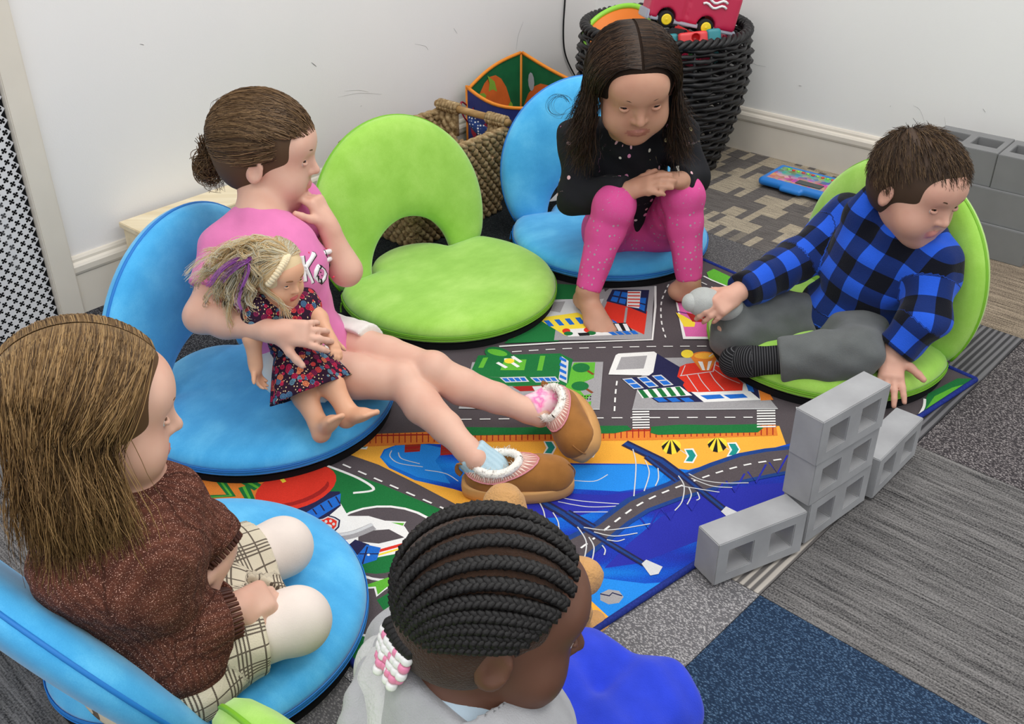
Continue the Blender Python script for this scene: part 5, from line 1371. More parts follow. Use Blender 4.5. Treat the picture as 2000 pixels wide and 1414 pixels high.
# lettering on the chest: puffy white capitals printed on the jersey, partly hidden by the raised arm
m_prw = plain('shirt_print_white', (244, 242, 242), .6); m_prk = plain('shirt_print_black', (30, 28, 32), .6); m_prr = plain('shirt_print_red', (228, 60, 84), .6)
def chest_pt(px, py, lift=.0):
    """first hit of the sight line on the shirt, then a hair proud of it"""
    d = FW * FPX + RT * (px - 1000) - UP * (py - 707); d = d / np.linalg.norm(d); t = 1.6
    sol = [p for p in shirt if not p.get('sub')]
    for _ in range(60):
        X = EYE + d * t; dist = min(float(pd(p, X[None])[0]) for p in sol)
        if dist < .0025: break
        t += max(dist * .8, .0006)
        if t > 2.5: t = 2.2; break
    return EYE + d * (t - .002 - lift)
def chest_stroke(name, pts, r, m, lift=0.0):
    q = smooth_path([chest_pt(x, y, lift) for x, y in pts], 14); MB().tube(q, r, 6, flat=1.0).build(name, m, G1.children[1] if False else shirt_o, True)
shirt_o = [c for c in G1.children if c.name.startswith('shirt')][0]
for nm, q, r, m, lf in (('letter_outline', [(588, 500), (594, 550)], .0085, m_prk, 0), ('letter_stroke', [(588, 500), (594, 550)], .0068, m_prw, .003), ('letter_outline', [(612, 496), (594, 524)], .0085, m_prk, 0), ('letter_stroke', [(612, 496), (594, 524)], .0066, m_prw, .003), ('letter_outline', [(596, 524), (608, 552)], .0085, m_prk, 0), ('letter_stroke', [(596, 524), (608, 552)], .0066, m_prw, .003),
        ('letter_outline', [(618, 522), (612, 540), (624, 550), (632, 534), (622, 521), (617, 524)], .009, m_prk, 0), ('letter_stroke', [(618, 522), (612, 540), (624, 550), (632, 534), (622, 521), (617, 524)], .0074, m_prw, .003),
        ('letter_outline', [(630, 494), (640, 526)], .0085, m_prk, 0), ('letter_stroke', [(630, 494), (640, 526)], .0068, m_prw, .003), ('letter_stroke', [(631, 495), (646, 490)], .0056, m_prw, .003), ('letter_stroke', [(635, 509), (646, 505)], .0056, m_prw, .003), ('letter_stroke', [(639, 524), (648, 521)], .0056, m_prw, .003)):
    chest_stroke(nm, q, r, m, lf)
for (x, y) in ((619, 533), (624, 531), (620, 539), (626, 537)): chest_stroke('letter_flower', [(x, y), (x + 1.5, y + 1.5)], .003, m_prk, .009)
for (x, y) in ((601, 493), (637, 485), (650, 540)): chest_stroke('printed_heart', [(x, y), (x + 2, y + 2)], .003, m_prr, .003)
# hair pulled back into a bun
m_hairA = hair_mat('hair_light_brown', (84, 62, 42), (128, 98, 66), (172, 138, 98))
cap1 = hair_cap(H1, plain('hair_cap_brown', (84, 62, 42), .6), G1, face=(0, .088, -.030), fr=(.066, .062, .076))
BUN = unit((-.25, -1, -.30)); bunP = H1.on(BUN, .03)
pth = []
for i in range(2200):
    a = rng.uniform(-1.25, 1.25); th = rng.uniform(-.15, 1.15); u0 = np.array([math.sin(a), math.cos(a) * math.cos(th) * .95, .30 + .75 * math.sin(max(th, 0))]);
    if abs(a) > .9: u0[2] = rng.uniform(-.15, .5); u0[1] = rng.uniform(-.1, .45)
    q = slerp_path(H1, u0, BUN + rng.normal(0, .07, 3), 12, .006 + .006 * rng.random(), .012, via=np.array([u0[0] * 1.1, -.2, .55 + rng.normal(0, .1)]) if u0[2] > .2 else None); pth.append(resample(q, 11) + rng.normal(0, .0005, (11, 3)))
strands('hair', pth, rng.uniform(.0005, .0011, len(pth)), m_hairA, G1)
bp = []
bdir = J(405, 330, y=float(bunP[1]))
for i in range(260):
    c = bunP + (bdir - bunP) * .62; a = rng.uniform(0, 6.28); w = rng.normal(size=3); w = w / np.linalg.norm(w); v = unit(np.cross(w, rng.normal(size=3))); r = rng.uniform(.018, .034)
    bp.append([c + (w * math.cos(q) * r + v * math.sin(q) * r * 1.0) + np.array([0, 0, -.012 * q / 3]) for q in np.linspace(a, a + rng.uniform(2.2, 3.8), 12)])
for i in range(90):
    e = bunP + (bdir - bunP) * .8; tip = J(rng.uniform(398, 440), rng.uniform(345, 378), y=float(bunP[1]) + rng.normal(0, .012)); m_ = (e + tip) / 2 + rng.normal(0, .012, 3); bp.append(resample(smooth_path([bunP + rng.normal(0, .008, 3), e + rng.normal(0, .012, 3), m_, tip], 12), 12))
strands('hair_bun', bp, rng.uniform(.0006, .0011, len(bp)), m_hairA, G1)
lo_ = []
for i in range(46):
    u0 = np.array([rng.uniform(-.6, -.1), rng.uniform(.1, .6), .9]); s0 = H1.on(u0, .006); e = J(rng.uniform(412, 470), rng.uniform(230, 372), y=float(H1.C[1]) - rng.uniform(-.02, .05)); m_ = J(rng.uniform(415, 470), rng.uniform(185, 240), y=float(H1.C[1])); lo_.append(resample(smooth_path([s0, m_, e], 12), 12))
strands('loose_hair', lo_, .0006, m_hairA, G1)
eyes(H1, G1, m_irisB, m_skinA, plain('brow_brown', (96, 70, 48), .7))
# ---- slippers
m_suede = fleece('tan_suede', (150, 100, 50), .14, 300, .15); m_solem = plain('slipper_sole_tan', (204, 152, 92), .6, .3, .05, 40); m_fur = fleece('white_fleece_fur', (244, 238, 228), .05, 240, 1.0)
def trim_mat():
    n = NT('slipper_braid_trim'); u = n.n('ShaderNodeAttribute', attribute_name='st').outputs['Vector']; x = n.xyz(u)
    zz = n.math('ABSOLUTE', n.math('SUBTRACT', n.math('FRACT', n.math('MULTIPLY', x[0], 1.0)), .5)); d = n.math('ABSOLUTE', n.math('SUBTRACT', n.math('MULTIPLY', zz, 1.2), n.math('ADD', n.math('MULTIPLY', x[1], .6), .15)))
    k = n.math('LESS_THAN', d, .13); e = n.math('GREATER_THAN', n.math('ABSOLUTE', n.math('SUBTRACT', x[1], .25)), .9)
    return n.out(n.mix(k, srgb(186, 128, 118), srgb(238, 214, 198)), .8, .2)
m_brd = trim_mat(); m_brd2 = plain('slipper_pink_edge', (214, 138, 146), .8)
def slipper(parent, heel, toe, up, s=1.0):
    """slipper standing on its sole: heel and toe points at sole level, up = away from the sole"""
    h0 = np.array(heel, float); f = unit(np.array(toe) - h0); u = unit(np.array(up) - f * (np.array(up) @ f)); x = np.cross(f, u); L = np.linalg.norm(np.array(toe) - h0); R = np.stack([x, f, u], 1)
    g = lambda X, Y, Z: h0 + x * X + f * Y * L + u * Z
    root = MB(); Rm = Matrix(R.tolist())
    out = []
    for k in range(40):
        a = 2 * math.pi * k / 40; Y = .5 - .5 * math.cos(a); w = (.036 + .010 * math.sin(math.pi * min(1, Y * 1.0)) ** 1 + .004 * Y) * math.sin(a) ** 1 if True else 0
        w = math.copysign(abs(math.sin(a)) ** .62, math.sin(a)) * (.040 + .010 * math.sin(math.pi * Y * .62)) * s; out.append((w, Y))
    V = []; F = []; n = 40; zz = [(0.94, 0), (1.0, .003), (1.02, .015), (1.0, .026), (.97, .030), (.88, .0305)]
    for sc, z in zz:
        for (w, Y) in out: V.append(g(w * sc, .5 + (Y - .5) * (1 - (1 - sc) * .5), z))
    for j in range(len(zz) - 1):
        for k in range(n): F.append((j * n + k, j * n + (k + 1) % n, (j + 1) * n + (k + 1) % n, (j + 1) * n + k))
    F.append(tuple(range(n - 1, -1, -1))); F.append(tuple((len(zz) - 1) * n + k for k in range(n)))
    ups = [ell(g(0, .66, .034), np.array([.0435 * s, .325 * L, .043]), R, .02), ell(g(0, .30, .038), np.array([.0400 * s, .275 * L, .048]), R, .03), ell(g(0, .84, .030), np.array([.038 * s, .13 * L, .030]), R, .02)]
    up_o = soft('slipper', ups + [sub(ell(g(0, .26, .094), np.array([.031 * s, .23 * L, .05]), R, .008)), cut(g(0, .5, .026), -u, .3)], m_suede, parent, h=.003, uv=False)
    sole = pydata('sole', V, F, m_solem, up_o, True)
    c0_ = g(0, .27, .045)
    def surf(a, e, lift=.0015):      # point on the upper seen from inside the opening
        d = unit(x * math.sin(a) * math.cos(e) + f * math.cos(a) * math.cos(e) * 1.0 + u * math.sin(e)); t = .004
        while t < .2:
            X = (c0_ + d * t)[None]
            ds = [float(pd(q, X)[0]) for q in ups]; D_ = ds[0]
            for q, b_ in zip(ups[1:], ds[1:]): hh = max(q['k'] - abs(D_ - b_), 0) / q['k']; D_ = min(D_, b_) - hh * hh * q['k'] * .25
            if D_ > lift: break
            t += .0012
        return c0_ + d * t
    e0 = lambda a: math.radians(40 - 6 * max(0, math.cos(a)))
    rim = lambda a: surf(a, e0(a), .001)
    fur = []
    for k in range(420):
        a = rng.uniform(0, 6.28); c = np.array(rim(a)) + rng.normal(0, .0036, 3) - u * .002; d = rng.normal(size=3); d = unit(d + u * .8); fur.append([c, c + d * .005, c + d * .010 + rng.normal(0, .002, 3)])
    MB().tube([rim(2 * math.pi * k / 32) for k in range(33)], .0085, 8, caps=False).build('fur_core', m_fur, up_o, True)
    strands('fur_trim', fur, .0012, m_furs, up_o, tone=None)
    V = []; F = []; ST = []; n = 72
    for k in range(n + 1):
        a = 2 * math.pi * k / n
        for q in range(5): V.append(surf(a, e0(a) - math.radians((4 + 6.0 * q) * (1 - .5 * max(0, math.cos(a)))), .0018)); ST.append((k * .9, q / 4, 0))
    for k in range(n):
        for q in range(4): F.append((k * 5 + q, (k + 1) * 5 + q, (k + 1) * 5 + q + 1, k * 5 + q + 1))
    bo = pydata('braid_trim', V, F, m_brd, up_o, True); at = bo.data.attributes.new('st', 'FLOAT_VECTOR', 'POINT'); at.data.foreach_set('vector', np.array(ST, np.float32).ravel())
    MB().tube([surf(2 * math.pi * k / 48, e0(2 * math.pi * k / 48) - math.radians(28 * (1 - .5 * max(0, math.cos(2 * math.pi * k / 48))))) for k in range(49)], .0017, 5, caps=False).build('pink_edge', m_brd2, up_o, True)
    # centre seam on the toe and pull tab at the heel
    MB().tube([surf(0, math.radians(-8 - 1 * t) + math.radians(14) * (1 - t), .0008) for t in np.linspace(0, 1, 10)], .0014, 5).build('toe_seam', m_suede, up_o, True)
    MB().tube(smooth_path([g(0, .0, .045), g(0, -.035, .056), g(0, -.03, .074), g(0, .02, .072)], 10), .0055, 6, flat=.35).build('heel_tab', m_suede, up_o, True)
    return up_o
m_furs = hair_mat('fur_strand_white', (226, 218, 206), (244, 240, 232), (252, 250, 246))
hl = J(902, 958, .012); to_ = J(1120, 948, .012)
slipper(G1, hl, to_, np.array([0, -.12, 1]), 1.0)
hl2 = J(1098, 772, .075); to2 = J(1150, 890, .045)
lg = unit(anL - knL); slipper(G1, hl2 + lg * .01, to2 + lg * .01, -lg + np.array([-.05, 0, .45]), 1.0)
m_sockb = knit('sock_pale_blue', (186, 210, 220), (206, 226, 232), (166, 194, 206), bump=.3); m_sockp = NT('sock_pink_tiedye'); 
_f = m_sockp.noise(m_sockp.coord(), 38, 2); m_sockp = m_sockp.out(m_sockp.ramp(_f, [(.42, srgb(246, 206, 216)), (.55, srgb(248, 120, 178)), (.62, srgb(244, 190, 206))]), .9, .1)
cR = hl + (to_ - hl) * .25 + np.array([0, 0, .045]); soft('sock', [cone(anR + (cR - anR) * .15, cR, .036, .037, .02), ell(cR, .036, I3, .02), cut(anR + (cR - anR) * .12, anR - cR, .06)], m_sockb, G1, h=.004)
cL = hl2 + (to2 - hl2) * .25 - lg * .04; soft('sock', [cone(anL, cL, .033, .034, .02), ell(cL, .033, I3, .02), cut(anL + (cL - anL) * .05, anL - cL, .06)], m_sockp, G1, h=.004)

# ================================================================== DOLL
DL_ = wthing('doll', tuple(J(600, 700, .15)), 'blonde doll in a dark floral dress held by the girl in pink', 'doll')
m_vinyl = plain('doll_vinyl', (222, 168, 134), .42, .4, sss=.08); m_dlip = plain('doll_lip', (206, 108, 104), .4)
HD = Head(J(541, 533, y=1.785), az(-36, -10), k=.60, roll=0); dn = J(545, 590, y=1.80); dw = J(575, 672, y=1.815); dh = J(592, 712, y=1.81)
dx = np.array([az(-36)[1], -az(-36)[0], 0])
dsR = J(505, 606, y=1.755); dsL = J(590, 588, y=1.83); deR = J(493, 660, y=1.735); dwR = J(499, 712, y=1.725); deL = J(622, 622, y=1.80); dwL = J(642, 660, y=1.76)
dkR = J(596, 775, y=1.745); daR = J(622, 828, y=1.70); dkL = J(648, 752, y=1.76); daL = J(676, 800, y=1.725)
dhR = dh + dx * .028; dhL = dh - dx * .028
dolls = head_prims(HD, dn) + [cone(dn, dw, .040, .038, .02), ell(dw + (dh - dw) * .6, .048, I3, .02), cone(dsR, dsL, .022, .022, .02), cone(dsR, deR, .021, .018, .01), cone(deR, dwR, .018, .013, .01), cone(dsL, deL, .021, .018, .01), cone(deL, dwL, .018, .013, .01),
        cone(dhR, dkR, .033, .025, .02), cone(dkR, daR, .025, .018, .01), cone(dhL, dkL, .033, .025, .02), cone(dkL, daL, .025, .018, .01)]
dolls += hand(dwR, J(503, 736, y=1.722) - dwR, np.array([.9, -.2, .3]), 1, (20, 25, 20), s=.52) + hand(dwL, J(650, 672, y=1.745) - dwL, np.array([-.6, .3, -.6]), 1, (15, 25, 20), s=.52)
dolls += bare_foot(daR, unit(J(632, 846, y=1.70) - daR) * .4 + np.array([.06, -.12, .9]) * .75, unit(dkR - daR) + np.array([0, 0, .1]), s=.60) + bare_foot(daL, unit(J(690, 815, y=1.72) - daL) * .4 + np.array([.25, -.12, .8]) * .75, unit(dkL - daL), s=.60)
soft('doll_body', dolls, [m_vinyl, m_dlip], DL_, h=.0025)
def floral():
    n = NT('dark_floral_cotton'); v = n.coord(); d = n.vor(v, 74, out=0); c = n.vor(v, 74, out=1); nz = n.noise(v, 300, 2)
    fl = n.ramp(n.n('ShaderNodeSeparateColor').outputs[0] if False else c, [(0, srgb(0, 0, 0)), (1, srgb(255, 255, 255))])
    x = n.n('ShaderNodeSeparateColor'); n.l(c, x.inputs[0]); pal = n.ramp(x.outputs[0], [(0, srgb(176, 32, 70)), (.3, srgb(206, 66, 66)), (.5, srgb(70, 108, 140)), (.66, srgb(120, 30, 70)), (.8, srgb(214, 120, 80)), (.9, srgb(96, 136, 156))], 'CONSTANT')
    w = n.math('SINE', n.math('MULTIPLY', d, 26.0)); pet = n.mix(n.math('MULTIPLY', n.math('GREATER_THAN', w, .55), .55), pal, srgb(50, 20, 44))
    lf = n.vor(n.coord(scale=(1, 1, .6)), 190, out=0); gr = n.mix(n.math('LESS_THAN', lf, .26), srgb(46, 22, 44), srgb(222, 196, 150))
    return n.out(n.mix(n.math('LESS_THAN', d, .50), gr, pet), .8, .2)
m_flor = floral()
hemc = J(612, 762, y=1.765); ax_ = unit(hemc - dw)
V = []; F = []; NR, NC = 12, 64; sx_ = unit(np.cross(ax_, az(-36))); sy_ = np.cross(sx_, ax_)
for i in range(NR):
    t = i / (NR - 1); c = dw + (hemc - dw) * t
    for k in range(NC):
        a = 2 * math.pi * k / NC; r = (.042 + .054 * t ** .8) * (1 + .06 * t * math.sin(a * 9 + 1)); V.append(c + (sx_ * math.cos(a) * 1.0 + sy_ * math.sin(a) * .72) * r)
for i in range(NR - 1):
    for k in range(NC): F.append((i * NC + k, i * NC + (k + 1) % NC, (i + 1) * NC + (k + 1) % NC, (i + 1) * NC + k))
dress = soft('dress', [cone(dn + (dw - dn) * .12, dw, .047, .045, .02), cone(dsR, dsR + (deR - dsR) * .30, .028, .029, .02), cone(dsL, dsL + (deL - dsL) * .30, .028, .029, .02), cone(dsR, dsL, .027, .027, .02), cone(dn + (dw - dn) * .4 + az(-36) * .012, dw, .046, .045, .02), cut(dn + (HD.C - dn) * .06, HD.C - dn, .024)], m_flor, DL_, h=.003, warp=wavy(.001, 120))
sk = pydata('skirt', V, F, m_flor, dress, True); md = sk.modifiers.new('solid', 'SOLIDIFY'); md.thickness = .002
m_sash = plain('navy_sash', (50, 54, 104), .6); MB().tube([dw + (sx_ * math.cos(a) + sy_ * math.sin(a) * .95) * .0475 for a in np.linspace(0, 6.283, 33)], .006, 6, caps=False).build('sash', m_sash, dress, True)
eyes(HD, DL_, plain('doll_iris_blue', (84, 118, 140), .15, .5), m_vinyl, plain('doll_brow', (150, 104, 70), .7))
m_blond = hair_mat('hair_platinum', (248, 226, 182), (255, 246, 218), (255, 253, 242), .62); m_purp = hair_mat('hair_purple', (166, 74, 184), (196, 112, 212), (222, 158, 232))
hair_cap(HD, plain('doll_cap_blond', (226, 200, 156), .6), DL_, face=(0, .090, -.030), fr=(.064, .058, .074), lift=.008)
def doll_lock(tip_px, tip_py, u0, ty, amp, K=22, wv=3.0):
    s0 = HD.on(u0, .006); e = J(tip_px, tip_py, y=ty); b = (s0 + e) / 2 + np.array([-.02, -.015, .015]); base = np.array(resample(smooth_path([s0, HD.on(np.array(u0) + np.array([.45, -.55, -.2]), .03), b, e], K), K))
    ph = rng.uniform(0, 6.28); t = np.linspace(0, 1, K); a = (amp * t)[:, None]
    return base + a * (np.stack([np.cos(ph + t * wv * 6.28), .6 * np.sin(ph + t * wv * 6.28), .7 * np.sin(ph + 1 + t * wv * 6.28)], 1))
pb, pp_ = [], []
LOCKS = [((rng.uniform(376, 505), rng.uniform(470, 650))) for _ in range(54)]
for li, (tx, ty_) in enumerate(LOCKS):
    tx = tx if ty_ < 600 else 430 + (tx - 376) * .55
    u0 = np.array([rng.uniform(-.2, .6), rng.uniform(-.3, .7), rng.uniform(.75, 1)]); yy = rng.uniform(1.72, 1.80); c = doll_lock(tx, ty_, u0, yy, rng.uniform(.006, .016), wv=rng.uniform(1.5, 3.2))
    lst = pb
    for _ in range(20): lst.append(c + rng.normal(0, .0034, 3) * np.linspace(.5, 1.25, 22)[:, None] + rng.normal(0, .0007, (22, 3)))
for (tx, ty_) in ((398, 562), (470, 602), (440, 545)):
    c = doll_lock(tx, ty_, np.array([rng.uniform(.15, .5), rng.uniform(.3, .6), .8]), 1.705, .008, wv=1.6)
    for _ in range(14): pp_.append(c + rng.normal(0, .0026, 3) * np.linspace(.5, 1.2, 22)[:, None])
for _ in range(560):      # crown sweep
    sd_ = rng.choice([-1, 1], p=[.3, .7]); u0 = np.array([rng.uniform(-.05, .05), rng.uniform(.1, .75), rng.uniform(.75, 1)]); u1 = np.array([sd_ * rng.uniform(.6, 1), rng.uniform(-.9, -.15), rng.uniform(-.6, .1)]); q = slerp_path(HD, u0, u1, 22, .006, .020 + .012 * rng.random()); pb.append(q + rng.normal(0, .0006, (22, 3)))
for _ in range(40):       # front locks over the shoulder
    u0 = np.array([.62, .35, .6]); q = smooth_path([HD.on(u0, .006), HD.on(np.array([1, .35, -.3]), .014), J(548, 590, y=1.735), J(rng.uniform(548, 574), rng.uniform(600, 632), y=1.735)], 21); pb.append(resample(np.array(q) + rng.normal(0, .0025, 3), 22))
strands('doll_hair', pb, rng.uniform(.0006, .0012, len(pb)), m_blond, DL_); strands('purple_streak', pp_, rng.uniform(.0006, .0012, len(pp_)), m_purp, DL_)
bra = [HD.on(np.array([.15 + .55 * t, .75 - .35 * t, .85 - 1.0 * t]), .014) for t in np.linspace(0, 1, 14)]; mb = MB()
for k, p_ in enumerate(bra[:-1]):
    for s_ in (-1, 1): mb.ell(p_ + HD.S * s_ * .003, (.0068, .0045, .0055), Matrix.Rotation(s_ * .6, 3, 'Y'), 8, 6)
b_ = mb.build('braid', plain('doll_braid_blond', (240, 220, 182), .5), DL_, True)
# ================================================================== GIRL IN BLACK SWEATSHIRT AND PINK LEGGINGS
infl = lambda prs, d: [dict(p, **({'ra': p['ra'] + d, 'rb': p['rb'] + d} if p['q'] == 'c' else {'r': p['r'] + d})) for p in prs if p['q'] in 'ce']
G2 = person('person', (0.27, 2.72, .08), 'child in black heart print sweatshirt and pink leggings, barefoot')
f2v = az(-76); r2v = np.array([f2v[1], -f2v[0], 0])      # her right is image left
pel = J(1238, 448, y=2.72); ch_ = J(1216, 335, y=2.63); nk = J(1226, 262, y=2.56)
H2 = Head(J(1237, 160, y=2.46), az(-84, -20), k=1.26, roll=2)
shR = J(1132, 272, y=2.60); shL = J(1322, 268, y=2.61); elR = J(1124, 385, y=2.53); elL = J(1352, 345, y=2.56); wrR = J(1226, 372, y=2.44); wrL = J(1330, 352, y=2.46)
hpR = J(1188, 450, y=2.66); hpL = J(1284, 448, y=2.66); knR = J(1200, 402, .285); knL = J(1334, 382, .292); anR = J(1148, 568, .070); anL = J(1346, 550, .070)
torso = [cone(pel, ch_, .088, .082, .04), cone(ch_, nk - np.array([0, 0, .02]), .08, .052, .04), cone(shR, shL, .046, .046, .04), ell(pel, (.10, .085, .07), I3, .04), ell(ch_, (.105, .085, .09), rotm(0, 0, 14), .04)]
arms = [cone(shR, elR, .038, .031, .02), cone(elR, wrR, .032, .021, .02), cone(shL, elL, .038, .031, .02), cone(elL, wrL, .032, .021, .02)]
legs = []
for a, b, c in ((hpR, knR, anR), (hpL, knL, anL)):
    m1 = b + (c - b) * .32 + np.array([0, .012, 0]); legs += [cone(a, b, .062, .046, .015), cone(b, m1, .045, .043, .015), cone(m1, c, .043, .027, .015), ell(b + np.array([0, 0, .0]), .046, I3, .015)]
hands = hand(wrR, J(1300, 352, y=2.40) - wrR, np.array([.1, .55, -.8]), 1, curls=[(8, 14, 12), (10, 16, 12), (12, 18, 14), (14, 20, 16)], s=1.12, spread=5, thumb=(.7, .55, .3)) + hand(wrL, J(1296, 352, y=2.425) - wrL, np.array([0, .3, -.9]), -1, (20, 28, 20), s=1.1)
feet = bare_foot(anR, J(1182, 628, .012) - J(1142, 572, .03), (0, 0, 1), s=1.12, side=1) + bare_foot(anL, J(1392, 574, .012) - J(1344, 556, .03), (0, 0, 1), s=1.1, side=-1)
soft('body', head_prims(H2, nk) + torso + arms + legs + hands + feet, [m_skinB, m_lipB], G2, h=.0038)
def dotty(name, base, cols, cell, r, sc=1.0, rough=.85):
    n = NT(name); u = n.attr(); d = n.vor(u, 1.0 / cell, out=0, rand=.55); c = n.vor(u, 1.0 / cell, out=1, rand=.55)
    x = n.n('ShaderNodeSeparateColor'); n.l(c, x.inputs[0]); pal = n.ramp(x.outputs[0], [(i / len(cols), srgb(*q)) for i, q in enumerate(cols)], 'CONSTANT')
    g = n.noise(n.coord(), 420, 2); n.bump(g, .3, .001); return n.out(n.mix(n.math('LESS_THAN', d, r), srgb(*base), pal), rough, .2)
m_blkS = dotty('black_heart_print_fleece', (32, 32, 36), [(238, 190, 196), (244, 240, 226), (236, 224, 168), (226, 150, 186)], .034, .165)
m_pinkL = dotty('pink_dot_legging', (222, 84, 152), [(176, 150, 166), (188, 160, 174)], .0145, .19)
cufR = wrR + (elR - wrR) * .10; cufL = wrL + (elL - wrL) * .10
soft('sweatshirt', infl(torso, .014) + infl(arms, .013) + [ell(pel + np.array([0, 0, .03]), (.118, .10, .05), I3, .03), cone(elR, cufR, .042, .036, .02), cut(wrR, wrR - elR, .05), cut(wrL, wrL - elL, .05), cut(nk + (H2.C - nk) * .2, H2.C - nk, .055), cut(pel + np.array([0, 0, -.02]), (0, -.1, -1), .2)], m_blkS, G2, h=.0046, warp=wavy(.003, 55))
soft('leggings', infl(legs, .006) + [ell(pel - np.array([0, 0, .01]), (.108, .10, .08), I3, .03), cone(hpR, hpL, .07, .07, .03), cut(anR + (knR - anR) * .02, anR - knR, .05), cut(anL + (knL - anL) * .02, anL - knL, .05)], m_pinkL, G2, h=.0046, warp=wavy(.0012, 90))
m_hairD = hair_mat('hair_dark_brown', (34, 24, 18), (62, 44, 32), (104, 76, 54))
hair_cap(H2, plain('hair_cap_dark', (38, 28, 22), .9, .1), G2, face=(0, .092, -.044), fr=(.060, .066, .076))
pth = []
for i in range(2800):
    sd = -1 if rng.random() < .5 else 1; yy = rng.uniform(-.75, .80); u0 = np.array([.03 * sd, yy, math.sqrt(max(.02, 1 - yy * yy))])
    u1 = np.array([sd * rng.uniform(.8, 1), (yy * .55 - .10) + rng.normal(0, .12), rng.uniform(-.5, -.15)]); q = slerp_path(H2, u0, u1, 10, .006, .012 + .01 * rng.random(), via=np.array([sd * .75, yy * .75, .72]))
    e = q[-1]; L = rng.uniform(.10, .20); out = H2.S * sd * rng.uniform(.0, .05)
    f = [e + np.array([0, 0, -L * t]) + out * t * t + H2.S * sd * .012 * math.sin(t * 3.2 + i) * t + rng.normal(0, .003, 3) * t + f2v * rng.uniform(-.01, .03) * t for t in np.linspace(.12, 1, 8)]
    pth.append(resample(np.vstack([q, f]), 13))
strands('hair', pth, rng.uniform(.0005, .0011, len(pth)), m_hairD, G2)
cur = []
for i in range(9):   # stray curl at the side
    c = J(1092 + rng.normal(0, 4), 205 + rng.normal(0, 3), y=2.62); r = rng.uniform(.024, .032); cur.append(resample([c + np.array([r * math.cos(w), rng.normal(0, .0006), r * math.sin(w)]) for w in np.linspace(.4, 5.4, 18)], 18))
strands('loose_hair', cur, .0004, m_hairD, G2)
eyes(H2, G2, m_irisB, m_skinB, plain('brow_dark', (52, 38, 30), .7))
# ================================================================== BOY IN CHECKED HOODIE
B1 = person('person', (0.80, 2.2, .08), 'child in blue and black checked hoodie and grey trousers, one hand on the chair')
fB = az(209); rB = np.array([fB[1], -fB[0], 0])
pel = J(1660, 628, y=2.22); ch_ = J(1715, 520, y=2.20); nk = J(1775, 438, y=2.17)
HB = Head(J(1792, 364, y=2.12), az(-62, -14), k=1.12, roll=-6)
shR = J(1650, 432, y=2.33); shL = J(1822, 520, y=2.08); elR = J(1556, 508, y=2.26); wrR = J(1436, 574, y=2.13); elL = J(1806, 622, y=2.00); wrL = J(1742, 690, y=1.985)
hpR = J(1620, 632, y=2.26); hpL = J(1676, 662, y=2.10); knR = J(1438, 656, y=2.13); anR = J(1442, 604, y=2.17); knL = J(1672, 690, y=1.975); anL = J(1512, 704, y=2.00)
torso = [cone(pel, ch_, .090, .084, .04), cone(ch_, nk - np.array([0, 0, .02]), .082, .052, .04), cone(shR, shL, .046, .046, .04), ell(pel, (.095, .105, .08), rotm(0, 0, 29), .04), ell(ch_ + fB * .01, (.085, .11, .095), rotm(0, 0, 29), .04)]
arms = [cone(shR, elR, .040, .033, .02), cone(elR, wrR, .033, .022, .02), cone(shL, elL, .040, .033, .02), cone(elL, wrL, .033, .022, .02)]
legs = [cone(hpR, knR, .062, .052, .02), cone(knR, anR, .046, .036, .02), cone(hpR + np.array([0, 0, .02]), anR, .052, .038, .02), cone(hpL, knL, .060, .048, .02), cone(knL, knL + (anL - knL) * .4, .047, .045, .02), cone(knL + (anL - knL) * .4, anL, .045, .030, .02)]
hands = hand(wrR, J(1392, 606, y=2.08) - wrR, np.array([-.35, .5, -.75]), -1, curls=[(22, 32, 22), (26, 36, 24), (30, 38, 26), (32, 40, 28)], s=1.12, thumb=(.6, .6, .5))
hands += hand(wrL, J(1740, 742, y=1.925) - wrL, np.array([.1, .35, -.9]), 1, curls=[(10, 10, 8)] * 4, s=1.15, spread=9, thumb=(.5, .8, .1))
soft('body', head_prims(HB, nk) + torso + arms + legs + hands, [m_skinD, m_lipA], B1, h=.0038)
def buffalo():
    n = NT('blue_black_check_fleece'); u = n.attr(); x = n.xyz(u); P_ = .084
    a = n.math('LESS_THAN', n.math('FRACT', n.math('ADD', n.math('DIVIDE', x[0], P_), 10.0)), .5); b = n.math('LESS_THAN', n.math('FRACT', n.math('ADD', n.math('DIVIDE', x[1], P_), 10.2)), .5)
    s_ = n.math('ADD', a, b); g = n.noise(n.coord(), 380, 3); n.bump(g, .5, .002)
    f = n.math('ADD', s_, n.math('MULTIPLY', n.math('SUBTRACT', g, .5), .25))
    return n.out(n.ramp(n.math('DIVIDE', f, 2.0), [(.0, srgb(40, 92, 212)), (.22, srgb(34, 82, 200)), (.32, srgb(24, 48, 112)), (.68, srgb(22, 42, 98)), (.78, srgb(20, 22, 34)), (1, srgb(16, 18, 28))]), .9, .12, sheen=.1)
m_buf = buffalo()
hood = [ell(nk + np.array([-.045, .05, .020]), (.080, .055, .070), rotm(0, 20, 30), .03), ell(nk + np.array([-.09, .03, .0]), (.05, .05, .062), rotm(0, 0, 20), .03), cone(nk + np.array([.04, .04, .02]), nk + np.array([-.05, -.05, -.005]), .034, .036, .03), cone(nk + np.array([.05, .03, .01]), nk + np.array([.05, -.05, -.03]), .034, .032, .03)]
tors = infl(torso, .020)
UF = np.stack([unit(np.cross(fB, unit(ch_ - pel))), unit(np.cross(unit(ch_ - pel), np.cross(fB, unit(ch_ - pel)))), unit(ch_ - pel)], 1)
for p_ in tors + hood: p_['uvf'] = (pel, UF)      # checks run straight over the chest
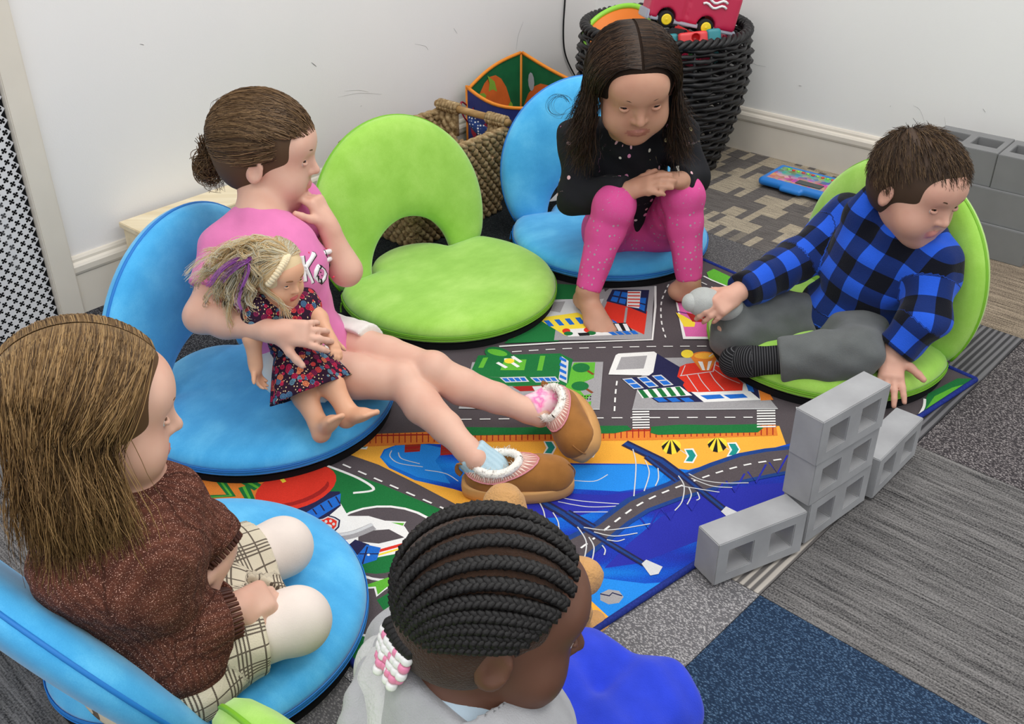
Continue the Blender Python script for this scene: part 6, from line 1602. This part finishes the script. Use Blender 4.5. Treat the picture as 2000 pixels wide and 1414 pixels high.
hoodie = tors + infl(arms, .016) + hood + [ell(pel + unit(ch_ - pel) * .03, (.115, .125, .06), rotm(0, 0, 29), .04), cone(elR, wrR + (elR - wrR) * .18, .046, .040, .02), cone(elL, wrL + (elL - wrL) * .2, .048, .044, .02), cut(wrR + (elR - wrR) * .08, wrR - elR, .055), cut(wrL + (elL - wrL) * .10, wrL - elL, .055), cut(nk + (HB.C - nk) * .25, HB.C - nk + np.array([.02, -.05, 0]), .052)]
soft('hoodie', hoodie, m_buf, B1, h=.0046, warp=wavy(.004, 48))
m_gtr = fleece('grey_trousers', (98, 101, 100), .08, 380, .3)
soft('trousers', infl(legs, .010) + [ell(pel - np.array([0, 0, .025]), (.11, .11, .075), rotm(0, 0, 29), .03), cone(hpR, hpL, .07, .07, .03), cone(anL + (knL - anL) * .35, anL + (knL - anL) * .04, .048, .050, .02), cut(anL + (knL - anL) * .06, anL - knL, .075), cut(J(1418, 600, y=2.13), J(1380, 596, y=2.12) - J(1440, 604, y=2.14), .06)], m_gtr, B1, h=.0046, warp=wavy(.003, 62))
def strsock():
    n = NT('black_striped_sock'); u = n.attr(); x = n.xyz(u); w = n.math('SINE', n.math('MULTIPLY', x[0], 1100.0)); n.bump(w, .3, .001)
    return n.out(n.mix(n.math('GREATER_THAN', w, .80), srgb(32, 32, 34), srgb(92, 92, 94)), .9, .1)
soft('sock', [cone(anL + (knL - anL) * .12, J(1462, 706, y=2.01), .034, .032, .02), cone(J(1462, 706, y=2.01), J(1436, 708, y=2.03), .033, .030, .02), ell(J(1430, 706, y=2.03), (.028, .03, .034), I3, .02)], strsock(), B1, h=.0035)
m_gsock = fleece('grey_heather_sock', (176, 178, 174), .1, 500, .5); m_gtoe = plain('charcoal_sock_toe', (92, 94, 92), .9)
soft('sock', [cone(J(1424, 600, y=2.14), J(1378, 590, y=2.12), .034, .033, .02), ell(J(1366, 590, y=2.12), (.030, .030, .028), I3, .02)], m_gsock, B1, h=.0035)
soft('sock_toe', [ell(J(1350, 591, y=2.115), (.022, .024, .022), I3, .02)], m_gsock, B1, h=.0035)
m_hairB = hair_mat('hair_short_brown', (52, 38, 28), (88, 66, 46), (140, 112, 80))
hair_cap(HB, plain('hair_cap_boy', (70, 52, 38), .6), B1, face=(0, .094, -.036), fr=(.064, .064, .080), lift=.006)
pth = []
CRN = unit((0.05, -.55, .85))
for i in range(4200):
    v = rng.normal(size=3); v = unit(v)
    if v[2] < -.35 or (v[1] > .35 and v[2] < .42) or (v[1] > .1 and v[2] < .1): continue
    dirn = unit((v - CRN) + np.array([.25, .5, -.1])); q = slerp_path(HB, v, v + dirn * rng.uniform(.25, .45), 7, .005, .010 + .008 * rng.random()); pth.append(q + rng.normal(0, .0006, (7, 3)))
for i in range(7):
    v = unit(np.array([-.3, -.5, .9]) + rng.normal(0, .12, 3)); s0 = HB.on(v, .004); pth.append(np.array([s0 + (unit(s0 - HB.C) * .024 + np.array([-.02, 0, .0])) * t * rng.uniform(.7, 1.1) for t in np.linspace(0, 1, 7)]))
strands('hair', pth, rng.uniform(.0005, .001, len(pth)), m_hairB, B1)
eyes(HB, B1, m_irisB, m_skinD, plain('brow_boy', (84, 62, 44), .7))
# ================================================================== GIRL IN BROWN KNIT SWEATER
G3 = person('person', (-0.55, 1.22, .08), 'child with long hair in brown cable sweater, plaid skirt and white tights')
f3v = az(44); r3v = np.array([f3v[1], -f3v[0], 0])
pel = J(318, 1252, .165); ch_ = J(232, 1085, .345); nk = J(196, 955, .445)
H3 = Head(J(182, 800, .560), az(22, -10), k=1.12, roll=-4)
shR = J(150, 1105, .380); shL = J(322, 985, .40); elR = J(302, 1252, .225); wrR = J(448, 1200, .210); elL = J(388, 1040, .315); wrL = J(430, 1078, .285)
hpR = J(400, 1262, .15); hpL = J(400, 1130, .15); knR = J(580, 1212, .140); knL = J(552, 1068, .140); anR = J(480, 1225, .105); anL = J(470, 1120, .105)
torso = [cone(pel, ch_, .086, .082, .04), cone(ch_, nk - np.array([0, 0, .02]), .08, .05, .04), cone(shR, shL, .042, .042, .04), ell(pel, (.09, .10, .08), rotm(0, 0, 44), .04), ell(ch_ + f3v * .01, (.082, .10, .09), rotm(0, 0, 44), .04)]
arms = [cone(shR, elR, .038, .032, .02), cone(elR, wrR, .032, .021, .02), cone(shL, elL, .038, .031, .02), cone(elL, wrL, .031, .021, .02)]
legs = [cone(hpR, knR, .056, .044, .015), cone(knR, anR, .043, .032, .015), ell(knR, .045, I3, .015), cone(hpL, knL, .055, .042, .015), cone(knL, anL, .041, .032, .015), ell(knL, .043, I3, .015)]
hands = hand(wrR, J(514, 1166, .205) - wrR, np.array([-.45, .3, -.8]), -1, curls=[(30, 42, 30), (32, 44, 30), (34, 46, 30), (36, 48, 30)], s=1.12, thumb=(.7, .5, .3))
hands += hand(wrL, J(414, 1132, .250) - wrL, np.array([-.55, -.35, -.2]), -1, curls=[(40, 62, 45)] * 4, s=1.12, thumb=(.6, .4, .5))
soft('body', head_prims(H3, nk) + torso + arms + legs + hands, [m_skinA, m_lipA], G3, h=.0038)
m_knit = knit('brown_sparkle_knit', (104, 60, 46), (136, 84, 66), (70, 38, 30), bump=.75, spark=True)
sw = infl(torso, .011) + [dict(p_, k=.006) for p_ in infl(arms, .016)]
UF3 = np.stack([-unit(np.cross(f3v, [0, 0, 1.0])), f3v, np.array([0, 0, 1.0])], 1)
for p_ in sw[:5]: p_['uvf'] = (pel, UF3)
def cables(X): # soft cable ridges down the body
    return -.0034 * np.abs(np.sin((X @ r3v) * 75 + .6 * np.sin(X[..., 2] * 160))) + .0026 * np.sin(X[..., 2] * 55 + (X @ f3v) * 38)
cfR = wrR + (elR - wrR) * .10; cfL = wrL + (elL - wrL) * .10
soft('sweater', sw + [ell(pel + np.array([0, 0, .02]), (.104, .112, .07), rotm(0, 0, 44), .03), cone(wrR + (elR - wrR) * .42, cfR, .050, .040, .02), cone(wrL + (elL - wrL) * .7, cfL, .046, .040, .02), cut(wrR + (elR - wrR) * .10, wrR - elR, .056), cut(wrL + (elL - wrL) * .08, wrL - elL, .056), cut(nk + (H3.C - nk) * .2, H3.C - nk, .05), cut(pel + np.array([0, 0, -.03]), (.25, .25, -1), .2)], m_knit, G3, h=.0046, warp=cables)
rib = []
for (c, w_, e_) in ((wrR, wrR - elR, .041), (wrL, wrL - elL, .040)):
    d = unit(w_); a = unit(np.cross(d, [0, 0, 1])); b = np.cross(d, a); c0 = c - d * .030
    for k in range(30): w = 2 * math.pi * k / 30; rib.append([c0 + d * t * .036 + (a * math.cos(w) + b * math.sin(w)) * (.0405 - .004 * t) for t in np.linspace(0, 1, 5)])
strands('ribbed_cuffs', rib, .0036, hair_mat('cuff_knit', (84, 48, 38), (104, 60, 46), (122, 74, 58)), G3, sides=5, taper=.9)
def plaid():
    n = NT('cream_plaid_wool'); u = n.attr(); x = n.xyz(u); fac = None
    for ax in (0, 1):
        q = n.math('FRACT', n.math('ADD', n.math('DIVIDE', x[ax], .066), 10.15))
        l1 = n.math('LESS_THAN', n.math('ABSOLUTE', n.math('SUBTRACT', n.math('FRACT', n.math('MULTIPLY', q, 11.0)), .5)), .22); band = n.math('MULTIPLY', n.math('GREATER_THAN', q, .64), l1); thin = n.math('LESS_THAN', n.math('ABSOLUTE', n.math('SUBTRACT', q, .30)), .020)
        s_ = n.math('MAXIMUM', band, thin); fac = s_ if fac is None else n.math('MAXIMUM', fac, s_)
    tw = n.math('GREATER_THAN', n.math('SINE', n.math('MULTIPLY', n.math('ADD', x[0], x[1]), 2400.0)), -.5); fac = n.math('MULTIPLY', fac, n.math('ADD', n.math('MULTIPLY', tw, .35), .6)); g = n.noise(n.coord(), 420, 2); n.bump(g, .5, .002)
    return n.out(n.mix(fac, srgb(220, 208, 184), srgb(58, 40, 34)), .95, .1)
m_plaid = plaid()
hmR = hpR + (knR - hpR) * .60; hmL = hpL + (knL - hpL) * .72
soft('skirt', [ell(pel - np.array([0, 0, .035]), (.125, .13, .085), rotm(0, 0, 44), .03), cone(hpR, hmR, .072, .064, .02), cone(hpL, hmL, .070, .062, .02), cone(hpR + (hmR - hpR) * .2, hpL + (hmL - hpL) * .2, .055, .055, .03), cone((hpR + hpL) / 2, (hmR + hmL) / 2 - np.array([0, 0, .035]), .06, .05, .03), cut(hmR, knR - hpR, .09), cut(hmL, knL - hpL, .088)], m_plaid, G3, h=.0046, warp=wavy(.002, 70))
m_tight = fleece('white_tights', (236, 222, 212), .03, 500, .15)
soft('tights', infl(legs, .004) + [cone(anR, anR + (hpR - anR) * .6, .034, .028, .015), cone(anL, anL + (hpL - anL) * .6, .034, .028, .015)], m_tight, G3, h=.0046)
m_hairE = hair_mat('hair_honey_brown', (96, 70, 42), (156, 120, 74), (214, 176, 120))
hair_cap(H3, plain('hair_cap_honey', (92, 66, 40), .6), G3, face=(0, .092, -.042), fr=(.058, .064, .084), lift=.006)
pth = []; NS3 = 4600; QS = []; FS = []
for i in range(NS3):
    sd = 1 if rng.random() < .62 else -1; yy = rng.uniform(-.95, .82); u0 = np.array([.02 * sd, yy, math.sqrt(max(.02, 1 - yy * yy))])
    u1 = np.array([sd * rng.uniform(.72, 1), yy * .5 - .30 + rng.normal(0, .12), rng.uniform(-.45, -.1)]); q = slerp_path(H3, u0, u1, 10, .007, .012 + .014 * rng.random(), via=np.array([sd * .75, yy * .8, .72]))
    e = q[-1]; L = rng.uniform(.07, .15) if rng.random() < .85 else rng.uniform(.13, .19); cl_ = math.sin(i * .37) * .012
    bk = -H3.F * rng.uniform(-.03, .03) + H3.S * sd * rng.uniform(.0, .03)
    cv = rng.uniform(.0, .022); t = np.linspace(.1, 1, 9)[:, None]
    f = e + np.array([0, 0, -1.0]) * L * t + bk * t + (H3.S * sd * cv + H3.F * (cv * rng.uniform(-1, 1) + cl_)) * np.sin(t * 2.6) * t + rng.normal(0, .0014, (9, 3))
    QS.append(q); FS.append(f)
FS = np.array(FS)
for _ in range(2):          # rest on the sweater instead of passing through it
    for p_ in sw:
        X = FS.reshape(-1, 3); d_ = pd(p_, X); k = d_ < .006
        if k.any():
            ctr = p_['c'] if p_['q'] != 'c' else p_['a'] + np.clip(((X[k] - p_['a']) @ (p_['b'] - p_['a'])) / max((p_['b'] - p_['a']) @ (p_['b'] - p_['a']), 1e-9), 0, 1)[:, None] * (p_['b'] - p_['a'])
            dv = X[k] - ctr; dv /= np.maximum(np.linalg.norm(dv, axis=1, keepdims=True), 1e-6); X[k] += dv * (.007 - d_[k])[:, None]; FS = X.reshape(FS.shape)
pth = [resample(np.vstack([q, f]), 13) for q, f in zip(QS, FS)]
strands('hair', pth, rng.uniform(.0005, .0011, len(pth)), m_hairE, G3)
eyes(H3, G3, m_irisB, m_skinA, plain('brow_honey', (120, 90, 60), .7))
# ================================================================== CHILD WITH CORNROWS, SEEN FROM BEHIND
G4 = person('person', (-0.05, 0.88, .08), 'child with beaded cornrows in grey fleece jacket and royal blue trousers')
f4v = az(22); r4v = np.array([f4v[1], -f4v[0], 0])
H4 = Head(J(968, 1192, .512), az(4, -14), k=1.06, roll=-10)
nk = J(882, 1325, .430); ch_ = J(915, 1450, .335); pel = J(930, 1640, .165)
shL = J(800, 1345, .400) + np.array([0, .02, 0]); shR = J(1065, 1440, .375); shL = nk + np.array([-.045, .085, -.055]); shR = nk + np.array([.075, -.085, -.065])
elL = shL + np.array([.02, .07, -.12]); elR = shR + np.array([.06, -.04, -.16]); wrL = np.array([-.03, 1.095, .215]); wrR = elR + np.array([.05, -.05, -.08])
hpR = pel + r4v * .05; hpL = pel - r4v * .05; knR = J(1264, 1384, .130); knL = J(1140, 1328, .135); anR = J(1130, 1330, .09); anL = J(1080, 1330, .09)
torso = [cone(pel, ch_, .09, .085, .04), cone(ch_, nk - np.array([0, 0, .02]), .082, .052, .04), cone(shR, shL, .044, .044, .04), ell(ch_, (.088, .105, .095), rotm(0, 0, 22), .04)]
arms = [cone(shR, elR, .039, .033, .02), cone(elR, wrR, .033, .021, .02), cone(shL, elL, .039, .033, .02), cone(elL, wrL, .033, .021, .02)]
legs = [cone(hpR, knR, .064, .050, .02), cone(knR, anR, .048, .034, .02), cone(hpL, knL, .064, .050, .02), cone(knL, anL, .048, .034, .02)]
hands = hand(wrL, np.array([.6, .6, 0]), np.array([.3, .5, -.6]), 1, (30, 45, 30), s=1.1) + hand(wrR, np.array([.8, .5, .2]), np.array([-.4, .9, 0]), -1, (30, 45, 30), s=1.1)
feet = sock_foot(anR, (-.6, .5, 0), (0, 0, 1), 1.0) + sock_foot(anL, (-.5, -.4, 0), (0, 0, 1), 1.0)
soft('body', head_prims(H4, nk) + torso + arms + legs + hands + feet, [m_skinC, m_lipC], G4, h=.0038)
m_gf = fleece('grey_sherpa_fleece', (196, 196, 194), .07, 210, 1.0); m_gj = fleece('grey_heather_jersey', (168, 168, 170), .08, 520, .5); m_tee = fleece('pale_blue_tee', (186, 204, 216), .04, 400, .2)
soft('tee_shirt', infl(torso, .008) + [cut(nk + (H4.C - nk) * .16, H4.C - nk, .05)], m_tee, G4, h=.005)
jk = infl(torso, .020) + infl(arms, .018)
soft('jacket', jk + [cut(nk + (H4.C - nk) * .05, H4.C - nk, .075), cut(wrR + (elR - wrR) * .1, wrR - elR, .06), cut(wrL + (elL - wrL) * .1, wrL - elL, .06)], m_gj, G4, h=.0046, warp=wavy(.003, 55))
# hood lying open round the neck: thick fleece collar with a jersey edge
cx_ = nk + np.array([-.006, .004, -.012]); hp_ = []
hd = [ell(cx_ + np.array([-.062, .012, -.034]), (.040, .072, .052), rotm(0, -20, 20), .03), ell(cx_ + np.array([-.040, .070, -.024]), (.042, .042, .045), I3, .03), ell(cx_ + np.array([-.030, -.066, -.042]), (.055, .048, .046), I3, .03), ell(cx_ + np.array([.030, -.085, -.045]), (.055, .05, .045), I3, .03), sub(ell(cx_ + np.array([-.002, .0, .045]), (.054, .056, .075), I3, .02))]
soft('hood_lining', hd, m_gf, G4, h=.004, warp=wavy(.0025, 80))
ed = [J(x, y, z) for x, y, z in ((800, 1222, .428), (755, 1262, .420), (722, 1310, .412), (698, 1365, .402), (684, 1420, .392), (690, 1480, .38))]
soft('hood_edge', [cone(a, b, .013, .013, .01) for a, b in zip(ed, ed[1:])] + [cone(a + np.array([.03, -.015, -.03]), b + np.array([.03, -.015, -.03]), .024, .024, .03) for a, b in zip(ed, ed[1:])], m_gj, G4, h=.004)
m_rb = fleece('royal_blue_jersey', (44, 66, 200), .10, 520, .3)
soft('trousers', infl(legs, .014) + [ell(pel, (.115, .12, .09), I3, .03), cone(hpR, hpL, .075, .075, .03), ell(knR, .066, I3, .03), ell(knL, .058, I3, .03)], m_rb, G4, h=.0046, warp=wavy(.0035, 60))
# ---- cornrows
m_crn = plain('braided_black_hair', (20, 17, 16), .55, .4, .3, 300, .6, 500); m_scalp = fleece('cropped_scalp_hair', (62, 44, 34), .25, 420, .8)
soft('hairline', [ell(H4(*SK_C), (np.array(SK_R) + .0016) * H4.k, H4.R, .01), ell(H4(0, -.035, -.02), np.array([.066, .062, .066]) * H4.k, H4.R, .03), sub(ell(H4(0, .098, -.035), np.array([.064, .066, .085]) * H4.k, H4.R, .006)), cut(H4(0, -.05, -.062), -H4.U, .2)], m_scalp, G4, h=.004, uv=False)
tips = []
for r_ in range(18):
    sd = 1 if r_ < 9 else -1; a = ((r_ % 9) + .5) / 7; pts = []; n = 90
    u0 = unit((sd * math.sin(a * 1.5), .80 * math.cos(a * 1.05), .66 - .62 * a)); u2 = unit((sd * (.10 + .50 * a), -.86, -.42 - .22 * a)); u1 = np.array([sd * 1.15 * math.sin(a * 1.35), -.42 - .18 * a, 1.25 * max(0, 1 - a) ** .8 + .12 - 1.6 * max(0, a - 1)])
    for k in range(n):
        t = k / (n - 1); u = u0 * (1 - t) ** 2 + 2 * u1 * t * (1 - t) + u2 * t * t; pts.append(H4.on(u, .0045))
    pts = np.array(pts); nrm = pts - H4.C; nrm /= np.linalg.norm(nrm, axis=1, keepdims=True); tg = np.gradient(pts, axis=0); tg /= np.linalg.norm(tg, axis=1, keepdims=True); bi = np.cross(tg, nrm)
    L = np.r_[0, np.cumsum(np.linalg.norm(np.diff(pts, axis=0), axis=1))]; mb = MB()
    for q in range(3):
        w = L / .021 * 2 * math.pi + q * 2 * math.pi / 3
        mb.tube(pts + bi * (np.sin(w) * .0042)[:, None] + nrm * (.0022 * np.sin(2 * w))[:, None], .0042, 5)
    mb.build('cornrow', m_crn, G4, True); tips.append(pts[-1])
# braid ends with beads at the nape
m_bw_ = plain('bead_white', (240, 238, 236), .25, .5); m_bp = plain('bead_pink', (236, 140, 176), .25, .5)
order = [2, 3, 4, 5, 6, 7, 8, 1, 0]
for bi_, ti in enumerate(order):
    s0 = tips[ti]; out_ = unit(s0 - H4(0, 0, 0)); e = s0 + out_ * .008 + np.array([-.004, 0, -.010]); MB().tube(smooth_path([s0, (s0 + e) / 2 + out_ * .004, e], 8), .005, 6).build('braid_end', m_crn, G4, True)
    nb = [5, 4, 5, 4, 5, 4, 3, 4, 3][bi_]; dv = unit(np.array([-.35 + .05 * (bi_ % 3), -.12 + .10 * (bi_ % 2), -1.0]))
    for k in range(nb):
        c = e + dv * (.0052 + .0102 * k); Rb = Vector((0, 0, 1)).rotation_difference(Vector(dv)).to_matrix()
        MB().lathe([(.0022, -.0042), (.0055, -.0044), (.0064, -.002), (.0064, .002), (.0055, .0044), (.0022, .0042)], c, 12, Rb).build('bead', m_bp if (k + bi_) % 4 == 3 or k == nb - 1 and bi_ % 2 else m_bw_, G4, True)
eyes(H4, G4, m_irisB, m_skinC, plain('brow_black', (24, 18, 16), .7))

# ================================================================== TEDDY BEAR beyond the child
TD = J(1075, 1075, y=1.20)
td = wthing('teddy_bear', tuple(J(1100, 1200, y=1.20)), 'tan plush teddy bear mostly hidden behind the child with cornrows', 'soft toy')
m_ted = fleece('tan_plush', (198, 150, 96), .10, 260, 1.0); m_snout = fleece('cream_plush', (228, 196, 150), .06, 260, 1.0)
e1 = J(984, 986, y=1.235); e2 = J(1140, 1126, y=1.150)
tc_ = (e1 + e2) / 2 + np.array([-.035, -.015, -.085]); tf_ = unit(np.array([.55, .55, .15]))
soft('bear_body', [ell(tc_, (.078, .072, .068), I3, .02), cone(e1 + (tc_ - e1) * .08, e1, .030, .030, .015), cone(e2 + (tc_ - e2) * .08, e2, .028, .026, .015), cone(tc_ + (e1 - tc_) * .8, e1, .030, .028, .02), cone(tc_ + (e2 - tc_) * .8, e2, .028, .024, .02), ell(tc_ + np.array([.02, .02, -.125]), (.075, .07, .085), I3, .03), cone(tc_ + np.array([.05, .04, -.09]), tc_ + np.array([.10, .08, -.13]), .026, .024, .02), cone(tc_ + np.array([-.04, .05, -.09]), tc_ + np.array([-.05, .11, -.12]), .026, .024, .02), cone(tc_ + np.array([.06, .05, -.18]), tc_ + np.array([.13, .10, -.19]), .030, .032, .02), cone(tc_ + np.array([-.02, .08, -.18]), tc_ + np.array([.0, .16, -.19]), .030, .032, .02)], m_ted, td, h=.005, uv=False, warp=wavy(.0012, 220))
soft('snout', [ell(tc_ + tf_ * .062 + np.array([0, 0, -.018]), (.032, .032, .026), I3, .01)], m_snout, td, h=.004, uv=False)
MB().ell(tc_ + tf_ * .094 + np.array([0, 0, -.010]), (.010, .010, .007)).build('nose', plain('bear_nose', (40, 28, 24), .4), td, True)
for s_ in (-1, 1): MB().ell(tc_ + tf_ * .066 + np.array([-tf_[1], tf_[0], 0]) * s_ * .030 + np.array([0, 0, .012]), (.006, .006, .006)).build('eye', m_pup, td, True)
